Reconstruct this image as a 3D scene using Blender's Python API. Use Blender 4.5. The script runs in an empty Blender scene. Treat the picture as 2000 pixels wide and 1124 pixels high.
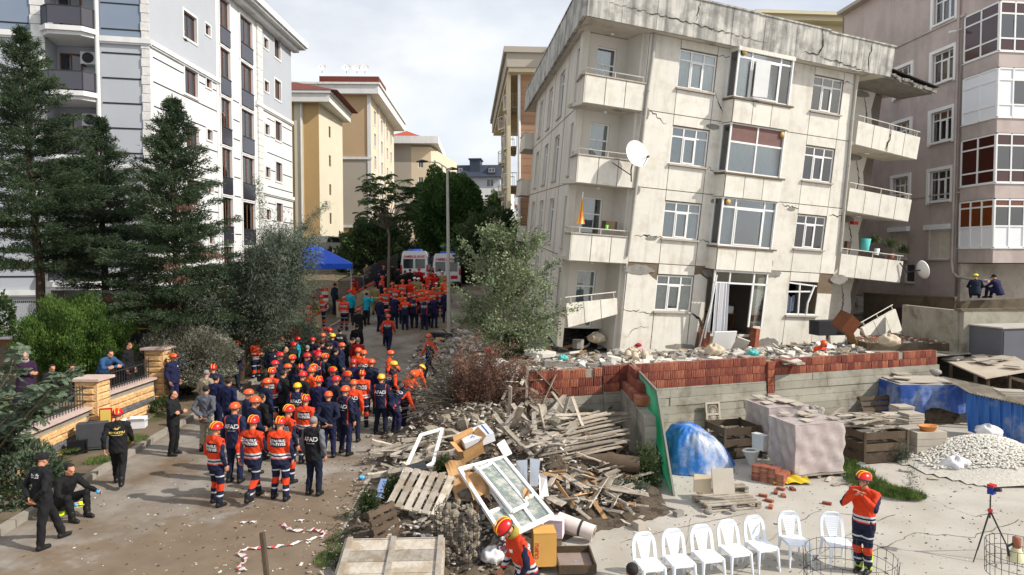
import bpy, bmesh, math, random
import numpy as np
from mathutils import Matrix, Vector, Euler
from mathutils.bvhtree import BVHTree
random.seed(7); rng = np.random.default_rng(7)
R = math.radians
C = bpy.context.scene.collection
SC = bpy.context.scene
# ---------------------------------------------------------------- camera, sky, sun, exposure
CAMZ = 5.2; PITCH = R(2.45); FPX = 1333.0
cam = bpy.data.cameras.new('camera'); cam.lens = 24.0; cam.sensor_width = 36.0
cam.clip_start = .1; cam.clip_end = 3000
cam_ob = bpy.data.objects.new('camera', cam); C.objects.link(cam_ob)
cam_ob.location = (0, 0, CAMZ); cam_ob.rotation_euler = (math.pi/2 - PITCH, 0, 0)
SC.camera = cam_ob
SC.view_settings.view_transform = 'Standard'; SC.view_settings.look = 'None'
SC.view_settings.gamma = 1; SC.view_settings.use_curve_mapping = False
SC.view_settings.exposure = 0.18
SUN_EL = R(38); SUNV = Vector((math.cos(SUN_EL)*.96, -math.cos(SUN_EL)*.28, math.sin(SUN_EL)))
sun = bpy.data.lights.new('sun', 'SUN'); sun.energy = 4.6; sun.angle = R(.5); sun.color = (1, .945, .86)
sun_ob = bpy.data.objects.new('sun', sun); C.objects.link(sun_ob)
sun_ob.rotation_euler = SUNV.to_track_quat('Z', 'Y').to_euler(); sun_ob.location = SUNV*60
world = bpy.data.worlds.new('World'); SC.world = world; world.use_nodes = True
nt = world.node_tree; nt.nodes.clear()
def wn(t, **k):
 n = nt.nodes.new(t)
 for a, b in k.items(): setattr(n, a, b)
 return n
w_out = wn('ShaderNodeOutputWorld'); w_bg = wn('ShaderNodeBackground'); w_bg.inputs[1].default_value = .15
w_sky = wn('ShaderNodeTexSky', sky_type='NISHITA', sun_disc=False, sun_elevation=SUN_EL,
   sun_rotation=math.atan2(SUNV.x, SUNV.y), dust_density=2.5, air_density=1.0)
w_tc = wn('ShaderNodeTexCoord'); w_map = wn('ShaderNodeMapping'); w_map.inputs['Scale'].default_value = (1, 1, 2.6)
w_map.inputs['Location'].default_value = (.35, .2, .1)
w_no = wn('ShaderNodeTexNoise'); w_no.inputs['Scale'].default_value = 2.1; w_no.inputs['Detail'].default_value = 7
w_no.inputs['Roughness'].default_value = .52; w_no.inputs['Distortion'].default_value = .25
w_rm = wn('ShaderNodeMapRange'); w_rm.inputs[1].default_value = .30; w_rm.inputs[2].default_value = .66
w_rm.inputs[3].default_value = .5; w_rm.inputs[4].default_value = .98
w_no2 = wn('ShaderNodeTexNoise'); w_no2.inputs['Scale'].default_value = 3.7; w_no2.inputs['Detail'].default_value = 5
w_cr = wn('ShaderNodeValToRGB'); w_cr.color_ramp.elements[0].color = (4.6, 4.8, 5.2, 1); w_cr.color_ramp.elements[1].color = (6.5, 6.6, 6.7, 1)
w_cr.color_ramp.elements[0].position = .32; w_cr.color_ramp.elements[1].position = .62
w_mix = wn('ShaderNodeMix', data_type='RGBA')
L = nt.links.new
L(w_tc.outputs['Generated'], w_map.inputs[0]); L(w_map.outputs[0], w_no.inputs[0]); L(w_map.outputs[0], w_no2.inputs[0])
L(w_no.outputs[0], w_rm.inputs[0]); L(w_no2.outputs[0], w_cr.inputs[0])
L(w_rm.outputs[0], w_mix.inputs[0]); L(w_sky.outputs[0], w_mix.inputs[6]); L(w_cr.outputs[0], w_mix.inputs[7])
L(w_mix.outputs[2], w_bg.inputs[0]); L(w_bg.outputs[0], w_out.inputs[0])
# ---------------------------------------------------------------- helpers
def pl(x, pts):
 return float(np.interp(x, [p[0] for p in pts], [p[1] for p in pts]))
def ray(px, py):
 u = -(py-562)/FPX; x = (px-1000)/FPX
 return Vector((x, math.cos(PITCH)+u*math.sin(PITCH), -math.sin(PITCH)+u*math.cos(PITCH)))
def at(px, py, Y):
 d = ray(px, py); return Vector((0, 0, CAMZ)) + d*(Y/d.y)
class Plane:                      # a measured plane: origin, yaw of its u axis, optional parent matrix
 def __init__(s, o, yaw, M=None):
  s.m = (M or Matrix()) @ Matrix.Translation(o) @ Matrix.Rotation(yaw, 4, 'Z')
  s.inv = s.m.inverted()
 def uz(s, px, py, t=0.0):     # u along, z up, t = distance in front (towards local -y)
  o = s.inv @ Vector((0, 0, CAMZ)); d = s.inv.to_3x3() @ ray(px, py)
  k = (-t-o.y)/d.y; q = o+d*k; return q.x, q.z
def lin(c):
 return tuple(pow(v/255.0, 2.2) for v in c)
MATS = {}
def mat(name, col, rough=.85, var=.12, sc=1.5, bump=.15, bsc=25, metal=0., orand=0., streak=None, alt=None, altsc=2., altr=(.45, .6), spec=.3, dust=None, hue=0, trans=0):
 """procedural surface: base colour, broad variation, second colour in patches, vertical streaks, fine bump"""
 if name in MATS: return MATS[name]
 m = bpy.data.materials.new(name); m.use_nodes = True; t = m.node_tree; n = t.nodes; l = t.links.new
 b = n['Principled BSDF']; b.inputs['Roughness'].default_value = rough; b.inputs['Metallic'].default_value = metal
 b.inputs['Specular IOR Level'].default_value = spec
 if len(col) == 3: col = (*col, 1)
 tc = n.new('ShaderNodeTexCoord'); co = tc.outputs['Object']
 def noise(scale, det=5, ro=.6, vec=None):
  x = n.new('ShaderNodeTexNoise'); x.inputs['Scale'].default_value = scale; x.inputs['Detail'].default_value = det
  x.inputs['Roughness'].default_value = ro; l(vec or co, x.inputs[0]); return x.outputs[0]
 def mixc(f, a, bb, mode='MIX'):
  x = n.new('ShaderNodeMix'); x.data_type = 'RGBA'; x.blend_type = mode
  if isinstance(f, float): x.inputs[0].default_value = f
  else: l(f, x.inputs[0])
  for i, v in ((6, a), (7, bb)):
   if isinstance(v, tuple): x.inputs[i].default_value = v if len(v) == 4 else (*v, 1)
   else: l(v, x.inputs[i])
  return x.outputs[2]
 def ramp(v, a, c, lo=0., hi=1.):
  x = n.new('ShaderNodeMapRange'); l(v, x.inputs[0])
  for i, q in enumerate((a, c, lo, hi)): x.inputs[i+1].default_value = q
  return x.outputs[0]
 c = col
 if alt is not None: c = mixc(ramp(noise(altsc, 7, .65), *altr), c, alt)
 if streak is not None:
  mp = n.new('ShaderNodeMapping'); mp.inputs['Scale'].default_value = (1, 1, .07); l(co, mp.inputs[0])
  c = mixc(ramp(noise(streak[2] if len(streak) > 2 else 5., 4, .6, mp.outputs[0]), streak[3] if len(streak) > 3 else .48, .75, 0, streak[1]), c, streak[0])
 if dust is not None:
  g = n.new('ShaderNodeNewGeometry'); sx = n.new('ShaderNodeSeparateXYZ'); l(g.outputs['Normal'], sx.inputs[0])
  mu = n.new('ShaderNodeMath'); mu.operation = 'MULTIPLY'; l(ramp(sx.outputs[2], .35, .8), mu.inputs[0]); l(ramp(noise(3, 5, .6), .3, .6, .35, .95), mu.inputs[1])
  c = mixc(mu.outputs[0], c, dust)
 v = noise(sc, 6, .62)
 hs = n.new('ShaderNodeHueSaturation')
 val = ramp(v, .25, .75, 1-var, 1+var)
 if orand:
  oi = n.new('ShaderNodeObjectInfo'); mu = n.new('ShaderNodeMath'); mu.operation = 'MULTIPLY'
  l(val, mu.inputs[0]); l(ramp(oi.outputs['Random'], 0, 1, 1-orand, 1+orand), mu.inputs[1]); val = mu.outputs[0]
  if hue:
   l(ramp(oi.outputs['Random'], 0, 1, .5-hue, .5+hue), hs.inputs['Hue'])
 l(val, hs.inputs['Value'])
 if isinstance(c, tuple): hs.inputs['Color'].default_value = c
 else: l(c, hs.inputs['Color'])
 l(hs.outputs[0], b.inputs['Base Color'])
 if bump:
  bp = n.new('ShaderNodeBump'); bp.inputs['Strength'].default_value = bump; bp.inputs['Distance'].default_value = .02
  l(noise(bsc, 4, .6), bp.inputs['Height']); l(bp.outputs[0], b.inputs['Normal'])
 if trans:
  tr = n.new('ShaderNodeBsdfTranslucent'); l(hs.outputs[0], tr.inputs[0]); ms = n.new('ShaderNodeMixShader'); ms.inputs[0].default_value = trans
  l(b.outputs[0], ms.inputs[1]); l(tr.outputs[0], ms.inputs[2]); l(ms.outputs[0], n['Material Output'].inputs[0])
 MATS[name] = m; return m
def leafmat(name, col, col2, dark=.5, rough=.6, trans=.25, sc=.8):
 """leaves: colour drifts between two greens by clump and by leaf"""
 if name in MATS: return MATS[name]
 m = bpy.data.materials.new(name); m.use_nodes = True; t = m.node_tree; n = t.nodes; l = t.links.new
 b = n['Principled BSDF']; b.inputs['Roughness'].default_value = rough; b.inputs['Specular IOR Level'].default_value = .25
 tc = n.new('ShaderNodeTexCoord'); a = n.new('ShaderNodeTexNoise'); a.inputs['Scale'].default_value = sc; a.inputs['Detail'].default_value = 3; l(tc.outputs['Object'], a.inputs[0])
 w = n.new('ShaderNodeTexWhiteNoise'); w.noise_dimensions = '3D'
 sn = n.new('ShaderNodeVectorMath'); sn.operation = 'SNAP'; sn.inputs[1].default_value = (.12, .12, .12); l(tc.outputs['Object'], sn.inputs[0]); l(sn.outputs[0], w.inputs[0])
 mr = n.new('ShaderNodeMapRange'); l(a.outputs[0], mr.inputs[0]); mr.inputs[1].default_value = .35; mr.inputs[2].default_value = .65
 ad = n.new('ShaderNodeMath'); ad.operation = 'MULTIPLY_ADD'; l(w.outputs[0], ad.inputs[0]); ad.inputs[1].default_value = .6; l(mr.outputs[0], ad.inputs[2])
 su = n.new('ShaderNodeMath'); su.operation = 'SUBTRACT'; l(ad.outputs[0], su.inputs[0]); su.inputs[1].default_value = .3; su.use_clamp = True
 x = n.new('ShaderNodeMix'); x.data_type = 'RGBA'; l(su.outputs[0], x.inputs[0]); x.inputs[6].default_value = (*col, 1); x.inputs[7].default_value = (*col2, 1)
 l(x.outputs[2], b.inputs['Base Color'])
 tr = n.new('ShaderNodeBsdfTranslucent'); l(x.outputs[2], tr.inputs[0]); ms = n.new('ShaderNodeMixShader'); ms.inputs[0].default_value = trans
 l(b.outputs[0], ms.inputs[1]); l(tr.outputs[0], ms.inputs[2]); l(ms.outputs[0], n['Material Output'].inputs[0])
 MATS[name] = m; return m
def glassmat(name, tint=(.8, .86, .88), refl=.16, rough=.03):
 if name in MATS: return MATS[name]
 m = bpy.data.materials.new(name); m.use_nodes = True; t = m.node_tree; n = t.nodes; l = t.links.new
 tr = n.new('ShaderNodeBsdfTransparent'); tr.inputs[0].default_value = (*tint, 1)
 g = n.new('ShaderNodeBsdfGlossy'); g.inputs['Roughness'].default_value = rough
 fr = n.new('ShaderNodeFresnel'); fr.inputs[0].default_value = 1.5
 mp = n.new('ShaderNodeMath'); mp.operation = 'ADD'; l(fr.outputs[0], mp.inputs[0]); mp.inputs[1].default_value = refl; mp.use_clamp = True
 ms = n.new('ShaderNodeMixShader'); l(mp.outputs[0], ms.inputs[0]); l(tr.outputs[0], ms.inputs[1]); l(g.outputs[0], ms.inputs[2])
 l(ms.outputs[0], n['Material Output'].inputs[0]); n.remove(n['Principled BSDF'])
 MATS[name] = m; return m
class MB:
 """collects shapes; build() links them as one mesh object"""
 def __init__(s, M=None): s.v = []; s.f = []; s.mi = []; s.sm = []; s.M = M or Matrix()
 def add(s, vs, fs, mi=0, smooth=False):
  k = len(s.v); M = s.M
  s.v += [tuple(M @ Vector(v)) for v in vs]; s.f += [tuple(i+k for i in f) for f in fs]
  s.mi += [mi]*len(fs); s.sm += [smooth]*len(fs); return s
 def box(s, a, b, mi=0):
  (x0, y0, z0), (x1, y1, z1) = a, b
  return s.add([(x0,y0,z0),(x1,y0,z0),(x1,y1,z0),(x0,y1,z0),(x0,y0,z1),(x1,y0,z1),(x1,y1,z1),(x0,y1,z1)],
      [(0,3,2,1),(4,5,6,7),(0,1,5,4),(1,2,6,5),(2,3,7,6),(3,0,4,7)], mi)
 def cbox(s, c, d, mi=0): return s.box([c[i]-d[i]/2 for i in range(3)], [c[i]+d[i]/2 for i in range(3)], mi)
 def beam(s, p, q, w, h, mi=0, up=(0, 0, 1)):
  p, q = Vector(p), Vector(q); d = (q-p).normalized(); u = Vector(up)
  if abs(d.dot(u)) > .98: u = Vector((0, 1, 0))
  x = d.cross(u).normalized()*w/2; z = x.normalized().cross(d)*h/2
  vs = [p-x-z, p+x-z, p+x+z, p-x+z, q-x-z, q+x-z, q+x+z, q-x+z]
  return s.add(vs, [(0,1,2,3),(7,6,5,4),(1,0,4,5),(2,1,5,6),(3,2,6,7),(0,3,7,4)], mi)
 def tube(s, pts, r, n=6, mi=0, cap=True, smooth=True):
  pts = [Vector(p) for p in pts]; r = [r]*len(pts) if not hasattr(r, '__len__') else r
  vs = []; ref = None
  for i, p in enumerate(pts):
   d = (pts[min(i+1, len(pts)-1)]-pts[max(i-1, 0)])
   d = d.normalized() if d.length > 1e-9 else Vector((0, 0, 1))
   if ref is None: ref = d.orthogonal().normalized()
   ref = (ref-d*ref.dot(d)); ref = ref.normalized() if ref.length > 1e-6 else d.orthogonal().normalized()
   b = d.cross(ref)
   vs += [p+(ref*math.cos(2*math.pi*j/n)+b*math.sin(2*math.pi*j/n))*r[i] for j in range(n)]
  fs = [(i*n+j, i*n+(j+1) % n, (i+1)*n+(j+1) % n, (i+1)*n+j) for i in range(len(pts)-1) for j in range(n)]
  s.add(vs, fs, mi, smooth)
  if cap: s.add(vs[:n], [tuple(range(n-1, -1, -1))], mi); s.add(vs[-n:], [tuple(range(n))], mi)
  return s
 def prism(s, poly, z0, z1, mi=0, axis='z'):
  n = len(poly)
  def P(a, b, c): return (a, b, c) if axis == 'z' else ((a, c, b) if axis == 'y' else (c, a, b))
  vs = [P(x, y, z0) for x, y in poly]+[P(x, y, z1) for x, y in poly]
  return s.add(vs, [tuple(range(n-1, -1, -1)), tuple(range(n, 2*n))]+[(i, (i+1) % n, n+(i+1) % n, n+i) for i in range(n)], mi)
 def lathe(s, prof, n=12, mi=0, c=(0, 0, 0), smooth=True):
  vs = [(c[0]+r*math.cos(2*math.pi*j/n), c[1]+r*math.sin(2*math.pi*j/n), c[2]+z) for r, z in prof for j in range(n)]
  return s.add(vs, [(i*n+j, i*n+(j+1) % n, (i+1)*n+(j+1) % n, (i+1)*n+j) for i in range(len(prof)-1) for j in range(n)], mi, smooth)
 def grid(s, fn, nu, nv, mi=0, smooth=True):
  vs = [fn(i/nu, j/nv) for j in range(nv+1) for i in range(nu+1)]
  return s.add(vs, [(j*(nu+1)+i, j*(nu+1)+i+1, (j+1)*(nu+1)+i+1, (j+1)*(nu+1)+i) for j in range(nv) for i in range(nu)], mi, smooth)
 def mesh(s, name, mats):
  me = bpy.data.meshes.new(name); me.from_pydata(s.v, [], s.f)
  for m in (mats if isinstance(mats, (list, tuple)) else [mats]): me.materials.append(m)
  me.polygons.foreach_set('material_index', s.mi); me.polygons.foreach_set('use_smooth', s.sm); me.update(); return me
 def build(s, name, mats, parent=None, loc=None, rot=None):
  return link(name, s.mesh(name, mats), parent, loc, rot)
def link(name, me, parent=None, loc=None, rot=None, scale=None):
 o = bpy.data.objects.new(name, me); C.objects.link(o)
 if parent is not None: o.parent = parent
 if loc is not None: o.location = loc
 if rot is not None: o.rotation_euler = rot
 if scale is not None: o.scale = scale
 return o
def tag(o, label=None, cat=None, group=None, kind=None):
 if label: o['label'] = label
 if cat: o['category'] = cat
 if group: o['group'] = group
 if kind: o['kind'] = kind
 return o
def thing(name, label, cat, loc=(0, 0, 0), rz=0, group=None, rot=None):
 o = link(name, None, None, loc, rot or (0, 0, rz)); o.empty_display_size = .2
 return tag(o, label, cat, group)
def dup(o, parent=None, loc=None, rz=None, label=None):
 kids = [c for c in o.children]
 c = o.copy(); C.objects.link(c); c.parent = parent
 if loc is not None: c.location = loc
 if rz is not None: c.rotation_euler = (0, 0, rz) if not hasattr(rz, '__len__') else rz
 if label: c['label'] = label
 for k in kids: dup(k, c)
 return c
def quads(name, P, U, V, matl, parent=None, tri=False, kind=None):
 """many leaf-sized faces from numpy arrays: centres P, half axes U and V"""
 n = len(P)
 if tri: vs = np.stack([P-U, P+U, P+V], 1); k = 3
 else: vs = np.stack([P-U, P-V*.25+V*-.75, P+U, P+V], 1); k = 4
 me = bpy.data.meshes.new(name); me.vertices.add(n*k); me.vertices.foreach_set('co', vs.astype(np.float32).ravel())
 me.loops.add(n*k); me.loops.foreach_set('vertex_index', np.arange(n*k, dtype=np.int32))
 me.polygons.add(n); me.polygons.foreach_set('loop_start', np.arange(0, n*k, k, dtype=np.int32)); me.polygons.foreach_set('loop_total', np.full(n, k, dtype=np.int32))
 me.materials.append(matl); me.update(calc_edges=True)
 return link(name, me, parent)
def unit(a): return a/np.maximum(np.linalg.norm(a, axis=-1, keepdims=True), 1e-9)
def jag(x, amp, f=1.0, seed=0.):
 return amp*(math.sin(x*2.1*f+seed)+.6*math.sin(x*5.3*f+1.7+seed*2)+.35*math.sin(x*11.7*f+seed*3))
# ---------------------------------------------------------------- ground shape
LX = [(5, -9.3), (10, -9.5), (13, -9.7), (20, -10.3), (30, -10.2), (45, -8.9), (60, -7.7), (80, -8), (130, -10), (400, -20)]
RX = [(5, -2.6), (11, -3.15), (18.5, -3.6), (27, -3.9), (33, -4.0), (37, -2.8), (51, -1.4), (80, -1), (130, -3), (400, -12)]
RZ = [(0, 0), (20, 0), (25, .15), (30, .6), (36, 1.45), (45, 2.5), (51, 3.2), (60, 4.3), (80, 6.2), (100, 7.6), (140, 9.5), (400, 15)]
def lx(y): return pl(y, LX)
def rx(y): return pl(y, RX)
def wally(x): return 20.55+.34*(x-.62)
def gz(x, y):
 r = pl(y, RZ); a, b = lx(y), rx(y)
 if x < a:
  d = a-x
  if d < 1.6 or y > 26.9: base = r+.12
  else: base = .8
  if y > 26.9 and d > 1.6:
   base = max(2.0, r+.3)
  if x < -16 and y < 27 and y > 0: base = .8
  return base
 if x <= b: return r
 d = x-b
 if x > -1.0 and y > wally(x): hi = 1.45
 elif x <= -1.0 and y > 20: hi = pl(y, [(20, 0), (24, .9), (28, 1.45), (36, 1.5)])
 else: hi = -.6
 if y > 38: hi = max(hi, r+.1)
 if x > 14 and y > 40: hi = max(hi, 3.0)
 if x < .7 and y < 24:
  rp_ = pl(y, [(16.5, -.6), (19, -.1), (20.6, .55), (22.2, 1.3), (23, 1.45)]); k = min(1, max(0, (.7-x)/1.2)); hi = hi+(rp_-hi)*k if y < wally(x) or x < -1 else max(rp_, hi*(1-k))
 w = 2.4 if y < 36 else 2.0
 k = min(1, max(0, d/w)); k = k*k*(3-2*k)
 return r+(hi-r)*k
def ground(px, py, h=0.0, y0=6., y1=220.):
 """point of the ground (plus height h) seen at a pixel of the photograph"""
 d = ray(px, py); o = Vector((0, 0, CAMZ)); y = y0; prev = None
 while y < y1:
  q = o+d*(y/d.y); e = q.z-(gz(q.x, q.y)+h)
  if e < 0 and prev is not None:
   a, b = prev, y
   for _ in range(18):
    m = (a+b)/2; q = o+d*(m/d.y)
    if q.z-(gz(q.x, q.y)+h) < 0: b = m
    else: a = m
   q = o+d*(b/d.y); return Vector((q.x, q.y, q.z-h))
  prev = y; y += .1+.004*y
 return Vector((q.x, q.y, gz(q.x, q.y)))
def G(px, py): return ground(px, py)
# ---------------------------------------------------------------- setting: ground patches
m_asph = mat('worn_asphalt', lin((140, 134, 126)), .92, .2, 1.6, .5, 60, alt=lin((108, 92, 75)), altsc=.5, altr=(.38, .66))
m_conc_y = mat('dusty_concrete_yard', lin((172, 167, 158)), .93, .14, 2.2, .45, 45, alt=lin((150, 143, 132)), altsc=1.1, altr=(.42, .68))
nt_ = m_asph.node_tree; ln = nt_.links.new; nn_ = nt_.nodes.new
tc_ = nn_('ShaderNodeTexCoord'); sx_ = nn_('ShaderNodeSeparateXYZ'); ln(tc_.outputs['Object'], sx_.inputs[0]); no_ = nn_('ShaderNodeTexNoise'); no_.inputs['Scale'].default_value = 1.3; no_.inputs['Detail'].default_value = 8; no_.inputs['Roughness'].default_value = .68; ln(tc_.outputs['Object'], no_.inputs['Vector'])
def mth(op, a, b):
 x = nn_('ShaderNodeMath'); x.operation = op
 for i, v in enumerate((a, b)):
  if isinstance(v, (int, float)): x.inputs[i].default_value = v
  else: ln(v, x.inputs[i])
 return x.outputs[0]
mr_ = nn_('ShaderNodeMapRange'); ln(mth('ADD', mth('SUBTRACT', mth('MULTIPLY', sx_.outputs[0], 1.07), sx_.outputs[1]), mth('MULTIPLY', no_.outputs[0], 9.)), mr_.inputs[0]); mr_.inputs[1].default_value = -16.6; mr_.inputs[2].default_value = -15.2; mr_.inputs[4].default_value = .85
hs_ = [n for n in nt_.nodes if n.type == 'HUE_SAT'][0]; mx_ = nn_('ShaderNodeMix'); mx_.data_type = 'RGBA'; ln(mr_.outputs[0], mx_.inputs[0]); ln(hs_.inputs['Color'].links[0].from_socket, mx_.inputs[6]); mx_.inputs[7].default_value = (*lin((112, 97, 80)), 1); ln(mx_.outputs[2], hs_.inputs['Color'])
m_dirt = mat('dirt', lin((104, 92, 77)), .95, .25, 1.4, .6, 22, alt=lin((72, 76, 48)), altsc=1.1, altr=(.5, .62))
m_dust = mat('rubble_dust', lin((156, 150, 140)), .95, .25, 2.2, .7, 14, alt=lin((98, 92, 84)), altsc=1.8)
m_kerb = mat('kerb_stone', lin((140, 134, 124)), .9, .18, 4, .3, 40)
def patch(name, xl, xr, ys, m, nx=6, dz=0.0, skip=None):
 vs = []; fs = []
 for y in ys:
  a, b = xl(y), xr(y)
  for i in range(nx+1):
   x = a+(b-a)*i/nx; xe = min(max(x, a+1e-3), b-1e-3)
   vs.append((x, y, gz(xe, y)+dz))
 for j in range(len(ys)-1):
  for i in range(nx):
   fs.append((j*(nx+1)+i, j*(nx+1)+i+1, (j+1)*(nx+1)+i+1, (j+1)*(nx+1)+i))
 mb = MB(); mb.add(vs, fs, 0, True); return tag(mb.build(name, m), kind='structure')
YS = [4+.5*i for i in range(80)]+[44+2*i for i in range(20)]+[84+6*i for i in range(10)]+[150, 180, 240, 320, 400]
YN = [y for y in YS if y <= 100]
patch('road', lx, rx, YS, m_asph, 8)
patch('verge', lambda y: lx(y)-1.6, lambda y: lx(y), YS, m_dirt, 3)
yk = [y for y in YS if y <= 60]
for side, X in (('left', lx),):
 prev = None
 for y in [4+1.0*i for i in range(44)]:
  mb = MB(); a, b = Vector((X(y)+.03, y+.01, gz(X(y)+.1, y))), Vector((X(y+.98)+.03, y+.98, gz(X(y+.98)+.1, y+.98)))
  mb.beam(a+Vector((0, 0, .03)), b+Vector((0, 0, .03)), .15, .24)
  tag(mb.build('kerb_stone', m_kerb), kind='structure')
patch('garden_ground', lambda y: -34., lambda y: lx(y)-1.6, YS, m_dirt, 8)
far = MB(); far.grid(lambda u, v: (-1500+3000*u, 2+1500*v, -1.2+(v*40 if v > .2 else 0)), 4, 8)
tag(far.build('far_ground', m_dirt), kind='structure')
hill = MB()
hill.grid(lambda u, v: (-700+1400*u, 520+260*v, -2+(60+12*math.sin(u*17)+8*math.sin(u*41+2))*min(1, v*1.4)), 60, 8)
tag(hill.build('hill', mat('far_hill', lin((120, 132, 128)), .95, .3, .02, 0)), kind='structure')
patch('road_shoulder', rx, lambda y: rx(y)+2.4, [y for y in YS if y <= 36], m_dust, 8)
ysy = [y for y in YS if y <= 21]
vs = []; fs = []; nx = 40
for y in [4+.5*i for i in range(52)]:
 for i in range(nx+1):
  a = rx(y)+2.4; x = a+(34-a)*i/nx; vs.append((x, min(y, wally(x)) if x > -1 else y, -.6 if (x > -1 or y < 20) else gz(x, y)))
for j in range(51):
 for i in range(nx): fs.append((j*(nx+1)+i, j*(nx+1)+i+1, (j+1)*(nx+1)+i+1, (j+1)*(nx+1)+i))
mb = MB(); mb.add(vs, fs); tag(mb.build('yard', m_conc_y), kind='structure')
vs = []; fs = []; nx = 40; ny = 24
for j in range(ny+1):
 for i in range(nx+1):
  x = -1.6+(36+1.6)*(i/nx); y0 = wally(x)+.12; y = y0+(44-y0)*(j/ny)**1.3; a = rx(y)+2.4
  x2 = max(x, a) if i == 0 else x
  vs.append((x2, y, max(1.45, gz(x2, y) if y > 36 else 1.45) if x2 > .6 else gz(x2, y)))
for j in range(ny):
 for i in range(nx): fs.append((j*(nx+1)+i, j*(nx+1)+i+1, (j+1)*(nx+1)+i+1, (j+1)*(nx+1)+i))
mb = MB(); mb.add(vs, fs); tag(mb.build('terrace_ground', m_dust), kind='structure')
patch('street_side_ground', rx, lambda y: 60., [y for y in YS if y >= 36], m_dirt, 14)
patch('rubble_slope', lambda y: rx(y)+2.4, lambda y: 1.0, [20+.5*i for i in range(33)], m_dust, 8, .01)
# ---------------------------------------------------------------- windows
m_pvc = mat('white_window_plastic', lin((226, 226, 224)), .45, .05, 2, 0)
m_brown = mat('brown_window_wood', lin((112, 70, 52)), .5, .15, 3, 0)
m_glass = glassmat('window_glass'); m_glassd = mat('dark_reflecting_glass', (.02, .026, .032), .06, .3, 1, 0, spec=1.0)
m_sill = mat('marble_sill', lin((170, 160, 146)), .7, .2, 5, .1)
m_curt = [mat('curtain_pale', lin((206, 212, 212)), .9, .1, 3, 0), mat('curtain_blue', lin((150, 176, 184)), .9, .15, 3, 0), mat('curtain_cream', lin((214, 206, 190)), .9, .1, 3, 0)]
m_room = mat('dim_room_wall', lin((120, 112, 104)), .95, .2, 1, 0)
WC = {}
def window(parent, u, z, w, h, y=0., yaw=0., cols=(1/3, 2/3), rows=(.76,), fr=m_pvc, pane=None, curtain=0, sill=True, M=Matrix(), b=.055, sash=True, name='window', far=False, org=(0, 0, 0)):
 """one window: frame mesh; panes, curtain and sill hang under it. u,z = lower left corner in the wall's own axes"""
 key = (round(w, 2), round(h, 2), cols, rows, fr.name, sash, b)
 if key not in WC:
  mb = MB(); d = .06
  for a, c in (((0, 0), (w, b)), ((0, h-b), (w, h)), ((0, b), (b, h-b)), ((w-b, b), (w, h-b))):
   mb.box((a[0], 0, a[1]), (c[0], d, c[1]))
  for c in cols: mb.box((c*w-b/2, .004, b), (c*w+b/2, d-.004, h-b))
  for r in rows: mb.box((b, .008, r*h-b/2), (w-b, d-.008, r*h+b/2))
  if sash and len(cols) == 2:
   x0, x1, z0, z1 = cols[0]*w+b/2, cols[1]*w-b/2, b, rows[0]*h-b/2
   for a, c in (((x0, z0), (x1, z0+.05)), ((x0, z1-.05), (x1, z1)), ((x0, z0+.05), (x0+.045, z1-.05)), ((x1-.045, z0+.05), (x1, z1-.05))):
    mb.box((a[0], -.015, a[1]), (c[0], .02, c[1]))
  fm = mb.mesh('window', fr)
  xs = [0]+[c*w for c in cols]+[w]; zs = [0]+[r*h for r in rows]+[h]; pm = []
  for i in range(len(xs)-1):
   for j in range(len(zs)-1):
    q = MB(); q.box((xs[i]+b/2, .028, zs[j]+b/2), (xs[i+1]-b/2, .036, zs[j+1]-b/2)); pm.append(q.mesh('pane', m_glass))
  WC[key] = (fm, pm)
 fm, pm = WC[key]
 o = link(name, fm, parent); o.matrix_local = M @ Matrix.Translation((u, y, z)) @ Matrix.Rotation(yaw, 4, 'Z')
 if far:
  q = MB(); q.box((b/2, .03, b/2), (w-b/2, .04, h-b/2)); q.build('pane', pane or m_glassd, o)
 else:
  for k, p in enumerate(pm):
   c = link('pane', p, o)
   if pane is not None:
    pn = pane[k % len(pane)] if isinstance(pane, (list, tuple)) else pane
    if pn is not None: c.material_slots[0].link = 'OBJECT'; c.material_slots[0].material = pn
 if curtain:
  q = MB(); n = max(6, int(w/.06)); gap = random.choice((0, 0, .25)) if curtain < 4 else 0; ph = random.random()*6
  q.grid(lambda a, c: (.02+(w-.04)*(a*(1-gap)), .16+.035*math.sin(a*n*1.7+ph+.4*math.sin(c*3)), .02+(h-.04)*c), n*2, 3)
  q.build('curtain', m_curt[(curtain-1) % 3], o)
 if sill:
  q = MB(); q.box((-.06, -.16, -.07), (w+.06, .06, -.005)); q.build('sill', m_sill, o)
 return o
def wall_holes(mb, u0, u1, z0, z1, holes, th=.22, y=0., mi=0, rev=None):
 """wall slab with rectangular openings, front face at y"""
 us = sorted(set([u0, u1]+[min(max(h[0], u0), u1) for h in holes]+[min(max(h[2], u0), u1) for h in holes]))
 zs = sorted(set([z0, z1]+[min(max(h[1], z0), z1) for h in holes]+[min(max(h[3], z0), z1) for h in holes]))
 for i in range(len(us)-1):
  for j in range(len(zs)-1):
   a, b, c, d = us[i], us[i+1], zs[j], zs[j+1]
   if b-a < 1e-4 or d-c < 1e-4: continue
   mu, mz = (a+b)/2, (c+d)/2
   if any(h[0] < mu < h[2] and h[1] < mz < h[3] for h in holes): continue
   mb.box((a, y, c), (b, y+th, d), mi)
 return mb
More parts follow.
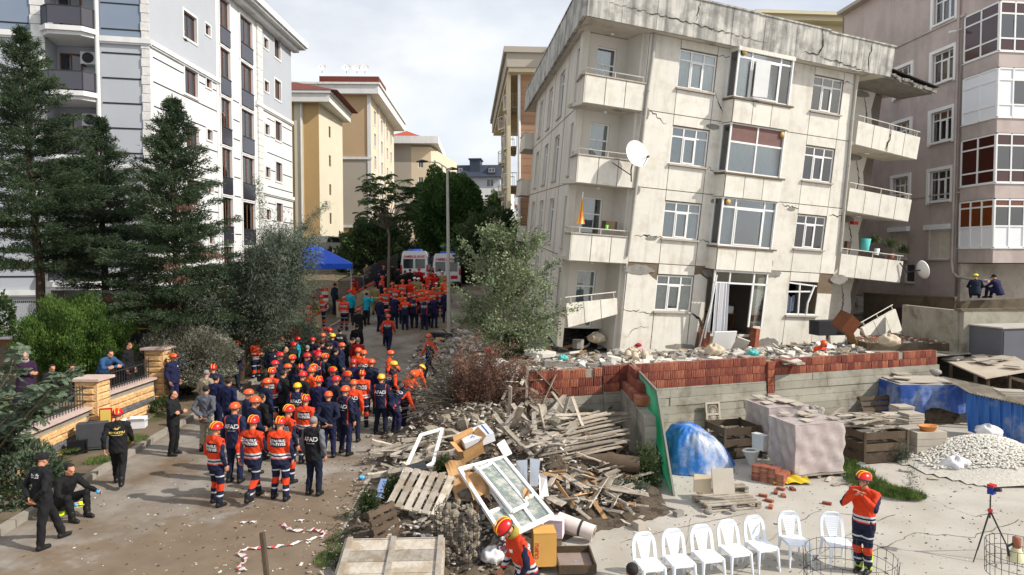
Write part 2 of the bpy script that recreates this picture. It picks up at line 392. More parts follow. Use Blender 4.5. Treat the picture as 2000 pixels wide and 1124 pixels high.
def crack(mb, pts, w, y, seed=0, step=.09, mi=0, amp=.05):
 """jagged flat strip, dark as the shade in a gap, following pts (u,z)"""
 P = [];
 for (a, b) in zip(pts[:-1], pts[1:]):
  n = max(2, int(math.hypot(b[0]-a[0], b[1]-a[1])/step))
  for i in range(n): t = i/n; P.append((a[0]+(b[0]-a[0])*t, b[1]*t+a[1]*(1-t)))
 P.append(pts[-1]); n = len(P); rr = random.Random(seed)
 Q = []
 for i, (u, z) in enumerate(P):
  j = amp*(rr.random()-.5)*2; k = amp*(rr.random()-.5)*2; ww = w*(.25+.75*math.sin(math.pi*min(1, max(.06, i/(n-1)))))*(.5+rr.random())
  a = P[max(0, i-1)]; b = P[min(n-1, i+1)]; dx, dz = b[0]-a[0], b[1]-a[1]; L_ = math.hypot(dx, dz) or 1
  Q.append((u+j, z+k, -dz/L_*ww/2, dx/L_*ww/2))
 for a, b in zip(Q[:-1], Q[1:]):
  mb.add([(a[0]-a[2], y, a[1]-a[3]), (b[0]-b[2], y, b[1]-b[3]), (b[0]+b[2], y, b[1]+b[3]), (a[0]+a[2], y, a[1]+a[3])], [(0, 1, 2, 3)], mi)
def blob(u, z, w, h, seed=0, n=22, rough=.25):
 rr = random.Random(seed)
 return [(u+w/2*math.cos(2*math.pi*i/n)*(1-rough*rr.random()), z+h/2*math.sin(2*math.pi*i/n)*(1-rough*rr.random())) for i in range(n)]
# ---------------------------------------------------------------- the leaning, cracked apartment building
LBM = Matrix.Translation((5.733, 27.128, 3.123)) @ Matrix.Rotation(.057, 4, 'X') @ Matrix.Rotation(.080, 4, 'Y') @ Matrix.Rotation(.365, 4, 'Z')
lb = thing('apartment_building', 'four storey cream apartment building leaning over on its crushed ground floor, walls cracked', 'building')
lb.matrix_world = LBM
LF = Plane((0, 0, 0), 0, LBM)
m_plas = mat('stained_cream_plaster', lin((212, 208, 198)), .92, .09, 1.6, .3, 18, orand=.05, alt=lin((190, 182, 167)), altsc=1.3, altr=(.5, .75), streak=(lin((150, 140, 124)), .32, 3.5, .54))
m_joint = mat('dark_joint', lin((112, 98, 82)), .95, .2, 3, .2)
m_par = mat('weathered_parapet_plaster', lin((192, 189, 181)), .93, .12, 1.2, .25, 18, streak=(lin((74, 74, 74)), .9, 3.6, .42), alt=lin((152, 150, 144)), altsc=1.6)
m_soff = mat('plaster_soffit', lin((196, 190, 178)), .93, .1, 1.5, .2, 15, alt=lin((150, 138, 122)), altsc=1.2, altr=(.55, .68))
m_side = mat('side_plaster', lin((202, 196, 184)), .93, .08, .8, .2, 14, streak=(lin((150, 138, 122)), .4, 3))
m_rawc = mat('exposed_concrete', lin((132, 128, 122)), .95, .3, 3, .8, 14)
m_crack = mat('crack_shadow_gap', lin((62, 56, 50)), 1, .2, 4, 0)
m_rust = mat('white_painted_rail', lin((196, 190, 180)), .6, .25, 5, .1)
m_brick = mat('hollow_red_brick', lin((142, 82, 66)), .9, .25, 6, .6, 60, orand=.38, hue=.008, alt=lin((150, 126, 110)), altsc=4, altr=(.5, .72))
m_mort = mat('grey_mortar', lin((140, 134, 124)), .95, .2, 5, .6)
m_pipe = mat('grey_plastic_pipe', lin((170, 166, 158)), .6, .12, 2, .05)
m_door = mat('brown_wood', lin((104, 62, 40)), .6, .25, 3, .1)
HA = [(-.1, 2.9*k, 1.62, 2.9*k+1.43) for k in range(4)]
HB = [(6.55, 2.9*k, 8.17, 2.9*k+1.43) for k in range(4)]
HY = [(2.35, 2.9*k-.15 if k else -1.0, 4.8, 2.9*k+1.8) for k in range(4)]
mb = MB(); wall_holes(mb, -1.5, 9.0, -1.7, 10.5, HA+HB+HY, .24, 0.0); mb.build('wall', m_joint, lb)
rp = random.Random(3)
def panel(u0, u1, z0, z1, y=-.03, th=.03, m=m_plas, cut=None, g=.016):
 q = MB(); a, b, c, d = u0+g, u1-g, z0+g, z1-g
 if cut: q.prism(cut, y, y+th-.002, 0, 'y')
 else: q.box((a, y, c), (b, y+th-.002, d))
 return q.build('facade_panel', m, lb)
ZL = [-1.7, 1.87, 4.77, 7.67, 10.5]
for (a, b, win_) in ((-1.5, -.1, 0), (-.1, 1.62, 1), (1.62, 2.3, 0), (4.85, 6.55, 0), (6.55, 8.17, 1), (8.17, 9.0, 0)):
 for k in range(4):
  z0, z1 = ZL[k], ZL[k+1]
  if not win_:
   if k == 0 and a == -1.5: panel(a, b, 0, 0, cut=[(a, -1.62), (b-.02, -1.7), (b-.02, 1.2), (-.35, 1.32), (-.6, 1.5), (-1.0, 1.52), (-1.48, 1.5)]); continue
   if k == 0 and a == 1.62: panel(a, b, 0, 0, cut=[(a+.02, -1.66), (2.0, -1.5), (2.1, -.6), (2.28, -.2), (2.28, 1.35), (1.9, 1.55), (a+.02, 1.5)]); continue
   if k == 0 and a == 4.85: panel(a, b, 0, 0, cut=[(5.4, -1.55), (6.2, -1.6), (6.53, -1.2), (6.53, 1.84), (5.8, 1.84), (5.4, 1.6), (4.87, 1.5), (4.87, -1.1)]); continue
   if k == 0 and a == 8.17: panel(a, b, -1.2, 1.0); continue
   panel(a, b, z0, z1)
  else:
   s = 2.9*k
   if k == 0 and a < 1: panel(a, b, 0, 0, cut=[(a+.02, -1.68), (b-.02, -1.62), (b-.02, -.07), (a+.02, -.07)])
   else: panel(a, b, z0 if k else -1.6, s-.07)
   panel(a, b, s+1.46, z1)
for k in range(4):
 window(lb, -.1, 2.9*k, 1.72, 1.43, y=.03, cols=(.33, .67), rows=(.74,), curtain=(2, 2, 2, 1)[k])
 if k: window(lb, 6.55, 2.9*k, 1.62, 1.43, y=.03, cols=(.33, .67), rows=(.74,), curtain=1)
q = MB()
for a, b in (((6.55, 0, 0), (6.5, 0, 1.43)), ((6.5, 0, 1.4), (8.1, .0, 1.3)), ((6.55, 0, .03), (8.2, 0, .03)), ((7.25, 0, 0), (7.15, 0, 1.4)), ((6.55, .0, 1.0), (7.8, 0, 1.05)), ((7.7, -.02, 0), (7.62, -.1, .55)), ((7.62, -.1, .55), (7.95, -.04, 1.34))):
 q.beam(a, b, .06, .06, up=(0, 1, 0))
wbk = q.build('window', m_pvc, lb); wbk['label'] = 'bent empty window frame on the ground floor'
q = MB(); q.grid(lambda u, v: (6.6+.5*u, .12+.05*math.sin(u*20), .1+.7*v+.05*math.sin(u*9)), 12, 6); q.build('curtain', mat('grey_cloth', lin((110, 118, 134)), .9), wbk)
q = MB(); q.box((6.5, -.14, -.07), (8.3, .02, 0)); q.build('sill', m_sill, wbk)
m_bayg = [None, None]
m_pbr = mat('brown_curtain_panel', lin((118, 92, 88)), .8, .15, 3, 0)
for k in range(1, 4):
 s = 2.9*k
 q = MB(); q.box((2.15, -.62, s-1.1), (4.95, 0, s-.2)); q.box((2.05, -.7, s-.2), (5.05, 0, s-.13)); q.build('bay_parapet', m_joint, lb)
 for j in range(3): panel(2.15+.933*j, 2.15+.933*(j+1), s-1.1, s-.2, y=-.65)
 q = MB(); q.box((2.118, -.61, s-1.08), (2.148, -.01, s-.22)); q.build('facade_panel', m_plas, lb)
 cols, rows = ((.25, .78), (.8,)) if k != 2 else ((.5,), (.62,))
 pn = [None]*6
 if k == 2: pn = [None, m_pbr, None, m_pbr]
 w = window(lb, 2.2, s-.13, 2.7, 1.95, y=-.55, cols=cols, rows=rows, curtain=0 if k != 2 else 1, pane=pn, sill=False, b=.07)
 if k == 3:
  q = MB(); q.box((.75, -.02, .1), (1.35, .02, 1.5)); sa = q.build('open_sash', m_pvc, w, (0, 0, 0)); sa.rotation_euler = (0, 0, R(-14))
 q = MB(); q.box((2.17, -.6, s-.13), (2.25, 0, s-.05)); q.box((2.17, -.6, s+1.74), (2.25, 0, s+1.82)); q.box((2.17, -.08, s-.05), (2.25, 0, s+1.74)); q.build('bay_side_frame', m_pvc, lb)
 q = MB(); q.box((2.2, -.5, s-.05), (2.21, -.1, s+1.74)); q.build('bay_side_glass', m_glass, lb)
 q = MB(); q.box((4.84, -.6, s-.13), (4.9, 0, s+1.82)); q.build('bay_side_frame', m_pvc, lb)
 for cx in ((2.3, .5), (4.2, .6)) if k != 2 else ((3.3, .6),):
  q = MB(); q.grid(lambda a, c: (cx[0]+cx[1]*a, -.36+.035*math.sin(a*30+cx[0]), s-.1+1.85*c), 24, 3); q.build('curtain', m_curt[1 if k == 1 else 0], lb)
 q = MB(); q.lathe([(.0, 0), (.11, 0), (.12, .03), (.0, .04)], 12); o = q.build('vent_disc', mat('vent_yellow', lin((196, 160, 90)), .5), lb, ((2.45 if k != 2 else 4.75), -.56, s+1.62), (R(90), 0, 0))
q = MB(); q.box((2.15, -.62, 10.35), (4.95, 0, 10.5)); q.build('bay_head', m_plas, lb)
q = MB(); q.box((2.2, -.55, .0+1.72), (4.9, -.49, 1.8)); q.box((2.2, -.55, 1.25), (4.9, -.49, 1.32)); q.box((2.2, -.55, -.75), (2.27, -.49, 1.72)); q.box((4.83, -.55, -.5), (4.9, -.49, 1.72)); q.box((2.95, -.55, 1.32), (3.01, -.49, 1.72)); q.box((4.15, -.55, -.5), (4.23, -.49, 1.72))
bw = q.build('window', m_pvc, lb); bw['label'] = 'torn bay window on the ground floor with a striped curtain blowing out'
q = MB(); q.box((2.28, -.53, 1.33), (2.94, -.52, 1.71)); q.box((3.02, -.53, 1.33), (4.82, -.52, 1.71)); q.build('pane', m_glass, bw); q = MB(); q.box((4.24, -.53, -.45), (4.82, -.52, 1.24)); q.build('pane', m_glass, bw)
m_str = mat('striped_curtain', lin((214, 214, 216)), .9, .05, 2, 0)
q = MB()
for i in range(12):
 a = i/12; b = (i+1)/12
 q.add([(2.25+.7*a, -.75+.05*math.sin(i*1.9), -.85), (2.25+.7*b, -.75+.05*math.sin((i+1)*1.9), -.85), (2.3+.62*b, -.6+.03*math.sin((i+1)*1.9), 1.28), (2.3+.62*a, -.6+.03*math.sin(i*1.9), 1.28)], [(0, 1, 2, 3)], 1 if i % 4 == 2 else 0)
q.build('curtain', [m_str, mat('curtain_stripe_grey', lin((110, 108, 116)), .9)], bw)
q = MB(); q.beam((2.1, -.5, -1.0), (2.16, -.75, 1.6), .05, .05); q.beam((2.05, -.3, -1.4), (2.3, -.55, 1.1), .04, .04); q.build('torn_rail', m_pvc, bw)
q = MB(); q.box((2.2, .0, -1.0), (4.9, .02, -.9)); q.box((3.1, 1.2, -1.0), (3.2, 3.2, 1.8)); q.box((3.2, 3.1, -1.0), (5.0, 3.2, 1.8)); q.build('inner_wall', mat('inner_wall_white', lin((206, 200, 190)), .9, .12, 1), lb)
q = MB(); q.box((3.6, .9, -.22), (4.7, 1.6, -.16));
for a in (3.65, 4.6):
 for b in (.95, 1.5): q.box((a, b, -.95), (a+.05, b+.05, -.22))
tb = tag(q.build('desk', m_door), 'small brown wooden desk inside the torn ground floor room', 'desk'); tb.matrix_world = LBM
q = MB(); q.box((3.7, .95, -.155), (4.2, 1.4, .18)); q.box((3.74, .94, -.1), (4.05, .95, .14), 1); q.box((4.22, 1.0, -.155), (4.6, 1.35, .15))
mo = tag(q.build('microwave_oven', [m_pvc, m_glassd]), 'white microwave oven on the desk in the torn room', 'microwave'); mo.matrix_world = LBM
q = MB(); q.box((2.15, -.5, -1.35), (2.35, -.1, -.7)); q.box((4.75, -.4, -1.4), (4.95, 0, -.6)); q.build('broken_brick_jamb', m_brick, lb)
q = MB(); q.box((-1.535, .0, -1.7), (-1.503, .243, 10.5)); q.build('facade_edge', m_plas, lb)
for k in range(4):
 s = 2.9*k; q = MB()
 q.box((-3.95, .02, s-1.12), (-1.52, 1.5, s-.98)) if k else None
 q.build('balcony_slab', m_soff, lb) if k else None
 hole = [(-2.95, s-.95, -2.1, s+1.35)]
 q = MB(); wall_holes(q, -3.6, -1.5, s-1.0, s+1.78, hole, .2, 1.32); q.build('balcony_back_wall', mat('recess_plaster', lin((204, 199, 189)), .92, .08, 1, .15, 14), lb)
 window(lb, -2.95, s-.95, .85, 2.3, y=1.4, cols=(), rows=(.72,), curtain=(2 if k in (0, 3) else 1), sill=False, name='balcony_door')
 q = MB(); q.lathe([(0, -.1), (.06, -.1), (.07, -.04), (.02, -.02), (.02, 0)], 8); q.build('ceiling_light', m_pvc, lb, (-2.7, .7, s+1.76))
q = MB(); q.box((-1.66, .245, -1.7), (-1.5, 1.52, 10.5)); q.build('recess_side_wall', MATS['recess_plaster'], lb)
def rail(parent, pts, h=.2, r=.022, n=6, name='rail'):
 q = MB(); up = Vector((0, 0, h)); P = [Vector(p) for p in pts]
 q.tube([p+up for p in P], r, n);
 for a, b in zip(P[:-1], P[1:]):
  m = max(1, int((b-a).length/.9))
  for i in range(m+1): t = a.lerp(b, i/m); q.tube([t, t+up], r*.9, 5)
 return q.build(name, m_rust, parent)
WS = Vector((math.sin(R(16.7)), math.cos(R(16.7)), 0))
for k in range(1, 4):
 s = 2.9*k; z0, z1 = s-1.08, s-.1
 q = MB(); q.box((-4.02, -.03, z0), (-1.5, .07, z1)); q.build('balcony_parapet', m_joint, lb)
 for j in range(3): panel(-4.02+.84*j, -4.02+.84*(j+1), z0-.03, z1, y=-.06)
 q = MB(); a = Vector((-4.02, .0, 0)); b = a+WS*1.55
 q.add([(a.x-.03, a.y-.05, z0-.03), (b.x-.03, b.y, z0-.03), (b.x-.03, b.y, z1), (a.x-.03, a.y-.05, z1), (a.x+.09, a.y-.05, z0-.03), (b.x+.09, b.y, z0-.03), (b.x+.09, b.y, z1), (a.x+.09, a.y-.05, z1)],
   [(0, 3, 2, 1), (4, 5, 6, 7), (3, 7, 6, 2), (0, 1, 5, 4), (1, 2, 6, 5), (0, 4, 7, 3)]); q.build('balcony_parapet', m_side, lb)
 q = MB(); q.box((-4.07, -.09, z1+.001), (-1.48, .1, z1+.05)); q.beam((-4.03, .1, z1+.024), (-4.03+WS.x*1.5, .1+WS.y*1.45, z1+.024), .18, .045); q.build('parapet_cap', m_sill, lb)
 rail(lb, [(-4.03+WS.x*1.5, WS.y*1.5, z1+.04), (-4.0, 0, z1+.04), (-1.6, 0, z1+.04)])
def slanted(quad, th, m, name, parent=lb, lines=0, rl=True):
 """box through four front corners given in building axes (bl, br, tr, tl)"""
 q = MB(); A = [Vector(v) for v in quad]; n = (A[1]-A[0]).cross(A[3]-A[0]).normalized()*th
 B = [v-n for v in A]
 q.add(A+B, [(0, 1, 2, 3), (7, 6, 5, 4), (0, 4, 5, 1), (1, 5, 6, 2), (2, 6, 7, 3), (3, 7, 4, 0)]); o = q.build(name, m, parent)
 for i in range(1, lines):
  t = i/lines; p = A[0].lerp(A[1], t)+n*.04; r = A[3].lerp(A[2], t)+n*.04; w = (A[1]-A[0]).normalized()*.012
  q = MB(); q.add([p-w, p+w, r+w, r-w], [(0, 1, 2, 3)]); q.build('panel_joint', m_joint, o)
 if rl:
  up = (A[3]-A[0]).normalized()*.24; q = MB(); q.tube([A[3]+up-n*.5, A[2]+up-n*.5], .022, 6)
  for t in (.1, .5, .95): p = A[3].lerp(A[2], t)-n*.5; q.tube([p, p+up], .02, 5)
  q.build('rail', m_rust, o)
 return o
def lpt(px, py, t): u, z = LF.uz(px, py, -t); return (u, t, z)
slanted([lpt(1110, 640, -.25), lpt(1206, 614, -.05), lpt(1205, 583, -.05), lpt(1106, 594, -.25)], .1, m_plas, 'fallen_balcony_parapet', lines=3)
SW = Matrix.Translation((-3.6, 1.3, 0)) @ Matrix.Rotation(R(-106.7), 4, 'Z')
sh = []
for k in range(4):
 for (u, w) in ((.35, .85), (4.5, 1.5), (8.6, 1.5), (12.7, 1.5)):
  if k == 0 and u > 12: continue
  sh.append((-(u+w), 2.9*k-.75, -u, 2.9*k+1.4) if False else (-(u+w), 2.9*k-.72, -u, 2.9*k+1.36))
q = MB(SW); wall_holes(q, -16.4, 0, -1.75, 10.5, sh, .24, 0); q.build('side_wall', m_side, lb); q = MB(SW); q.box((-22, 1.5, -1.75), (-16.41, 1.7, 10.5)); q.box((-16.4, .245, -1.75), (-16.2, 1.7, 10.5)); q.build('side_wall', m_side, lb)
for h in sh: window(lb, h[0], h[1], h[2]-h[0], h[3]-h[1], y=.1, M=SW, cols=(.5,) if h[2]-h[0] > 1 else (), rows=(.76,), curtain=random.choice((0, 1, 1)))
for k in range(4):
 q = MB(SW); q.box((-16.4, -.012, 2.9*k+1.83), (0, -.002, 2.9*k+1.86)); q.build('joint_line', m_joint, lb)
for u in (-3.3, -7.6, -11.8, -15.9):
 q = MB(SW); q.box((u, -.011, -1.7), (u+.025, -.003, 10.5)); q.build('joint_line', m_joint, lb)
for k in range(0, 4):
 s = 2.9*k; q = MB(SW); q.box((-20.2, -.55, s-1.1), (-16.6, 1.49, s-.95)); q.box((-20.2, -.55, s-.95), (-16.6, -.45, s-.1)); q.box((-16.7, -.449, s-.95), (-16.6, -.001, s-.1)); q.box((-20.25, -.6, s-.1), (-16.55, -.43, s-.04)); q.build('rear_balcony', m_side, lb)
q = MB(); back = Vector((-4.4, -.5, 0))+WS*22.5
q.add([(-4.4, -.5, 10.5), (9.6, -.5, 10.5), (13.3, .0, 10.42), (13.3, 20, 10.5), (back.x, back.y, 10.5), (-4.4, -.5, 10.68), (9.6, -.5, 10.68), (13.3, .0, 10.6), (13.3, 20, 10.68), (back.x, back.y, 10.68)],
  [(4, 3, 2, 1, 0), (5, 6, 7, 8, 9), (0, 1, 6, 5), (1, 2, 7, 6), (2, 3, 8, 7), (3, 4, 9, 8), (4, 0, 5, 9)]); q.build('roof_slab', m_soff, lb)
zt, zb = 11.85, 10.47
us = [-4.45, -3.05, -1.6, .2, 1.75, 3.3, 4.9, 6.1, 7.3, 8.4, 9.4, 10.25]
for a, b in zip(us[:-1], us[1:]):
 q = MB(); za = zb+(0 if a < 7 else .02*(a-7)); dy = rp.uniform(-.008, .008); q.box((a+.008, -.56+dy, za), (b-.008, -.44+dy, zt-.05*max(0, a-4)*.25)); q.build('parapet_panel', m_par, lb)
q = MB(); q.box((-4.5, -.6, zt), (3, -.38, zt+.06)); q.box((3.003, -.6, zt-.03), (6.6, -.38, zt+.03)); q.box((6.603, -.6, zt-.09), (10.3, -.38, zt-.03)); q.build('parapet_cap', m_par, lb)
PS = Matrix.Translation((-4.5, -.5, 0)) @ Matrix.Rotation(R(-106.7), 4, 'Z')
for i in range(12):
 q = MB(PS); q.box((-1.9*(i+1)+.01, -.06, zb), (-1.9*i-.01, .06, zt)); q.build('parapet_panel', m_par, lb)
q = MB(PS); q.box((-22.8, -.1, zt), (0, .1, zt+.06)); q.build('parapet_cap', m_par, lb)
q = MB()
for (pts, w) in (([(-3.6, 11.05), (-1.5, 11.0), (1, 10.9), (3.6, 10.85)], .03), ([(6.2, 11.8), (6.25, 11.2), (6.1, 10.8), (5.3, 10.78)], .055), ([(6.2, 10.75), (8.7, 10.55)], .04), ([(8.9, 11.7), (8.85, 11.0), (8.9, 10.55)], .045), ([(.2, 11.8), (.1, 11.1)], .03)):
 crack(q, pts, w, -.575, seed=int(w*1000)+len(pts))
q.build('crack', m_crack, lb)
q = MB(); q.add([(9.9, -.52, 10.5), (13.35, -.1, 10.28), (13.5, 1.7, 10.3), (9.9, 1.7, 10.5), (9.9, -.52, 10.72), (13.45, -.1, 10.5), (13.6, 1.7, 10.5), (9.9, 1.7, 10.72)], [(3, 2, 1, 0), (4, 5, 6, 7), (0, 1, 5, 4), (1, 2, 6, 5), (2, 3, 7, 6), (3, 0, 4, 7)])
q.build('torn_roof_edge', m_rawc, lb)
q = MB()
for i in range(26):
 u = 10.3+i*.125; z = 10.62-.062*(u-9.9); q.cbox((u, -.55+.12*(u-9.9)+rp.uniform(-.05, .03), z+rp.uniform(-.07, .05)), (rp.uniform(.1, .2), rp.uniform(.08, .2), rp.uniform(.05, .16)))
q.build('broken_concrete_edge', m_rawc, lb)
q = MB(); q.add([(10.25, -.62, 10.82), (13.6, -.2, 10.6), (13.6, 1.5, 10.6), (10.25, 1.5, 10.82), (10.25, -.62, 10.86), (13.6, -.2, 10.64), (13.6, 1.5, 10.64), (10.25, 1.5, 10.86)], [(3, 2, 1, 0), (4, 5, 6, 7), (0, 1, 5, 4), (1, 2, 6, 5)]); q.build('bitumen_sheet', mat('black_bitumen', (.02, .018, .017), .8), lb)
q = MB(); q.box((8.78, .245, -1.7), (9.0, 1.9, 10.5)); q.build('wing_side_wall', m_plas, lb)
for k in range(4):
 s = 2.9*k; e = 11.9 if k > 1 else 12.1
 q = MB(); q.prism([(9.003, s-1.05), (e, s-1.1), (e+.08, s+.2), (e-.1, s+.9), (e+.05, s+1.7), (9.003, s+1.78)], 1.7, 1.85, 0, 'y'); q.build('balcony_back_wall', MATS['recess_plaster'] if k else m_plas, lb)
 q = MB(); crack(q, [(9.35, s-.9), (9.4, s+.8), (9.7, s+1.35), (11.2, s+1.5)], .16, 1.69, seed=k+5); crack(q, [(11.3, s+1.4), (11.6, s+.6), (11.5, s-.4)], .06, 1.69, seed=k+9); q.build('crack', m_crack, lb)
 q = MB(); q.prism(blob(11.0, s+1.52, 1.3, .35, k+2), 1.66, 1.7, 0, 'y'); q.build('fallen_plaster_patch', m_rawc, lb)
 if k:
  dz = (.12, .14, .2, .26)[k]
  slanted([(9.3, .0, s-1.1), (13.1, .02, s-1.1-dz), (13.15, .02, s-.1-dz), (9.3, .0, s-.1)], .1, m_plas, 'balcony_parapet', lines=4)
  q = MB(); q.add([(9.0, .08, s-1.12), (13.0, .1, s-1.12-dz), (13.0, 1.7, s-1.12-dz), (9.0, 1.7, s-1.12), (9.0, .08, s-.98), (13.0, .1, s-.98-dz), (13.0, 1.7, s-.98-dz), (9.0, 1.7, s-.98)], [(3, 2, 1, 0), (4, 5, 6, 7), (0, 1, 5, 4), (1, 2, 6, 5), (2, 3, 7, 6), (3, 0, 4, 7)]); q.build('balcony_slab', m_soff, lb)
  slanted([(13.1, .1, s-1.1-dz), (13.1, 1.7, s-1.1-dz), (13.1, 1.7, s-.15-dz), (13.1, .1, s-.1-dz)], .1, m_plas, 'balcony_parapet', lines=0)
  if k == 3: q = MB(); crack(q, [(11.3, s-.15), (11.25, s-.6), (11.1, s-1.15)], .07, -.012, seed=31); q.build('crack', m_crack, lb)
  q = MB(); q.lathe([(0, -.06), (.1, -.05), (.12, 0)], 8); q.build('ceiling_light', m_pvc, lb, (10.9, .8, s-1.13-dz/2))
slanted([lpt(1624, 690, -.95), lpt(1680, 688, -.9), lpt(1679, 643, -.9), lpt(1621, 650, -.95)], .1, m_plas, 'fallen_balcony_parapet', lines=2, rl=False)
slanted([lpt(1704, 688, -.95), lpt(1762, 645, -.5), lpt(1749, 604, -.5), lpt(1684, 641, -.95)], .12, m_plas, 'fallen_balcony_parapet', lines=3)
for a, b in (((1280, 66), (1226, 500)), ((1673, 146), (1641, 492))):
 p = lpt(*a, -.1); r = lpt(*b, -.1); q = MB(); pts = [Vector(p).lerp(Vector(r), i/8)+Vector((.015*math.sin(i*2), 0, 0)) for i in range(9)]; q.tube(pts, .06, 8)
 for i in (2, 4, 6): q.tube([pts[i]-Vector((0, 0, .05)), pts[i]+Vector((0, 0, .05))], .075, 8)
 q.build('drain_pipe', m_pipe, lb)
q = MB(); n_ = 0
for pts, w in (([(1399, 187), (1405, 205), (1412, 222), (1420, 232)], .05), ([(1262, 210), (1300, 243)], .04), ([(1345, 610), (1368, 625), (1378, 655)], .09), ([(1403, 108), (1430, 114)], .03), ([(1383, 327), (1402, 345)], .03), ([(1366, 468), (1395, 475), (1398, 520)], .04), ([(1240, 460), (1290, 462), (1300, 470)], .05), ([(1528, 400), (1560, 408)], .06), ([(1548, 90), (1552, 150)], .02), ([(1215, 605), (1250, 608), (1290, 615)], .03), ([(1640, 160), (1672, 165)], .03), ([(1620, 420), (1655, 425)], .05), ([(1505, 480), (1508, 520)], .04), ([(1222, 660), (1240, 640), (1270, 640)], .02), ([(1415, 330), (1407, 378)], .04)):
 n_ += 1; q = MB(); crack(q, [LF.uz(*a, .034) for a in pts], w, -.036, seed=n_); q.build('crack', m_crack, lb)
for i, (px, py, w, h) in enumerate(((1392, 248, .75, .25), (1248, 527, 1.5, .42), (1388, 533, .9, .4), (1262, 222, .3, .5), (1244, 372, .3, .4), (1398, 394, .6, .22), (1272, 466, .6, .16), (1545, 409, .5, .14), (1638, 546, 1.1, .5), (1510, 535, .9, .35), (1500, 670, 1.3, .5), (1330, 677, 1.6, .25))):
 u, z = LF.uz(px, py, .03); q = MB(); q.prism(blob(u, z, w, h, i), -.05, -.004, 0, 'y'); q.build('fallen_plaster_patch', m_rawc, lb)
q = MB()
for k in range(5): q.add([(-3.3, 1.7, 2.9*k-1.06), (8.9, .3, 2.9*k-1.06), (12, 18, 2.9*k-1.06), (2, 18, 2.9*k-1.06), (-3.3, 1.7, 2.9*k-.96), (8.9, .3, 2.9*k-.96), (12, 18, 2.9*k-.96), (2, 18, 2.9*k-.96)], [(3, 2, 1, 0), (4, 5, 6, 7), (0, 1, 5, 4)])
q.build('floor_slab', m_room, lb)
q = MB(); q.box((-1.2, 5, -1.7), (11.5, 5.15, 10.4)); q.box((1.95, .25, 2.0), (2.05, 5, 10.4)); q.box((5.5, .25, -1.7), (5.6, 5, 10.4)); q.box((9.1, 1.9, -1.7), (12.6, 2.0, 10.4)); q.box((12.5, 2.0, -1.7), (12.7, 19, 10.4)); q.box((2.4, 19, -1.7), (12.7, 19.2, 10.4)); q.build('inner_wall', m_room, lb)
# ---------------------------------------------------------------- the other buildings
def root(name, label, cat, M):
 o = thing(name, label, cat); o.matrix_world = M; return o
m_white = mat('bright_white_render', lin((212, 212, 210)), .88, .06, .6, .1, 12, streak=(lin((160, 160, 160)), .35, 2))
m_lgrey = mat('pale_grey_render', lin((166, 170, 176)), .88, .05, .6, .1, 12)
m_bgrey = mat('blue_grey_render', lin((122, 134, 150)), .88, .06, .6, .1, 12)
m_groove = mat('black_groove_strip', lin((40, 42, 46)), .8, .1, 3, 0)
m_quoin = mat('rough_white_stone', lin((206, 204, 200)), .95, .15, 5, .8, 18)
m_slatroof = mat('roof_tile_brown', lin((104, 56, 46)), .85, .3, 4, .5, 8)
m_tile = mat('red_roof_tile', lin((158, 78, 58)), .85, .25, 3, .4, 8)
m_ltan = mat('left_trim', lin((214, 212, 206)), .85, .08, 1, .1)
m_rglass = mat('violet_balcony_glass', lin((56, 54, 64)), .12, .15, 1, 0, spec=.9)
m_dkmetal = mat('dark_metal', (.03, .03, .034), .5, .2, 4, 0)
WB = Matrix.Translation((-17.3, 33, 0)) @ Matrix.Rotation(R(12.5), 4, 'Z')
wb = root('apartment_building', 'tall white and grey apartment building with brown windows on the left', 'building', WB)
gm = lambda px, py, t=0: Plane((0, 0, 0), 0, WB).uz(px, py, t)
q = MB(); wall_holes(q, -14, 0, 1.2, 21.2, [(-4.45, 1.9, -2.3, 21)], .3, 0); q.build('front_wall', m_lgrey, wb)
q = MB(); q.box((-13.9, -.012, 15.7), (-4.95, -.001, 21.1)); q.build('upper_wall_band', m_bgrey, wb); q = MB(); q.box((-2.1, -.012, 15.7), (-.35, -.001, 21.1)); q.build('upper_wall_band', m_bgrey, wb)
q = MB(); q.box((-4.9, 1.4, 1.2), (-1.9, 1.6, 21)); q.box((-4.6, .3, 1.2), (-4.45, 1.4, 21)); q.box((-2.3, .3, 1.2), (-2.15, 1.4, 21)); q.build('recess_wall', m_lgrey, wb)
for z in [15.99+1.2*i for i in range(5)]+[14.88-1.17*i for i in range(11)]:
 for a, b in ((-14, -5.05), (-2.05, -.36)):
  q = MB(); q.box((a, -.02, z-.035), (b, -.013, z+.035)); q.build('groove', m_groove, wb)
for z in (15.5, 9.6, 3.6):
 for a, b in ((-14, -4.4), (-2.1, .12)):
  q = MB(); q.box((a, -.16, z-.12), (b, -.02, z+.12)); q.box((a, -.1, z-.2), (b, -.021, z-.121)); q.build('string_course', m_white, wb)
for a, b in ((-5.0, -4.4), (-.34, .04)):
 nb = int((21-1.4)/.42)
 for i in range(nb):
  q = MB(); q.box((a+(.0 if i % 2 else .03), -.06-.015*(i % 2), 1.3+.42*i), (b, -.0, 1.3+.42*i+.395)); q.build('quoin_stone', m_quoin, wb)
q = MB(); q.tube([(-2.2, -.12, 1.5), (-2.2, -.12, 21)], .1, 8); q.build('drain_pipe', m_white, wb)
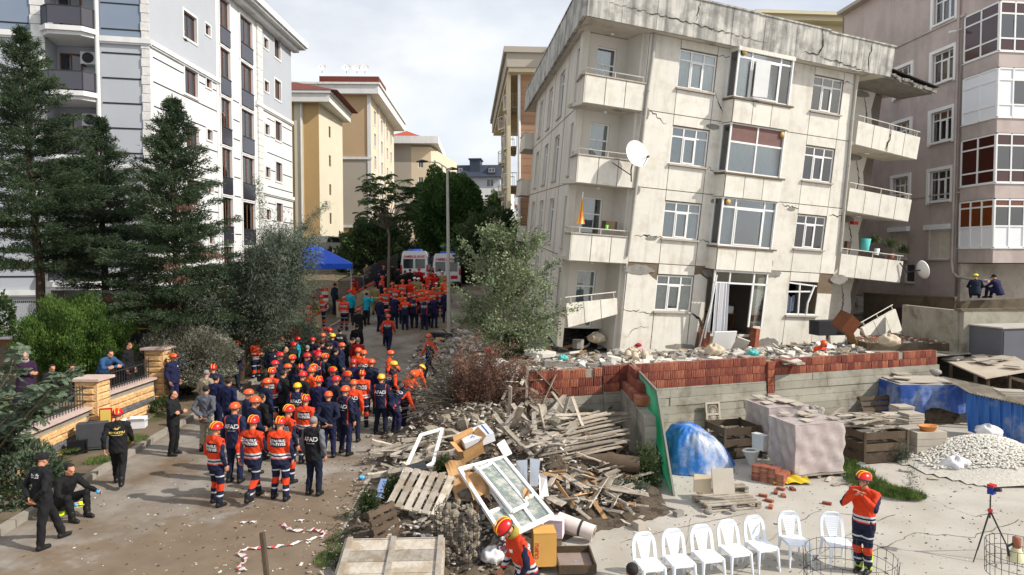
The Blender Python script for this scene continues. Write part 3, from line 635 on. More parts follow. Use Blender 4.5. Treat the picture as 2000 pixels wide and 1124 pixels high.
for k in range(6):
 z = 4.0+2.93*k-.0
 if k: pass
 q = MB(); q.prism([(-4.5, 1.3), (-4.5, -.35), (-4.1, -.75), (-2.6, -.75), (-2.2, -.35), (-2.2, 1.3)], z-.12, z+.1); q.prism([(-4.4, 1.3), (-4.4, -.25), (-4.05, -.6), (-2.7, -.6), (-2.3, -.25), (-2.3, 1.3)], z-.28, z-.121); q.build('balcony_slab', m_white, wb)
 P = [(-4.42, -.0), (-4.42, -.32), (-4.05, -.68), (-2.65, -.68), (-2.28, -.32), (-2.28, 0)]
 q = MB()
 for a, b in zip(P[:-1], P[1:]): q.beam((a[0], a[1], z+.58), (b[0], b[1], z+.58), .012, .8)
 q.build('balcony_glass', m_rglass, wb)
 q = MB()
 for a, b in zip(P[:-1], P[1:]): q.beam((a[0], a[1], z+1.0), (b[0], b[1], z+1.0), .05, .04); q.beam((a[0], a[1], z+.15), (a[0], a[1], z+1.0), .04, .04)
 q.build('balcony_rail', m_dkmetal, wb)
 window(wb, -4.3, z+.1, .95, 2.2, y=1.3, cols=(.5,), rows=(), fr=m_brown, sill=False, far=True)
def ac(parent, loc, rz=0, lab='white air conditioner unit'):
 a = thing('air_conditioner', lab, 'air conditioner'); a.matrix_world = parent @ Matrix.Translation(loc) @ Matrix.Rotation(rz, 4, 'Z')
 q = MB(); q.box((0, 0, 0), (.85, .32, .58)); q.build('casing', m_white, a)
 q = MB(); q.lathe([(0, .0), (.22, 0), (.25, .015), (.25, .03)], 16); q.build('fan_grille', m_dkmetal, a, (.33, -.003, .29), (R(90), 0, 0))
 q = MB(); q.box((.05, .02, -.06), (.1, .5, -.005)); q.box((.72, .02, -.06), (.77, .5, -.005)); q.build('bracket', m_dkmetal, a)
ac(WB, (-3.3, .95, 14.55), lab='white air conditioner unit under the uppermost visible balcony of the white building')
ac(WB, (-3.3, .95, 11.6), lab='white air conditioner unit under the balcony with a red chair')
bc = thing('garden_chair', 'dark red chair standing on the second balcony of the white building', 'chair'); bc.matrix_world = WB @ Matrix.Translation((-3.4, .1, 12.85))
q = MB(); q.box((0, 0, .4), (.9, .5, .44)); q.build('seat', m_door, bc)
for a in (.03, .83):
 for b in (.03, .43): q = MB(); q.box((a, b, 0), (a+.04, b+.04, .4)); q.build('leg', m_door, bc)
WS2 = WB @ Matrix.Rotation(R(90-1.46-12.5), 4, 'Z')
def sidewall(M): return MB(WB.inverted() @ M)
LM = WB.inverted() @ WS2
FZ = [20.6-2.93*i-.0 for i in range(7)]      # heads of the tall windows, one per storey
holes = []
wl = []
for i in range(7):
 h = 20.6-2.93*i
 if i < 6:
  wl.append((7.5, h-2.8+.0, 1.35, 2.75, 'tall')); wl.append((10.35, h-2.85, 1.9, 2.75, 'tall2'))
 wl.append((3.3, h-1.42-2.55+1.5 if False else 16.85+2.93*(1-i), 1.4, 1.35, 'w')); wl.append((5.7, 17.75+2.93*(1-i), .62, .58, 's'))
 wl.append((14.2+.0, 19.45+2.93*(0-i)-.75+.9, .8, .7, 's')); wl.append((16.1, 19.55-2.93*i, 1.2, 1.35, 'w'))
holes = [(a, z, a+w, z+h) for a, z, w, h, t in wl if z > 1.5 and z+h < 21]
q = MB(LM); wall_holes(q, .0, 19.6, 1.2, 21.2, holes, .28, 0.0); q.build('street_wall', m_white, wb)
for (a, b) in ((.06, 6.98), (12.95, 19.55)):
 q = MB(LM); wall_holes(q, a, b, 15.72, 21.15, [h for h in holes], .012, -.0135); q.build('upper_wall_band', m_lgrey, wb)
for a, z, w, h, t in wl:
 if not (z > 1.5 and z+h < 21): continue
 window(wb, a, z, w, h, y=.1, M=LM, cols=(.5,) if t in ('tall', 'tall2', 'w') else (), rows=(), fr=m_brown, curtain=0, pane=None, sill=False, far=(t != 'tall2' and t != 'tall'), b=.07, sash=False)
 q = MB(LM); g = .12 if t != 's' else .09
 q.box((a-g, -.05, z-g), (a+w+g, -.002, z-.001)); q.box((a-g, -.05, z+h+.001), (a+w+g, -.002, z+h+g)); q.box((a-g, -.05, z), (a-.001, -.002, z+h)); q.box((a+w+.001, -.05, z), (a+w+g, -.002, z+h)); q.build('window_surround', m_white, wb)
 if t[0:4] == 'tall':
  q = MB(LM); q.box((a+.02, -.09, z+.05), (a+w-.02, -.075, z+1.0)); q.build('window_guard_glass', m_rglass, wb)
  q = MB(LM); q.box((a, -.12, z+1.0), (a+w, -.06, z+1.05)); q.build('guard_rail', m_dkmetal, wb)
for z in [14.88-1.17*i for i in range(11)]:
 for a, b in ((.3, 7.2), (9.2, 10.1), (14.6, 19.5)):
  hs_ = sorted([h for h in holes if h[1]-.14 < z < h[3]+.14 and h[2] > a and h[0] < b]); x = a
  for h in hs_+[(b+.13, 0, b+.13, 0)]:
   if h[0]-.13 > x+.05: q = MB(LM); q.box((x, -.012, z-.03), (min(h[0]-.13, b), -.003, z+.03)); q.build('groove', m_groove, wb)
   x = max(x, h[2]+.13)
for z in (15.5, 9.75, 3.7):
 for a, b in ((.0, 7.3), (12.6, 19.6)): q = MB(LM); q.box((a, -.15, z-.12), (b, -.002, z+.12)); q.box((a, -.09, z-.2), (b, -.003, z-.121)); q.build('string_course', m_white, wb)
for a, b in ((12.9, 13.75), (6.95, 7.25)):
 for i in range(46 if a > 10 else 1):
  q = MB(LM)
  if a > 10: q.box((a, -.1-.012*(i % 2), 1.3+.425*i), (b, -.003, 1.3+.425*i+.4))
  else: q.box((a, -.05, 1.3), (b, -.003, 21.1))
  q.build('quoin_stone' if a > 10 else 'pilaster', m_quoin if a > 10 else m_white, wb)
q = MB(LM); q.box((-1.0, -.9, 21.2), (20.4, .5, 21.35)); q.box((-1.1, -1.05, 21.35), (20.5, .5, 21.75)); q.box((-.6, -.5, 20.9), (20.0, -.02, 21.2)); q.build('roof_cornice', m_white, wb)
q = MB(); q.box((-14, .3, 21.2), (0, 18, 21.4)); q.box((-14, 17.7, 1.2), (2, 18, 21.2)); q.build('roof', m_lgrey, wb)
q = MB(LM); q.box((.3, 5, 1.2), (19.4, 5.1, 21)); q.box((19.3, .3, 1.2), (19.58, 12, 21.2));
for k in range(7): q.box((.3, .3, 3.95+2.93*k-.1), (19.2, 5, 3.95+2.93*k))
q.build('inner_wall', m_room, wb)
for i, (px, py) in enumerate(((362, 62), (434, 208))):
 Pm = Plane((0, 0, 0), 0, WS2); u, z = Pm.uz(px, py)
 pp = WS2 @ Vector((u, .18, z-1.62)); WINDOW_PEOPLE = globals().setdefault('WINDOW_PEOPLE', []); WINDOW_PEOPLE.append(pp)
def facade(parent, LM_, w, h0, h1, m, wins, fr=m_pvc, th=.25, sill=False, cols=(.5,), rows=(), surround=None, name='wall', pane=None, far=True):
 hs_ = [(a, z, a+ww, z+hh) for a, z, ww, hh in wins]
 q = MB(LM_); wall_holes(q, 0, w, h0, h1, hs_, th, 0); q.build(name, m, parent)
 for a, z, ww, hh in wins:
  window(parent, a, z, ww, hh, y=.08, M=LM_, cols=cols, rows=rows, fr=fr, far=far, sill=sill, pane=pane, sash=False)
  if surround:
   g = .14; q = MB(LM_); q.box((a-g, -.05, z-g), (a+ww+g, -.002, z-.001)); q.box((a-g, -.05, z+hh+.001), (a+ww+g, -.002, z+hh+g)); q.box((a-g, -.05, z), (a-.001, -.002, z+hh)); q.box((a+ww+.001, -.05, z), (a+ww+g, -.002, z+hh)); q.build('window_surround', surround, parent)
def T(x, y, z=0): return Matrix.Translation((x, y, z))
def RZm(d): return Matrix.Rotation(R(d), 4, 'Z')
def slab_poly(parent, pts, z0, z1, m, name):
 q = MB(); q.prism(pts, z0, z1); return q.build(name, m, parent)
def hip(parent, x0, y0, x1, y1, z, h, m, name='roof', ov=.8):
 x0 -= ov; y0 -= ov; x1 += ov; y1 += ov; k = min(x1-x0, y1-y0)/2; q = MB()
 if (x1-x0) > (y1-y0): a, b = (x0+k, (y0+y1)/2), (x1-k, (y0+y1)/2)
 else: a, b = ((x0+x1)/2, y0+k), ((x0+x1)/2, y1-k)
 q.add([(x0, y0, z), (x1, y0, z), (x1, y1, z), (x0, y1, z), (*a, z+h), (*b, z+h)], [(0, 1, 5 if (x1-x0) > (y1-y0) else 4, 4) if (x1-x0) > (y1-y0) else (0, 1, 4), (1, 2, 5) if (x1-x0) > (y1-y0) else (1, 2, 5, 4), (2, 3, 4, 5) if (x1-x0) > (y1-y0) else (2, 3, 5), (3, 0, 4) if (x1-x0) > (y1-y0) else (3, 0, 4, 5), (3, 2, 1, 0)])
 return q.build(name, m, parent)
m_yel = mat('ochre_render', lin((182, 152, 106)), .9, .07, .4, .1); m_yel2 = mat('pale_yellow_render', lin((200, 192, 170)), .9, .06, .4, .1)
M1 = T(-18.5, 66) @ RZm(2); yb = root('apartment_building', 'yellow apartment building with brown hipped roof and a white corner pipe', 'building', M1)
q = MB(); q.box((-14, 0, 3), (0, .3, 20)); q.build('front_wall', m_yel, yb)
q = MB(); q.box((-2.3, -.14, 3), (-1.5, -.001, 20)); q.build('pilaster', m_yel2, yb)
q = MB(); q.box((-1.7, -.25, 3), (-1.6, -.145, 20)); q.build('drain_pipe', m_pvc, yb)
LMy = RZm(90-3) ; facade(yb, LMy, 8.5, 3, 20, m_yel2, [(3.3, 17.4-2.9*k, .7, 1.1) for k in range(5)], fr=m_brown, surround=None)
q = MB(); q.box((-14, 8, 3), (.4, 8.3, 20)); q.build('back_wall', m_yel, yb)
q = MB(); q.box((-15, -.8, 20), (1.2, 9.2, 20.8)); q.box((-15.1, -.95, 20.801), (1.35, 9.4, 21.05)); q.build('eave', m_ltan, yb)
hip(yb, -14, 0, 1, 8.5, 21.06, 2.0, m_slatroof, ov=1.0)
q = MB(); q.box((-9, -.04, 4.5), (-3, -.002, 7)); q.build('garage_shade_panel', m_room, yb)  # flat dark panel on the wall, standing in for the shade of an opening
m_tan = mat('tan_render', lin((178, 152, 120)), .9, .06, .3, .1); m_bg = mat('beige_grey_render', lin((164, 156, 144)), .9, .06, .3, .1); m_bg2 = mat('beige_sunlit_render', lin((206, 190, 164)), .9, .06, .3, .1)
M2 = T(-17.7, 86) @ RZm(1.5); tbd = root('apartment_building', 'tan and beige apartment building with red tiled roof and satellite dishes', 'building', M2)
for z0, z1, m in ((2, 12.0, m_tan), (12.0, 17.7, m_bg), (17.7, 25.8, m_tan)): q = MB(); q.box((-13, 0, z0 if z0 > 2 else 2), (0, .3, z1 if z1 < 25 else 25.5)); q.build('front_wall', m if z0 != 2 else m_tan, tbd)
q = MB(); q.box((-13, -.05, 9.3), (-.4, -.001, 17.6)); q.build('wall_band', m_bg, tbd)
for z in (17.7, 9.2): q = MB(); q.box((-13, -.2, z-.15), (.2, -.051, z+.15)); q.build('string_course', m_white, tbd)
q = MB(); q.box((-.35, -.12, 2), (.1, -.002, 25.5)); q.build('corner_pier', m_white, tbd)
LM2 = RZm(90+1.0); ws = []
for k in range(6):
 for a in (3.0, 9.0, 14.5, 18.5): ws.append((a, 22.6-2.9*k, 1.5, 1.7))
facade(tbd, LM2, 23, 2, 25.5, m_bg2, ws, fr=m_pvc, surround=m_white)
for a in (6.2, 7.0, 12.3): q = MB(LM2); q.box((a, -.15, 2), (a+.45, -.003, 25.5)); q.build('pilaster', m_white, tbd)
q = MB(); q.box((-13, 22.6, 2), (-.4, 22.9, 25.5)); q.build('back_wall', m_bg, tbd)
q = MB(); q.box((-14, -.9, 25.5), (1.2, 24.2, 26.6)); q.box((-14.2, -1.1, 26.601), (1.4, 24.4, 26.85)); q.build('eave', m_white, tbd)
q = MB(); q.add([(-15, -1, 26.86), (-6.0, -1, 26.86), (-4.5, 8, 28.4), (-15, 8, 28.4)], [(0, 1, 2, 3)]); q.add([(-6, -1, 26.86), (1.0, 23, 26.86), (-4.5, 12, 28.4), (-4.5, 8, 28.4)], [(0, 1, 2, 3)]); q.build('roof', m_tile, tbd)
q = MB(); q.box((-7, 3, 27), (.6, 9, 28.6)); q.build('stair_tower', m_slatroof, tbd)
def dish(parent, M_, r=.45, name='satellite_dish', label=None, top=True):
 q = MB(); q.lathe([(r*t, .28*r*t*t) for t in (0, .3, .6, .85, 1)]+[(r*1.03, .3*r), (r*.85, .18*r), (r*.4, .02*r-.02), (0, -.02)], 18)
 if top: o = tag(link(name, None), label, 'satellite dish'); o.matrix_world = M_; q.build('reflector', m_pvc, o)
 else: o = q.build(name, m_pvc, parent); o.matrix_parent_inverse = Matrix(); o.matrix_local = M_
 q = MB(); q.tube([(0, -r, .25*r), (0, -r*.3, r*.8)], .018, 5); q.tube([(-r*.7, -r*.6, .25*r), (0, -r*.3, r*.8)], .012, 5); q.cbox((0, -r*.3, r*.85), (.07, .07, .12)); q.build('feed_arm', m_dkmetal, o)
 q = MB(); q.tube([(0, 0, -.05), (0, -.05, -.3), (0, -.9 if top else -.5, -.35)], .03, 6); q.build('mast', m_dkmetal, o)
 return o
for i, dx in enumerate((-6.3, -3.2, -1.9, -.9)): dish(tbd, T(dx, 1.5, 29.2) @ Matrix.Rotation(R(60), 4, 'X'), .55, top=False)
M3 = T(-17.0, 116) @ RZm(2); b3 = root('apartment_building', 'beige apartment building with white eaves and small red roof further up the street', 'building', M3)
q = MB(); q.box((-10, 0, 3), (0, .3, 24.4)); q.build('front_wall', m_bg, b3)
facade(b3, T(0, 0) @ RZm(2), 3.3, 3, 24, m_bg2, [(1.2, 20.5-2.9*k, .8, 1.3) for k in range(6)]); facade(b3, T(3.3, .2) @ RZm(80), 20, 3, 24, m_bg2, [(2+5*j, 20.5-2.9*k, 1.5, 1.6) for k in range(6) for j in range(4)])
for z in (14.2,): q = MB(); q.box((-10, -.2, z), (3.4, -.002, z+.4)); q.build('string_course', m_white, b3)
q = MB(); q.box((-11, -1.2, 24.4), (4.6, 20, 25.6)); q.box((-2.6, 20, 3), (4, 20.3, 24.4)); q.build('eave', m_white, b3)
hip(b3, -6.0, 2, 3, 14, 25.61, 2.2, m_tile, ov=0); q = MB(); q.box((-9, 3, 25.6), (-4.8, 8, 29)); q.box((-9.2, 2.8, 29), (-4.6, 8.2, 29.2)); q.build('stair_tower', m_white, b3)
M4 = T(-15.5, 170) @ RZm(-4); b4 = root('apartment_building', 'distant white terraced house with dark blue mansard roof above the trees', 'building', M4)
facade(b4, T(0, 0), 15, 5, 22.5, m_white, [(1+2.6*j, 19.6-3.1*k, 1.6, 1.2) for k in range(4) for j in range(5)], fr=m_dkmetal)
m_droof = mat('dark_blue_roof', lin((60, 66, 80)), .6, .15, .5, 0)
q = MB(); q.box((-1.0, .6, 22.5), (12.5, 12, 25.3)); q.build('attic_wall', m_lgrey, b4)
q = MB(); q.add([(-1.6, -.4, 25.3), (13.2, -.4, 25.3), (13.2, 12, 25.3), (-1.6, 12, 25.3), (0, 1.6, 28.4), (12.6, 1.6, 28.4), (12.6, 11, 28.4), (0, 11, 28.4)], [(0, 1, 5, 4), (1, 2, 6, 5), (3, 0, 4, 7), (4, 5, 6, 7), (3, 2, 1, 0)]); q.build('roof', m_droof, b4)
q = MB(); q.box((5, .4, 26), (7.6, 5, 29.6)); q.box((4.7, .2, 29.6), (7.9, 5.2, 29.9)); q.box((1.5, -.1, 26), (3.4, 3, 27.7)); q.box((9.6, -.1, 26), (11.5, 3, 27.7)); q.build('dormer', m_droof, b4)
for a in (1.7, 9.8): window(b4, a, 26.4, 1.5, 1.0, y=-.15, far=True, cols=(.5,), rows=(), sill=False)
for a in (3.0, 9.2): window(b4, a, 22.9, 1.8, 1.9, y=.5, far=True, cols=(.5,), rows=(), sill=False)
q = MB(); q.box((11.6, -.6, 10), (13.6, -.002, 21.8)); q.build('balcony_tower', m_tan, b4); q = MB(); q.box((0, -.35, 16.2), (11.5, -.003, 17.2)); q.box((0, -.35, 12.8), (11.5, -.003, 13.6)); q.box((0, -.3, 19.9), (11.4, -.004, 20.2)); q.build('balcony_band', m_pvc, b4)
q = MB(); q.box((15, 0, 5), (15.3, 12, 22.5)); q.box((0, 12, 5), (15, 12.3, 22.5)); q.build('side_wall', m_white, b4)
for i in range(26):      # far housing on the hill
 x = rng.uniform(-60, 60); y = rng.uniform(330, 460); h = rng.uniform(10, 20); w = rng.uniform(10, 18)
 M_ = T(x, y) @ RZm(rng.uniform(-10, 10)); o = root('house', 'small pale far house on the hillside at the end of the street', 'house', M_); o['group'] = 'far houses on the hillside'
 q = MB(); q.box((-w/2, 0, 0), (w/2, 10, 22+h)); q.build('wall', random.choice((m_white, m_bg2, m_bg)), o); hip(o, -w/2, 0, w/2, 10, 22+h+.01, 2.5, random.choice((m_tile, m_slatroof)), ov=.5)
 for k in range(6):
  for j in range(3): window(o, -w/2+1.5+j*w/3.4, 20+h-3*k, 1.5, 1.5, y=-.05, far=True, cols=(), rows=(), sill=False)
m_clad = mat('tan_cladding_board', lin((168, 132, 106)), .8, .08, 1, .1, orand=.06); m_cream = mat('cream_render', lin((206, 192, 164)), .9, .06, .5, .1)
M5 = T(.5, 50.5) @ RZm(4); b5 = root('apartment_building', 'building with tan board cladding and rounded street balconies, behind the leaning one', 'building', M5)
q = MB(); q.box((.0, .05, 1.5), (12, .3, 20)); q.build('front_wall', m_joint, b5)
for i in range(int(18/.52)): q = MB(); q.box((.12, .0, 1.6+.52*i), (12, .048, 1.6+.52*i+.5)); q.build('cladding_board', m_clad, b5)
q = MB(); q.tube([(.02, -.05, 1.5), (.02, -.05, 19.6)], .11, 8); q.build('drain_pipe', m_pvc, b5)
LM5 = T(0, 24) @ RZm(-90-2); facade(b5, LM5, 24, 1.5, 20, m_cream, [(3+5.2*j, 17.0-2.9*k, 1.6, 2.0) for k in range(6) for j in range(4)], surround=m_bg)
for k in range(6):
 for j in (0, 1):
  yb_ = 2.6+8*j; z = 16.6-2.95*k; ang = [math.pi/2+math.pi*i/10 for i in range(11)]
  pts = [(-.05+.95*math.cos(a), yb_+1.3*math.sin(a)) for a in ang]
  q = MB(); q.prism(pts, z-.15, z); q.prism([(x*.8, (y-yb_)*.8+yb_) for x, y in pts], z-.32, z-.151); q.prism([(x*.5, (y-yb_)*.5+yb_) for x, y in pts], z-.5, z-.321); q.build('round_balcony', m_cream, b5)
  q = MB(); q.tube([(x, y, z+.95) for x, y in pts], .03, 5)
  for x, y in pts: q.tube([(x, y, z), (x, y, z+.95)], .018, 4)
  q.build('balcony_rail', m_pvc, b5)
q = MB(); q.box((-.8, -.8, 18.6), (3.0, 25, 18.9)); q.box((3.003, -1.6, 18.75), (12, 25, 19.0)); q.build('soffit', m_cream, b5)
q = MB(); q.box((-.95, -.95, 18.9), (3.0, 25, 19.9)); q.box((-1.15, -1.15, 19.9), (3.0, 25, 20.3)); q.box((3.003, -1.8, 19.0), (12, 25, 20.5)); q.box((2.8, -2.0, 20.5), (12.2, 25.2, 20.95)); q.build('roof_cornice', m_bg, b5)
M6 = T(22.5, 62) @ RZm(5); b6 = root('apartment_building', 'cream building whose roof shows above the leaning building', 'building', M6)
m_crm = mat('yellowish_render', lin((208, 198, 166)), .9, .05, .5, .1)
facade(b6, T(0, 0), 18, 2, 26.2, m_crm, [(3.2+5.0*j, 24.0-3*k, 2.2, 1.5) for k in range(3) for j in range(3)]); q = MB(); q.box((-.3, 0, 2), (-.001, 12, 26.2)); q.build('side_wall', m_crm, b6)
q = MB(); q.box((-1, -1.1, 26.2), (18, 12, 26.6)); q.box((-1.4, -1.5, 26.6), (18, 12, 26.85)); q.build('eave', m_crm, b6)
q = MB(); q.add([(-1.4, -1.5, 26.86), (18, -1.5, 26.86), (18, 8, 28.2), (0, 8, 28.2)], [(0, 1, 2, 3)]); q.build('roof', m_bg, b6)
m_pink = mat('pinkish_grey_render', lin((184, 170, 164)), .9, .07, .35, .15, 10, streak=(lin((150, 136, 130)), .5, 1.6, .5), alt=lin((168, 156, 151)), altsc=.5)
m_pinkl = mat('pale_ground_floor_render', lin((190, 180, 170)), .9, .1, .6, .15, 10, alt=lin((160, 150, 138)), altsc=.8)
m_brg = mat('brown_tinted_glass', lin((66, 34, 30)), .12, .2, 1, 0, spec=.9); m_brg2 = mat('orange_brown_glass', lin((104, 56, 26)), .15, .25, 1.5, 0, spec=.9)
m_wpan = mat('white_panel', lin((222, 224, 228)), .5, .03, 1, 0)
PB = T(21.8, 31) ; pb = root('apartment_building', 'pinkish grey apartment building with white glazed corner bays, at the right edge', 'building', PB)
SP = T(0, 0) @ RZm(5.9-90)          # side wall facing the street: u runs from the back (-) to the corner (0)
wl = [(-4.15, 14.0+2.95*(1-k), 1.5, 1.5) for k in range(5)]+[(-7.0, 14.0-2.95*k, 1.3, 1.5) for k in range(4)]+[(-5.9, 3.9, .8, 1.0)]
q = MB(SP); wall_holes(q, -12, -2.05, 1.0, 20.2, [(a, z, a+w, z+h) for a, z, w, h in wl]); q.box((-2.05, .0, 16.7), (-.001, .25, 20.2)); q.build('street_wall', m_pink, pb)
for i, (a, z, w, h) in enumerate(wl):
 if z > 5 and i not in (4, 8):
  window(pb, a, z, w, h, y=.09, M=SP, cols=(.33, .67), rows=(.72,), curtain=1 if z > 9 else 2, sill=False)
  q = MB(SP); g = .16; q.box((a-g, -.09, z-g), (a-.001, -.001, z+h+g)); q.box((a+w+.001, -.09, z-g), (a+w+g, -.001, z+h+g)); q.box((a, -.088, z+h+.001), (a+w, -.001, z+h+g)); q.box((a-.05, -.13, z-.1), (a+w+.05, -.001, z-.001)); q.build('window_surround', m_pvc, pb)
 elif z > 5:
  window(pb, a, z, w, h, y=.05, M=SP, cols=(.5,), rows=(), sill=True, pane=[m_curt[2]]); q = MB(SP); q.box((a-.15, -.2, z+h), (a+w+.15, -.001, z+h+.25)); q.build('shutter_box', m_wpan, pb)
  for j in range(14): q = MB(SP); q.box((a+.06, .05, z+.08+j*(h-.1)/14), (a+w-.06, .065, z+.08+(j+.72)*(h-.1)/14)); q.build('shutter_slat', m_curt[2], pb)
 else: window(pb, a, z, w, h, y=.09, M=SP, far=True, cols=(), rows=())
q = MB(SP); q.box((-12, -.07, 16.72), (-2.0, -.001, 16.84)); q.box((-12, -.04, 8.35), (-2.0, -.001, 8.42)); q.build('string_course', m_pink, pb)
q = MB(SP); q.tube([(-2.35, -.1, 20), (-2.35, -.1, 5.0)], .06, 6); q.tube([(-2.35, -.1, 5.0), (-2.2, -.15, 4.5), (-1.9, -.15, 4.3), (-.1, -.05, 4.15)], .07, 6); q.build('drain_pipe', m_pink, pb)
FPm = RZm(8)
for k in range(5):                  # glazed corner bay storeys
 z1 = 16.7-2.92*k+.0; z1 = 16.7-2.93*k; zb_ = 14.5-2.93*k; top = zb_+2.15
 if k == 4: break
 cellz = (zb_, zb_+.55, zb_+1.65, top)
 mats_side = (m_brg, m_wpan, m_brg, m_brg2)[k]
 if k == 3: cellz = (zb_, zb_+.95, zb_+1.75 if False else zb_+1.85, top)
 for Mx, u0, u1, n, front in ((SP, -2.02, -.02, 2 if k < 3 else 3, False), (FPm, .02, 6.0, 8, True)):
  w = (u1-u0)/n; q = MB(Mx)
  for i in range(n+1): q.box((u0+w*i-.035, -.04, zb_), (u0+w*i+.035, .05, top))
  for zz in cellz:
   for i in range(n): q.box((u0+w*i+.035, -.035, zz-.035), (u0+w*(i+1)-.035, .045, zz+.035))
  bf = q.build('bay_window', m_pvc, pb)
  for i in range(n):
   for j in range(3):
    if not front: m_ = mats_side if not (k == 3 and j == 0) else m_wpan
    else: m_ = ((m_brg, m_glass, m_brg), (m_wpan, m_glass if i in (1, 2, 5) else m_wpan, m_wpan), (m_brg2 if False else m_brg, m_glass, m_brg), (m_wpan, m_glass, m_brg2))[k][j]
    q = MB(Mx); q.box((u0+w*i+.036, -.005, cellz[j]+.036), (u0+w*(i+1)-.036, .01, cellz[j+1]-.036)); q.build('pane', m_, bf)
 q = MB(FPm); q.grid(lambda a, c: (.1+5.5*a, .3+.05*math.sin(a*150), zb_+.1+1.9*c), 240, 2); q.build('curtain', m_curt[0], pb)
 q = MB(SP); q.box((-2.05, -.02, zb_-.72), (-.001, .2, zb_-.036)); q.build('bay_band', m_pink, pb)
 q = MB(FPm); q.box((.0, -.02, zb_-.72), (6, .2, zb_-.036)); q.build('bay_band', m_pink, pb)
 q = MB(SP); q.box((-2.1, -.07, zb_-.07), (.02, -.021, zb_-.037)); q.build('sill', m_pvc, pb); q = MB(FPm); q.box((-.02, -.07, zb_-.07), (6, -.021, zb_-.037)); q.build('sill', m_pvc, pb)
q = MB(FPm); q.box((0, 0, 16.7), (8, .2, 20.2)); q.build('front_wall', m_pink, pb)
q = MB(SP); q.add([(-2.05, 0, 4.95), (0, 0, 4.95), (0, 6, 4.95), (-2.05, 6, 4.95)], [(0, 1, 2, 3)]); q.build('bay_underside', m_pink, pb)
q = MB(SP); q.box((-2.25, .0, 1.0), (-2.05, .3, 16.7)); q.box((-2.05, .02, 1.0), (-1.9, 8, 4.95)); q.build('ground_floor_wall', m_pinkl, pb)
q = MB(); q.box((.2, 2.4, 1.0), (10, 2.7, 4.94)); q.build('ground_floor_wall', m_pinkl, pb)
q = MB(SP); q.box((-12, -.5, 20.2), (.5, 6, 20.4)); q.build('roof_eave', m_bg, pb)
q = MB(); q.box((-1.2, 12, 1), (12, 12.2, 20.2)); q.box((.4, 4.5, 5), (9, 4.6, 20));
for k in range(5): q.box((.3, .5, 4.96+2.93*k-.02), (8, 4.4, 5.05+2.93*k))
q.build('inner_wall', m_room, pb)
cmr = thing('security_camera', 'white security camera on the corner of the pink building', 'camera'); cmr.matrix_world = PB @ SP @ T(-2.3, -.25, 16.1)
q = MB(); q.tube([(0, 0, 0), (-.05, -.32, -.05)], .06, 8); q.build('camera_body', m_pvc, cmr); q = MB(); q.tube([(0, 0, 0), (.05, .24, .1)], .02, 5); q.build('bracket', m_pvc, cmr)
# ---------------------------------------------------------------- retaining wall with bricks
m_board = mat('board_marked_concrete', lin((150, 146, 134)), .95, .22, 1.1, .6, 9, orand=.1, alt=lin((112, 104, 90)), altsc=1.4, altr=(.5, .7))
ribs = MB()
def brick_mesh(w=.258, h=.258, d=.2, n=4, seed=0):
 q = MB(); rr = random.Random(seed); xs = []
 for i in range(n): a = -w/2+w*i/n; xs += [(a+.006, -.008), (a+w/n-.014, -.008), (a+w/n-.01, 0.004), (a+w/n+.002, .004)]
 xs[0] = (-w/2, -.006); xs[-1] = (w/2, 0.0); m = len(xs)
 t = [rr.uniform(-.008, .004) for _ in range(m)]
 vs = [(x, y, .0) for x, y in xs]+[(x, y, h+t[i]) for i, (x, y) in enumerate(xs)]+[(-w/2, d, 0), (w/2, d, 0), (w/2, d, h), (-w/2, d, h)]
 fs = [(i, i+1, m+i+1, m+i) for i in range(m-1)]; b = 2*m
 fs += [(m-1, b+1, b+2, 2*m-1), (b, 0, m, b+3), (b+1, b, b+3, b+2), tuple(range(m, 2*m))+(b+2, b+3)]
 q.add(vs, fs); return q.mesh('brick', m_brick)
BM = [brick_mesh(seed=i, n=4+i % 2) for i in range(4)]
def P2(x): return Vector((x, wally(x), 0))
WD = (P2(10)-P2(0)).normalized(); WYAW = math.atan2(WD.y, WD.x)
rw = thing('retaining_wall', 'long board marked concrete retaining wall topped with courses of hollow red brick', 'wall', (P2(.0).x, P2(.0).y, 0), WYAW)
rb = random.Random(5)
def sec(u0, u1, top, nb, skip=()):
 z = -.7; i = 0
 while z < top-.02:
  h = min(.27, top-z); cuts = [u0]+sorted(rb.uniform(u0+.5, u1-.5) for _ in range(int((u1-u0)/3)))+[u1]
  for a, b in zip(cuts[:-1], cuts[1:]):
   if b-a < .02: continue
   d = rb.uniform(-.018, .018); q = MB(); q.box((a+.002, d, z+.006), (b-.002, .3, z+h-.004)); q.build('cast_board_course', m_board, rw)
  z += h; i += 1
 n = int((u1-u0)/.268)
 for r in range(nb):
  for j in range(n):
   if (r, j) in skip or (r == nb-1 and rb.random() < .04): continue
   o = link('brick', BM[rb.randrange(4)], rw, (u0+.14+.268*j+rb.uniform(-.006, .006)+(.0 if r % 2 else .03), .05+rb.uniform(-.012, .012), top+.012+.272*r+rb.uniform(-.004, .004)), (0, rb.uniform(-.015, .015), 0))
 for r in range(nb):
  q = MB(); q.box((u0+.01, .1, top+.272*r-.001), (u1-.01, .235, top+.272*(r+1)-.03)); q.build('mortar_core', m_mort, rw)
sec(.3, 3.05, .93, 3); sec(3.06, 9.25, .98, 3)
sec(9.6, 17.2, 1.16, 2)
q = MB(); q.box((9.26, -.06, -.7), (9.59, .3, .55)); q.build('pier', m_board, rw)
for r in range(4): link('brick', BM[r % 4], rw, (9.42, -.03, .56+.275*r))
q = MB(); q.box((9.3, .1, .55), (9.55, .3, 1.6)); q.build('mortar_core', m_mort, rw)
q = MB(); q.box((.2, .12, -.7), (17.2, .29, .9)); q.build('wall_core', m_board, rw)
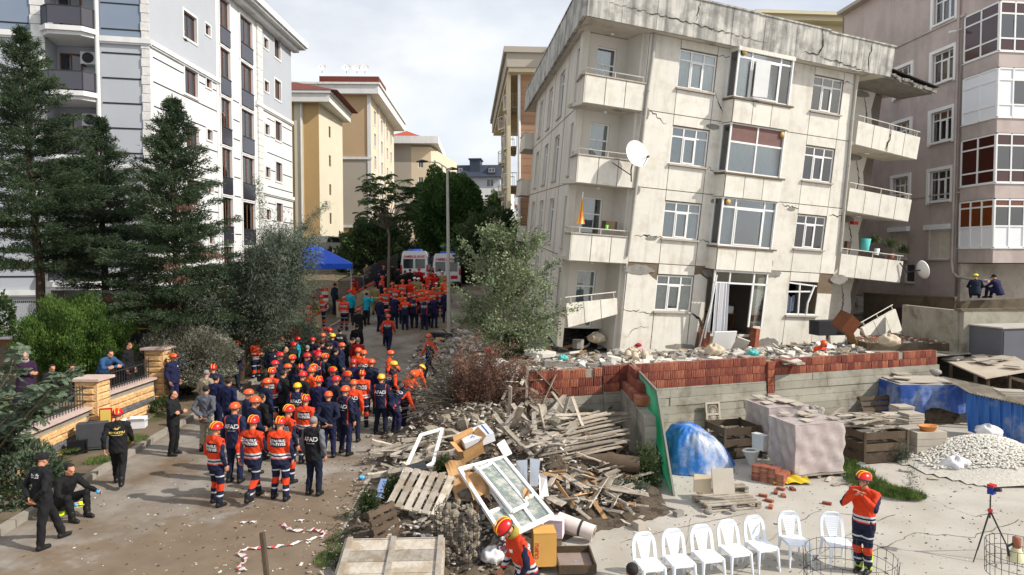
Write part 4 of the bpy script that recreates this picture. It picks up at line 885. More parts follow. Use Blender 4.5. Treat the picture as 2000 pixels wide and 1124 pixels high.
sw = thing('wing_wall', 'stepped concrete wall stub with a few red bricks on top, beside the green board', 'wall', (3.62, 17.6, 0), 0)
for i in range(6):
 z = -.7+.3*i; q = MB(); e = 17.6; q.box((-.15+rb.uniform(-.01, .01), .0 if i < 5 else .12, z+.004), (.14+rb.uniform(-.01, .01), 4.0, min(z+.298, 1.04))); q.build('cast_board_course', m_board, sw)
for r in range(3):
 for j in range(10-r*2-(1 if r == 2 else 0)):
  o = link('brick', BM[(j+r) % 4], sw, (.06, 3.9-.268*j, 1.06+.272*r), (0, 0, R(-90)))
  if r == 0: q = MB(); q.box((-.12, 3.77-.268*j, 1.07), (.05, 4.03-.268*j, 1.3)); q.build('brick', m_brick, sw)
m_green = mat('green_translucent_sheet', lin((88, 168, 138)), .5, .14, .8, .1, trans=.55, alt=lin((130, 190, 168)), altsc=.9, altr=(.4, .7), streak=(lin((140, 180, 160)), .35, 4))  # translucent sheet; green lightened to show sunlight glowing through it
gb = thing('board', 'big green translucent sheet leaning against the concrete wall stub', 'board')
A = [Vector(v) for v in ((3.98, 16.45, -.6), (4.35, 20.9, -.58), (3.82, 21.7, 1.86), (3.86, 17.9, 1.68))]
n = (A[1]-A[0]).cross(A[3]-A[0]).normalized()*.05; q = MB(); q.add(A+[v-n for v in A], [(0, 1, 2, 3), (7, 6, 5, 4), (0, 4, 5, 1), (1, 5, 6, 2), (2, 6, 7, 3), (3, 7, 4, 0)]); q.build('sheet', m_green, gb)
q = MB(); q.beam(A[0]-n*.5, A[3]-n*.5, .05, .09); q.beam(A[3]-n*.5, A[2]-n*.5, .05, .09); q.build('edge_frame', mat('grey_edge', lin((120, 120, 112)), .7), gb)
# ---------------------------------------------------------------- left stone fence
m_stone = mat('yellow_split_stone', lin((206, 170, 122)), .95, .2, 6, 1.0, 16, orand=.14, alt=lin((176, 138, 96)), altsc=4)
m_dstone = mat('dark_grey_stone', lin((92, 92, 96)), .95, .2, 6, .8, 16, orand=.1)
m_cap = mat('pink_cap_stone', lin((186, 164, 154)), .8, .12, 4, .2)
SB = []
for i in range(4):
 q = MB(); rr = random.Random(i+40); q.add([(0, 0, 0), (.396, 0, 0), (.396, .14, 0), (0, .14, 0), (0, 0, .186), (.396, 0, .186), (.396, .14, .186), (0, .14, .186), (.05, -.03-rr.random()*.03, .05), (.34, -.03-rr.random()*.03, .04), (.33, -.03-rr.random()*.03, .14), (.06, -.03-rr.random()*.03, .14)],
  [(0, 3, 2, 1), (4, 5, 6, 7), (1, 2, 6, 5), (2, 3, 7, 6), (3, 0, 4, 7), (8, 9, 10, 11), (0, 1, 9, 8), (1, 5, 10, 9), (5, 4, 11, 10), (4, 0, 8, 11)]); SB.append((q.mesh('stone', m_stone), q.mesh('stone', m_dstone)))
def fx(y): return lx(y)-1.62
def fence_sec(y0, y1, zt, lab, zb=.05, rail_=True):
 a = Vector((fx(y0), y0, 0)); b = Vector((fx(y1), y1, 0)); d = b-a; Ln = d.length; o = thing('stone_fence', lab, 'fence', a, math.atan2(d.y, d.x))
 q = MB(); q.box((0, .02, zb-.3), (Ln, .26, zt-.06)); q.build('wall_core', m_mort, o)
 nr = int((zt-.06-zb)/.19); nc = int(Ln/.4)
 for r in range(nr):
  for c in range(nc):
   m = SB[rb.randrange(4)][1 if r == nr-3 else 0]
   link('stone', m, o, (c*.4+(.2 if r % 2 else 0)*(c < nc-1), .0, zb+.19*r), (0, 0, 0))
 q = MB(); q.box((0, -.1, zt-.06), (Ln, .34, zt)); q.build('coping', m_cap, o)
 if rail_:
  q = MB(); q.beam((0, .12, zt+.12), (Ln, .12, zt+.12), .03, .03); q.beam((0, .12, zt+.52), (Ln, .12, zt+.52), .03, .03); q.build('rail', m_dkmetal, o)
  for i in range(int(Ln/.14)): q = MB(); q.beam((.07+.14*i, .12, zt), (.07+.14*i, .12, zt+.62), .016, .016); q.build('baluster', m_dkmetal, o)
 return o
def stone_post(y, zt, lab, w=.62):
 o = thing('stone_pillar', lab, 'pillar', (fx(y)-.08, y, 0), 0); z = .05; r = 0
 while z < zt-.2:
  for sx, rot in (((-w/2, -w/2), 0), ((w/2, -w/2), 90), ((w/2, w/2), 180), ((-w/2, w/2), 270)):
   l1 = link('stone', SB[rb.randrange(4)][0], o, (sx[0], sx[1], z), (0, 0, R(rot))); l1.scale = (w/.4*.98, 1, 1)
  z += .19; r += 1
 q = MB(); q.box((-w/2+.05, -w/2+.05, -.2), (w/2-.05, w/2-.05, z-.02)); q.build('core', m_mort, o)
 q = MB(); q.box((-w/2-.1, -w/2-.1, z), (w/2+.1, w/2+.1, z+.07)); q.build('capstone', m_cap, o)
fence_sec(19.7, 22.6, 1.25, 'low yellow stone fence wall with black railing between the two stone pillars')
stone_post(23.0, 2.25, 'taller yellow split stone pillar at the far end of the fence'); stone_post(19.3, 1.9, 'shorter yellow split stone pillar nearer the camera')
fence_sec(13.2, 19.0, 1.05, 'yellow stone fence wall with a dark band beside the fig leaves')
fence_sec(6.0, 13.1, .95, 'nearest yellow stone fence wall mostly outside the left edge', rail_=False)
m_beige = mat('beige_wall', lin((190, 174, 146)), .92, .12, 1, .2)
for y0, y1, nm in ((27.5, 36, 'beige low street wall with black bars beside the crowd'), (38.5, 52, 'beige low street wall with black bars leading to the ambulances')):
 o = thing('street_wall', nm, 'wall'); n = int((y1-y0)/1.0)
 for i in range(n):
  a = y0+(y1-y0)*i/n; b = y0+(y1-y0)*(i+1)/n; za, zb = pl(a, RZ)+1.0, pl(b, RZ)+1.0; xa, xb = lx(a)-.35, lx(b)-.35
  q = MB(); q.beam((xa, a, za-.75), (xb, b, zb-.75), .22, 1.5); q.build('wall_panel', m_beige, o)
  q = MB(); q.beam((xa, a, za+.04), (xb, b, zb+.04), .3, .07); q.build('coping', m_tile, o)
  q = MB()
  for j in range(7): t = (j+.5)/7; q.beam((xa+(xb-xa)*t, a+(b-a)*t, za+(zb-za)*t), (xa+(xb-xa)*t, a+(b-a)*t, za+(zb-za)*t+1.25), .02, .02)
  q.beam((xa, a, za+1.2), (xb, b, zb+1.2), .03, .03); tag(q.build('railing_bars', m_dkmetal, o), kind='stuff')
o = thing('garden_wall', 'brown rendered garden wall under white wire mesh fence behind the round shrub', 'wall')
q = MB(); q.box((-24, 26.9, .5), (-15.4, 27.1, 2.0)); q.build('wall', mat('brown_render', lin((122, 82, 58)), .92, .12, 1), o); q = MB(); q.box((-24, 26.84, 2.001), (-15.4, 27.16, 2.07)); q.build('coping', m_white, o)
mf = thing('mesh_fence', 'white wire mesh fence on the brown wall at the left edge', 'fence')
q = MB()
for i in range(110): q.beam((-24+.078*i, 27, 2.1), (-24+.078*i, 27, 3.55), .012, .012)
for i in range(12): q.beam((-24, 27, 2.15+.125*i), (-15.4, 27, 2.15+.125*i), .01, .01)
tag(q.build('wire_mesh', m_pvc, mf), kind='stuff')
for i in range(4): q = MB(); q.beam((-23.9+2.8*i, 27.03, 2.05), (-23.9+2.8*i, 27.03, 3.6), .06, .06); q.build('fence_post', m_pvc, mf)
# ---------------------------------------------------------------- lamp post
b0 = G(877, 650); Yl = b0.y
lp = thing('street_lamp', 'tall grey street lamp with a curved double arm beside the crowd', 'street lamp', b0)
ht = at(868, 330, Yl).z-b0.z
q = MB(); q.tube([(0, 0, 0), (-.02, 0, ht*.5), (-.05, 0, ht-.1)], [.11, .085, .06], 10); q.build('pole', m_pipe, lp)
q = MB(); q.tube([(-.05, 0, ht-.35), (-.12, 0, ht+.05), (-.5, 0, ht+.3), (-1.1, 0, ht+.36)], [.04, .035, .03, .03], 6); q.tube([(-.05, 0, ht-.35), (0, .25, ht), (.1, .7, ht+.1)], .035, 6); q.build('arm', m_pipe, lp)
for p in ((-1.35, 0, ht+.36), (.12, .95, ht+.1)): q = MB(); q.tube([(p[0]-.3, p[1], p[2]-.01), (p[0], p[1], p[2]+.03), (p[0]+.3, p[1], p[2])], [.03, .09, .04], 8); q.build('lamp_head', m_dkmetal, lp)
# ---------------------------------------------------------------- writing
FONT_CACHE = {}
def text_mesh(s, size, ext=.004, sx=1.0, bold=.0):
 key = (s, size, ext, sx, bold)
 if key in FONT_CACHE: return FONT_CACHE[key]
 c = bpy.data.curves.new('lettering', 'FONT'); c.body = s; c.size = size; c.extrude = ext; c.align_x = 'CENTER'; c.align_y = 'CENTER'; c.resolution_u = 3; c.offset = bold
 o = bpy.data.objects.new('lettering', c); ts = bpy.data.scenes.new('type'); ts.collection.objects.link(o); ts.view_layers[0].update(); dg = ts.view_layers[0].depsgraph
 me = bpy.data.meshes.new_from_object(o.evaluated_get(dg)); bpy.data.objects.remove(o); bpy.data.curves.remove(c); bpy.data.scenes.remove(ts)
 if sx != 1.0: me.transform(Matrix.Diagonal((sx, 1, 1, 1)))
 FONT_CACHE[key] = me; return me
def lettering(s, size, m, parent, M, name='lettering', ext=.004, sx=1.0, bold=0.0):
 me = text_mesh(s, size, ext, sx, bold).copy(); me.materials.clear(); me.materials.append(m)
 o = link(name, me, parent); o.matrix_local = M; return o
m_redtx = mat('red_lettering', lin((190, 30, 40)), .5, .05, 2, 0)
# ---------------------------------------------------------------- ambulances
m_vanw = mat('white_van_paint', lin((222, 224, 226)), .3, .04, .8, 0, spec=.6); m_tyre = mat('rubber', (.02, .02, .02), .85, .2, 8, .1); m_red = mat('red_paint', lin((180, 28, 30)), .35, .08, 1, 0, spec=.5)
def van(label, x, y, z, rz, group):
 t = thing('ambulance', label, 'ambulance', (x, y, z), rz, group)
 prof = [(-1.0, .4), (1.0, .4), (1.0, 1.5), (.9, 2.35), (.78, 2.55), (-.78, 2.55), (-.9, 2.35), (-1.0, 1.5)]
 q = MB(); n = 8
 rings = [(0, 1, 0), (4.2, 1, 0), (5.2, .97, -.9), (6.0, .9, -1.45)]
 vs = []
 for yy, s, dz in rings: vs += [(a*s, yy, min(b, 2.55+dz) if b > 1 else b) for a, b in prof]
 fs = [(i*n+j, i*n+(j+1) % n, (i+1)*n+(j+1) % n, (i+1)*n+j) for i in range(3) for j in range(n)]+[tuple(range(n-1, -1, -1)), tuple(range(3*n, 4*n))]
 q.add(vs, fs); q.build('body', m_vanw, t)
 for s in (-1, 1):
  q = MB(); q.box((-.88 if s < 0 else .02, -.03, .45), (-.02 if s < 0 else .88, -.002, 2.3)); d = q.build('rear_door', m_vanw, t)
  q = MB(); q.box((-.8 if s < 0 else .08, -.045, 1.25), (-.08 if s < 0 else .8, -.032, 1.95)); q.build('window', m_glassd, d)
  q = MB(); q.box((s*.96-.06, -.04, 1.0), (s*.96+.06, -.003, 1.5)); q.build('tail_light', m_red, t)
  q = MB(); q.box((-.8 if s < 0 else .3, -.05, .7), (-.3 if s < 0 else .8, -.032, .95)); q.build('red_marking', m_redtx, d)
 q = MB(); q.box((-.98, -.15, .35), (.98, -.001, .52)); q.build('bumper', m_dkmetal, t)
 for a in (.9, 4.7):
  for s in (-1, 1):
   w = MB(); w.tube([(s*.78, a, .38), (s*1.02, a, .38)], .38, 14); wo = w.build('wheel', m_tyre, t); w = MB(); w.tube([(s*1.021, a, .38), (s*1.03, a, .38)], .2, 10); w.build('rim', m_pipe, wo)
 q = MB(); q.box((1.003, .8, 1.5), (1.01, 3.6, 2.1)); q.build('side_window', m_glassd, t); q = MB(); q.box((1.003, .3, .95), (1.012, 4.4, 1.15)); q.build('red_stripe', m_redtx, t)
 q = MB(); q.box((-.5, .5, 2.56), (.5, .75, 2.7)); q.build('light_bar', mat('blue_beacon', lin((60, 90, 200)), .3), t); q = MB(); q.box((-.45, 2, 2.56), (.45, 3, 2.72)); q.build('roof_unit', m_vanw, t)
 lettering('AMBULANS', .27, m_redtx, t, T(0, -.05, 2.12) @ Matrix.Rotation(R(90), 4, 'X'), sx=1.15, bold=.004)
 return t
van('white ambulance seen from behind in the crowd, left one of the two', -7.3, 51, 3.2, R(4), 'ambulances'); van('white ambulance seen from behind beside the lamp post, right one of the two', -4.75, 49.5, 3.0, R(2), 'ambulances')
fe = thing('fire_engine', 'dark red fire engine parked behind the silvery hedge', 'truck', (-15.3, 25.4, .8), R(2))
m_dred = mat('deep_red_paint', lin((120, 18, 22)), .4, .1, 1, 0, spec=.5)
q = MB(); q.box((0, 0, .5), (2.5, 6.5, 3.1)); q.build('body', m_dred, fe); q = MB(); q.box((.1, 6.52, .4), (2.4, 8.2, 2.7)); q.build('cab', m_dred, fe)
q = MB(); q.box((.2, -.04, .9), (2.3, -.002, 2.5)); q.build('rear_shutter', m_dkmetal, fe)
for i in range(5): q = MB(); q.box((.35+.4*i, -.06, 1.95), (.6+.4*i, -.041, 2.1)); q.build('warning_chevron', m_pvc if i % 2 else m_redtx, fe)
q = MB(); q.box((.3, -.06, 1.75), (2.2, -.041, 1.8)); q.build('yellow_stripe', mat('yellow_tape', lin((220, 180, 30)), .5), fe)
for i in range(3): q = MB(); q.box((2.502, .4+2*i, 1.0), (2.53, 2.2+2*i, 2.5)); q.build('locker_shutter', m_pipe, fe)
q = MB(); q.box((-.05, .2, 3.1), (2.55, 6.3, 3.2)); q.beam((.4, .3, 3.4), (.4, 6.5, 3.4), .06, .06); q.beam((1.2, .3, 3.4), (1.2, 6.5, 3.4), .06, .06)
for i in range(14): q.beam((.4, .5+.45*i, 3.4), (1.2, .5+.45*i, 3.4), .03, .03)
q.build('roof_ladder', m_pipe, fe)
for a in (1.2, 5.2):
 for s in (.1, 2.4): q = MB(); q.tube([(s-.15, a, .5), (s+.15, a, .5)], .5, 14); q.build('wheel', m_tyre, fe)
rv = thing('van', 'red rescue van far up the street under the trees', 'van', (-9.0, 88, 6.9), R(5)); q = MB(); q.box((-1, 0, .4), (1, 5, 2.5)); q.build('body', m_red, rv); q = MB(); q.box((-.85, -.03, 1.3), (.85, -.002, 2.1)); q.build('window', m_glassd, rv)
for s in (-1, 1): q = MB(); q.tube([(s*.9-.1, .9, .4), (s*.9+.1, .9, .4)], .4, 10); q.build('wheel', m_tyre, rv)
cv = thing('parked_car', 'grey estate car parked beyond the tent under the dark trees', 'car', (-16.2, 60, 5.6), R(80)); q = MB(); q.prism([(-.8*2.6, .35), (2.1, .35), (2.1, .9), (1.2, 1.0), (.7, 1.5), (-1.6, 1.5), (-2.08, .95)], -.85, .85, 0, 'y'); q.build('body', m_pipe, cv)
q = MB(); q.prism([(-1.9, 1.0), (1.0, 1.0), (.62, 1.42), (-1.5, 1.42)], -.87, .87, 0, 'y'); q.build('window', m_glassd, cv)
for a in (-1.3, 1.3):
 for s in (-.8, .8): q = MB(); q.tube([(a, s-.1, .33), (a, s+.1, .33)], .33, 12); q.build('wheel', m_tyre, cv)
m_tent = mat('blue_tent_cloth', lin((28, 78, 190)), .6, .1, .8, .1)
tn = thing('canopy_tent', 'bright blue peaked canopy tent behind the trees left of the street', 'tent', (-11.6, 40, 2.6), R(12))
q = MB(); s = 2.2; q.add([(-s, -s, 2.3), (s, -s, 2.3), (s, s, 2.3), (-s, s, 2.3), (0, 0, 3.45)]+[(-s, -s, 2.0), (s, -s, 2.0), (s, s, 2.0), (-s, s, 2.0)], [(0, 1, 4), (1, 2, 4), (2, 3, 4), (3, 0, 4), (5, 6, 1, 0), (6, 7, 2, 1), (7, 8, 3, 2), (8, 5, 0, 3)]); q.build('canopy', m_tent, tn)
for a in (-s, s):
 for b in (-s, s): q = MB(); q.beam((a*.98, b*.98, -.6), (a*.98, b*.98, 2.25), .05, .05); q.build('leg', m_pipe, tn)
m_ow = mat('old_brown_concrete', lin((104, 94, 79)), .95, .2, 1, .5, 10, alt=lin((76, 67, 55)), altsc=1)
o = thing('boundary_wall', 'old brown concrete boundary wall between the leaning and the pink building', 'wall')
a, b = at(1690, 560, 35.5), at(1868, 580, 31.5); q = MB(); q.beam((a.x, a.y, 2.3), (b.x, b.y, 2.3), .25, 2.1); q.build('wall', m_ow, o); q = MB(); q.beam((a.x, a.y, 3.38), (b.x, b.y, 3.38), .33, .08); q.build('coping', m_ow, o)
o = thing('board', 'dark brown door panel leaning on the old boundary wall', 'board'); a, b = at(1738, 620, 33.5), at(1795, 626, 32.6); q = MB(); q.beam((a.x, a.y, 2.2), (b.x, b.y, 2.15), .06, 1.25, up=(.1, .4, 1)); q.build('panel', mat('dark_brown', lin((44, 28, 26)), .6), o)
o = thing('concrete_enclosure', 'grey concrete walled box right of the leaning building', 'wall'); a = at(1878, 610, 27); b = at(2040, 610, 27.8)
q = MB(); q.beam((a.x, a.y, 2.25), (b.x, b.y, 2.25), .22, 1.75); q.build('front_wall', m_board, o); q = MB(); q.beam((a.x, a.y+.13, 2.25), (a.x-.25, a.y+3.5, 2.25), .22, 1.75); q.build('side_wall', m_board, o); q = MB(); q.beam((a.x-.15, a.y, 3.16), (b.x, b.y, 3.16), .34, .07); q.build('coping', m_ow, o)
o = thing('low_wall', 'low concrete wall with rescue gear on it, below the pink building', 'wall'); a, b = at(1872, 600, 30), at(2030, 590, 30.6); q = MB(); q.beam((a.x, a.y, 2.3), (b.x, b.y, 2.45), .3, 2.0); q.build('wall', m_ow, o)
o = thing('metal_container', 'dark grey metal container at the right edge', 'container', (at(1958, 640, 25.6).x, 25.6, .4), R(14)); q = MB(); q.box((0, 0, .6), (4, 2.4, 2.15)); q.build('body', mat('grey_metal_sheet', lin((92, 94, 102)), .5, .1, 1), o)
for i in range(3): q = MB(); q.box((.05+1.3*i, -.03, .7), (1.28+1.3*i, -.002, 2.05)); q.build('side_panel', MATS['grey_metal_sheet'], o)
q = MB(); q.box((-.05, -.06, 2.151), (4.05, 2.45, 2.2)); q.build('lid', m_pipe, o)
# ---------------------------------------------------------------- trees and plants
m_bark = mat('dark_bark', lin((72, 60, 50)), .95, .3, 3, 1.0, 20); m_bark2 = mat('grey_bark', lin((110, 100, 88)), .95, .3, 3, .8, 20)
m_ced = leafmat('cedar_needles', (.028, .05, .024), (.075, .11, .055)); m_thu = leafmat('thuja_green', (.035, .08, .014), (.10, .17, .03), sc=2.0); m_olv = leafmat('grey_green_leaf', (.05, .075, .05), (.17, .20, .145), sc=1.2)
m_sil = leafmat('silver_leaf', (.11, .12, .08), (.34, .34, .27), sc=1.5); m_elm = leafmat('elm_leaf', (.08, .12, .05), (.31, .36, .21), sc=2.2); m_dkg = leafmat('dark_green_leaf', (.028, .052, .02), (.08, .12, .045), sc=.8)
m_rg = leafmat('round_tree_leaf', (.035, .08, .022), (.10, .18, .05), sc=.6); m_fig = leafmat('fig_leaf', (.035, .06, .028), (.14, .18, .12), sc=2.5); m_ail = leafmat('ailanthus_leaf', (.03, .06, .02), (.07, .12, .04), sc=1)
m_dead = leafmat('dead_needles', (.10, .055, .04), (.28, .16, .115), sc=2); m_weed = leafmat('weed_leaf', (.03, .055, .015), (.11, .14, .06), sc=3); m_grass = leafmat('grass_blade', (.04, .08, .015), (.14, .2, .05), sc=3)
def rd(n): return unit(rng.normal(size=(n, 3)))
def tree(name, label, cat, base, group=None):
 return thing(name, label, cat, base, 0, group)
def crown_from(pts, dirs, per, spread, ls, lw, m, parent, name='crown', droop=0., flat=.0, tri=False, up=0.0):
 """leaves scattered round sample points; long axis near the sample direction"""
 n = len(pts)*per; P = np.repeat(pts, per, 0)+rng.normal(size=(n, 3))*np.array([spread, spread, spread*(1-flat)])
 D = unit(np.repeat(dirs, per, 0)+rd(n)*.8+np.array([0, 0, up-droop])); W = unit(np.cross(D, rd(n)))
 l = ls*rng.uniform(.6, 1.3, (n, 1)); w = lw*rng.uniform(.7, 1.3, (n, 1))
 return quads(name, P, W*w, D*l, m, parent, tri)
def cedar(x, y, z, H, rad, seed, label, z0=.14, dens=1.0, lean=0):
 t = tree('cedar_tree', label, 'tree', (x, y, z), 'cedar trees before the white building'); r = np.random.default_rng(seed)
 q = MB(); q.tube([(0, 0, -.3), (.05, 0, H*.3), (-.05+lean*.5, .05, H*.65), (lean, 0, H)], [.17, .14, .08, .015], 8); q.build('trunk', m_bark, t)
 P = []; D = []; bb = MB(); h = z0*H
 while h < H*.985:
  f = (h/H-z0)/(1-z0); L_ = rad*1.36*(1-f)**.85*(.75+.25*min(1, f*6+.3)); nb = int(8+5*(1-f))
  for i in range(nb):
   a = r.uniform(0, 2*math.pi); l = L_*r.uniform(.55, 1.15); el = r.uniform(.05, .3)+.45*f
   d = np.array([math.cos(a)*math.cos(el), math.sin(a)*math.cos(el), math.sin(el)]); o = np.array([lean*(h/H)**2, 0, h])
   tip = None; m = max(3, int(l/.16))
   pts = []
   for k in range(m+1):
    s = k/m*l; p = o+d*s+np.array([0, 0, -.10*s*s/max(l, .5)]); pts.append(p)
   if l > .5: bb.tube([pts[0], pts[m//2], pts[-1]], [.025, .016, .005], 4, cap=False)
   side = np.cross(d, [0, 0, 1]);
   for k in range(1, m+1):
    s = k/m;
    if s < .15: continue
    sp = l*.34*(1-s)+.14
    for j in range(4):
     off = side*r.uniform(-sp, sp)+np.array([0, 0, -r.uniform(0, .10)]); P.append(pts[k]+off); D.append(unit(d*1.0+off*1.2+np.array([0, 0, .12])))
  h += H*.021*(1+.8*(1-f))
 bb.build('branches', m_bark, t); P = np.array(P); D = np.array(D)
 crown_from(P, D, int(13*dens), .055, .105, .017, m_ced, t, droop=.0, tri=True)
 return t
def place(px, py, Y): p = at(px, py, Y); return p
cedar(at(78, 600, 24).x, 24, .8, 8.1+4.4, 2.75, 1, 'tall dark cedar at the left edge with its bare lower trunk showing', z0=.33, lean=-.45)
cedar(at(205, 600, 26).x, 26, .8, at(190, 228, 26).z-.8, 2.2, 2, 'smaller dark cedar between the two taller cedars', z0=.34, dens=.75)
cedar(at(345, 600, 24.5).x, 24.5, .8, at(345, 182, 24.5).z-.8, 2.35, 3, 'dense dark cedar before the white street facade, with a few dead brown tips', z0=.2)
for (px, py) in ((335, 520), (350, 545), (420, 500), (362, 405)):
 p = at(px, py, 23.0); n = 90; P = np.array(p)+rng.normal(size=(n, 3))*np.array([.18, .1, .07]); D = unit(rd(n)+np.array([0, 0, -.8]))
 quads('dead_spray', P, unit(np.cross(D, rd(n)))*.02, D*.12, m_dead, None, True); o = bpy.context.scene.collection.objects[-1]
 ct = [c for c in C.objects if c.name == 'cedar_tree.002'][0]; o.parent = ct; o.matrix_parent_inverse = Matrix.Translation(-ct.location)
def branchy(t, H, r0, seed, nlim, spreadf, bark, trunk_pts=None, rt=.12, gen=2, lowest=.3):
 """trunk with limbs; returns twig sample points and directions"""
 r = random.Random(seed); P = []; D = []; q = MB(); lim = MB()
 tp = trunk_pts or [(0, 0, -.2), (.05*H*.2, 0, H*.3), (0, .03*H, H*.6), (.02*H, 0, H*.8)]
 q.tube(tp, [rt*(1-.8*i/(len(tp)-1)) for i in range(len(tp))], 8); q.build('trunk', bark, t)
 tv = [Vector(p) for p in tp]
 def along(s):
  s *= len(tv)-1; i = min(int(s), len(tv)-2); return tv[i].lerp(tv[i+1], s-i)
 for i in range(nlim):
  s = lowest+(1-lowest)*i/nlim; o = along(s); a = i*2.4+r.uniform(-.4, .4); el = r.uniform(.2, .75)+.5*(s-lowest); l = r0*(1.05-.45*s)*r.uniform(.75, 1.15)
  d = Vector((math.cos(a)*math.cos(el), math.sin(a)*math.cos(el), math.sin(el))); pts = [o]
  for k in range(5): d = (d+Vector((r.uniform(-.2, .2), r.uniform(-.2, .2), r.uniform(-.05, .2)))).normalized(); pts.append(pts[-1]+d*l/5)
  lim.tube(pts, [rt*.45*(1-k/6) for k in range(6)], 5, cap=False)
  for k in range(1, 6):
   for j in range(gen*2):
    dd = (d+Vector((r.gauss(0, .8), r.gauss(0, .8), r.gauss(.1, .5)))).normalized(); e = pts[k]; m = l*spreadf*r.uniform(.5, 1.1)
    mid = e+dd*m*.5; end = e+dd*m; lim.tube([e, mid, end], [rt*.14, rt*.08, .004], 3, cap=False)
    for s2 in (.35, .6, .8, 1.0): P.append(tuple(e+dd*m*s2)); D.append(tuple(dd))
 lim.build('limbs', bark, t); return np.array(P), np.array(D)
b = (at(520, 600, 25.5).x, 25.5, .9); t = tree('olive_tree', 'loose grey green tree with drooping narrow leaves left of the crowd', 'tree', b)
P, D = branchy(t, 5.4, 2.4, 11, 16, .42, m_bark, [(-1.0, 0, -.3), (-.8, 0, 1.4), (0, .1, 2.8), (.5, 0, 4.4)], .13, 2, .3)
P = P*np.array([1.15, 1, .95]); n = len(P); Q = np.concatenate([P, P+np.array([0, 0, -.25])+rng.normal(size=(n, 3))*.15, P+np.array([0, 0, -.6])+rng.normal(size=(n, 3))*.2, P+rng.normal(size=(n, 3))*.35]); DD = np.tile(D*.5+np.array([0, 0, -.9]), (4, 1))
crown_from(Q, DD, 16, .13, .075, .011, m_olv, t)
for (px, py, Y) in ((640, 400, 25.5), (500, 350, 25.5), (600, 440, 25.5)):
 e = np.array(at(px, py, Y))-np.array(b); S = np.linspace(0, 1, 26)[:, None]; st = np.array([.2, 0, 3.4]); pts = st+(e-st)*S+np.array([0, 0, .35])*np.sin(S*3.1); crown_from(pts, np.tile(unit(e-st), (26, 1)), 34, .10, .075, .011, m_olv, t, name='long_shoot', droop=.4)
b = (at(365, 660, 24.0).x, 23.9, .8); t = tree('silver_hedge', 'mound of silvery leaved hedge between the stone pillar and the crowd', 'hedge', b)
def mound(t, rx_, ry_, rz_, cz, n, ls, lw, m, name='foliage', shell=.25, lump=.16, tri=False, upd=.3, cx=0, cy=0):
 u = rd(n); ph = rng.uniform(0, 6, 6); f = 1+lump*(np.sin(u[:, 0]*5+ph[0])*np.sin(u[:, 1]*6+ph[1])+.6*np.sin(u[:, 2]*9+ph[2]+u[:, 0]*7))
 rr = (1-shell*rng.random(n)**1.5)*f; P = u*rr[:, None]*np.array([rx_, ry_, rz_])+np.array([cx, cy, cz]); k = P[:, 2] > -.1; P = P[k]; u = u[k]
 D = unit(u+rd(len(P))*.7+np.array([0, 0, upd])); return quads(name, P, unit(np.cross(D, rd(len(P))))*lw*rng.uniform(.7, 1.3, (len(P), 1)), D*ls*rng.uniform(.6, 1.3, (len(P), 1)), m, t, tri)
mound(t, 1.85, .9, 1.15, .9, 26000, .045, .016, m_sil, lump=.1, shell=.35)
q = MB()
for i in range(60):
 a = random.uniform(0, 6.28); p = Vector((1.6*math.cos(a)*random.uniform(.5, 1), -.5+.4*math.sin(a), 1.2+random.uniform(-.3, .6))); q.tube([p*.6, p, p*1.15+Vector((random.uniform(-.3, .3), -.1, random.uniform(-.1, .3)))], .006, 3, cap=False)
q.build('bare_twigs', m_bark2, t)
b = (at(560, 620, 28).x, 27.6, 1.0); t = tree('silver_hedge', 'silvery shrub under the grey green tree beside the street wall', 'hedge', b); mound(t, 1.7, 1.0, 1.3, .9, 22000, .05, .014, m_olv, shell=.4)
b = (at(152, 700, 22.6).x, 22.6, .8); t = tree('thuja_shrub', 'bright green round thuja shrub behind the stone fence', 'shrub', b)
n = 3400; u = rd(n); u[:, 2] = np.abs(u[:, 2]*1.1)*np.where(rng.random(n) < .6, 1, -1); P0 = u*(rng.uniform(.62, 1.0, (n, 1)))*np.array([1.6, 1.45, 1.22])*(1+.13*np.sin(u[:, :1]*7+u[:, 1:2]*9)+.1*np.sin(u[:, 2:3]*11+u[:, :1]*5))+np.array([0, 0, 1.75]); P0 = P0[P0[:, 2] > .05]; u = u[:len(P0)] if False else unit(P0-np.array([0, 0, .5]))
crown_from(P0, unit(u*.6+np.array([0, 0, 1.0])), 24, .065, .085, .015, m_thu, t, tri=True, up=.4, name='foliage')
q = MB()
for i in range(7): a = i*.9; q.tube([(0, 0, -.1), (.3*math.cos(a), .3*math.sin(a), .8), (.9*math.cos(a), .9*math.sin(a), 1.6)], [.06, .04, .01], 5)
q.build('stems', m_bark, t)
def fig_leaf(seed):
 r = random.Random(seed); q = MB(); pts = []
 for i in range(30):
  a = math.pi*2*i/30-math.pi/2; lobe = .52+.48*abs(math.cos((a-math.pi/2)*2.5))**1.3
  if abs(a+math.pi/2) < .35: lobe *= .5
  rr = lobe*(1-.22*math.sin(a) if math.sin(a) < 0 else 1); pts.append((rr*math.cos(a)*.9, rr*math.sin(a), -.18*rr*rr+.05*r.uniform(-1, 1)))
 q.add([(0, 0, .04)]+pts, [(0, i+1, (i+1) % 30+1) for i in range(30)], 0, True); q.tube([(0, -.1, .0), (0, -.7, -.1), (0, -1.4, -.5)], .018, 4); return q.mesh('leaf', m_fig)
FL = [fig_leaf(i) for i in range(5)]
fg = tree('fig_shrub', 'fig shrub with large lobed grey green leaves at the left edge', 'shrub', (-11.6, 13.6, .1))
rf = random.Random(12); stems = MB()
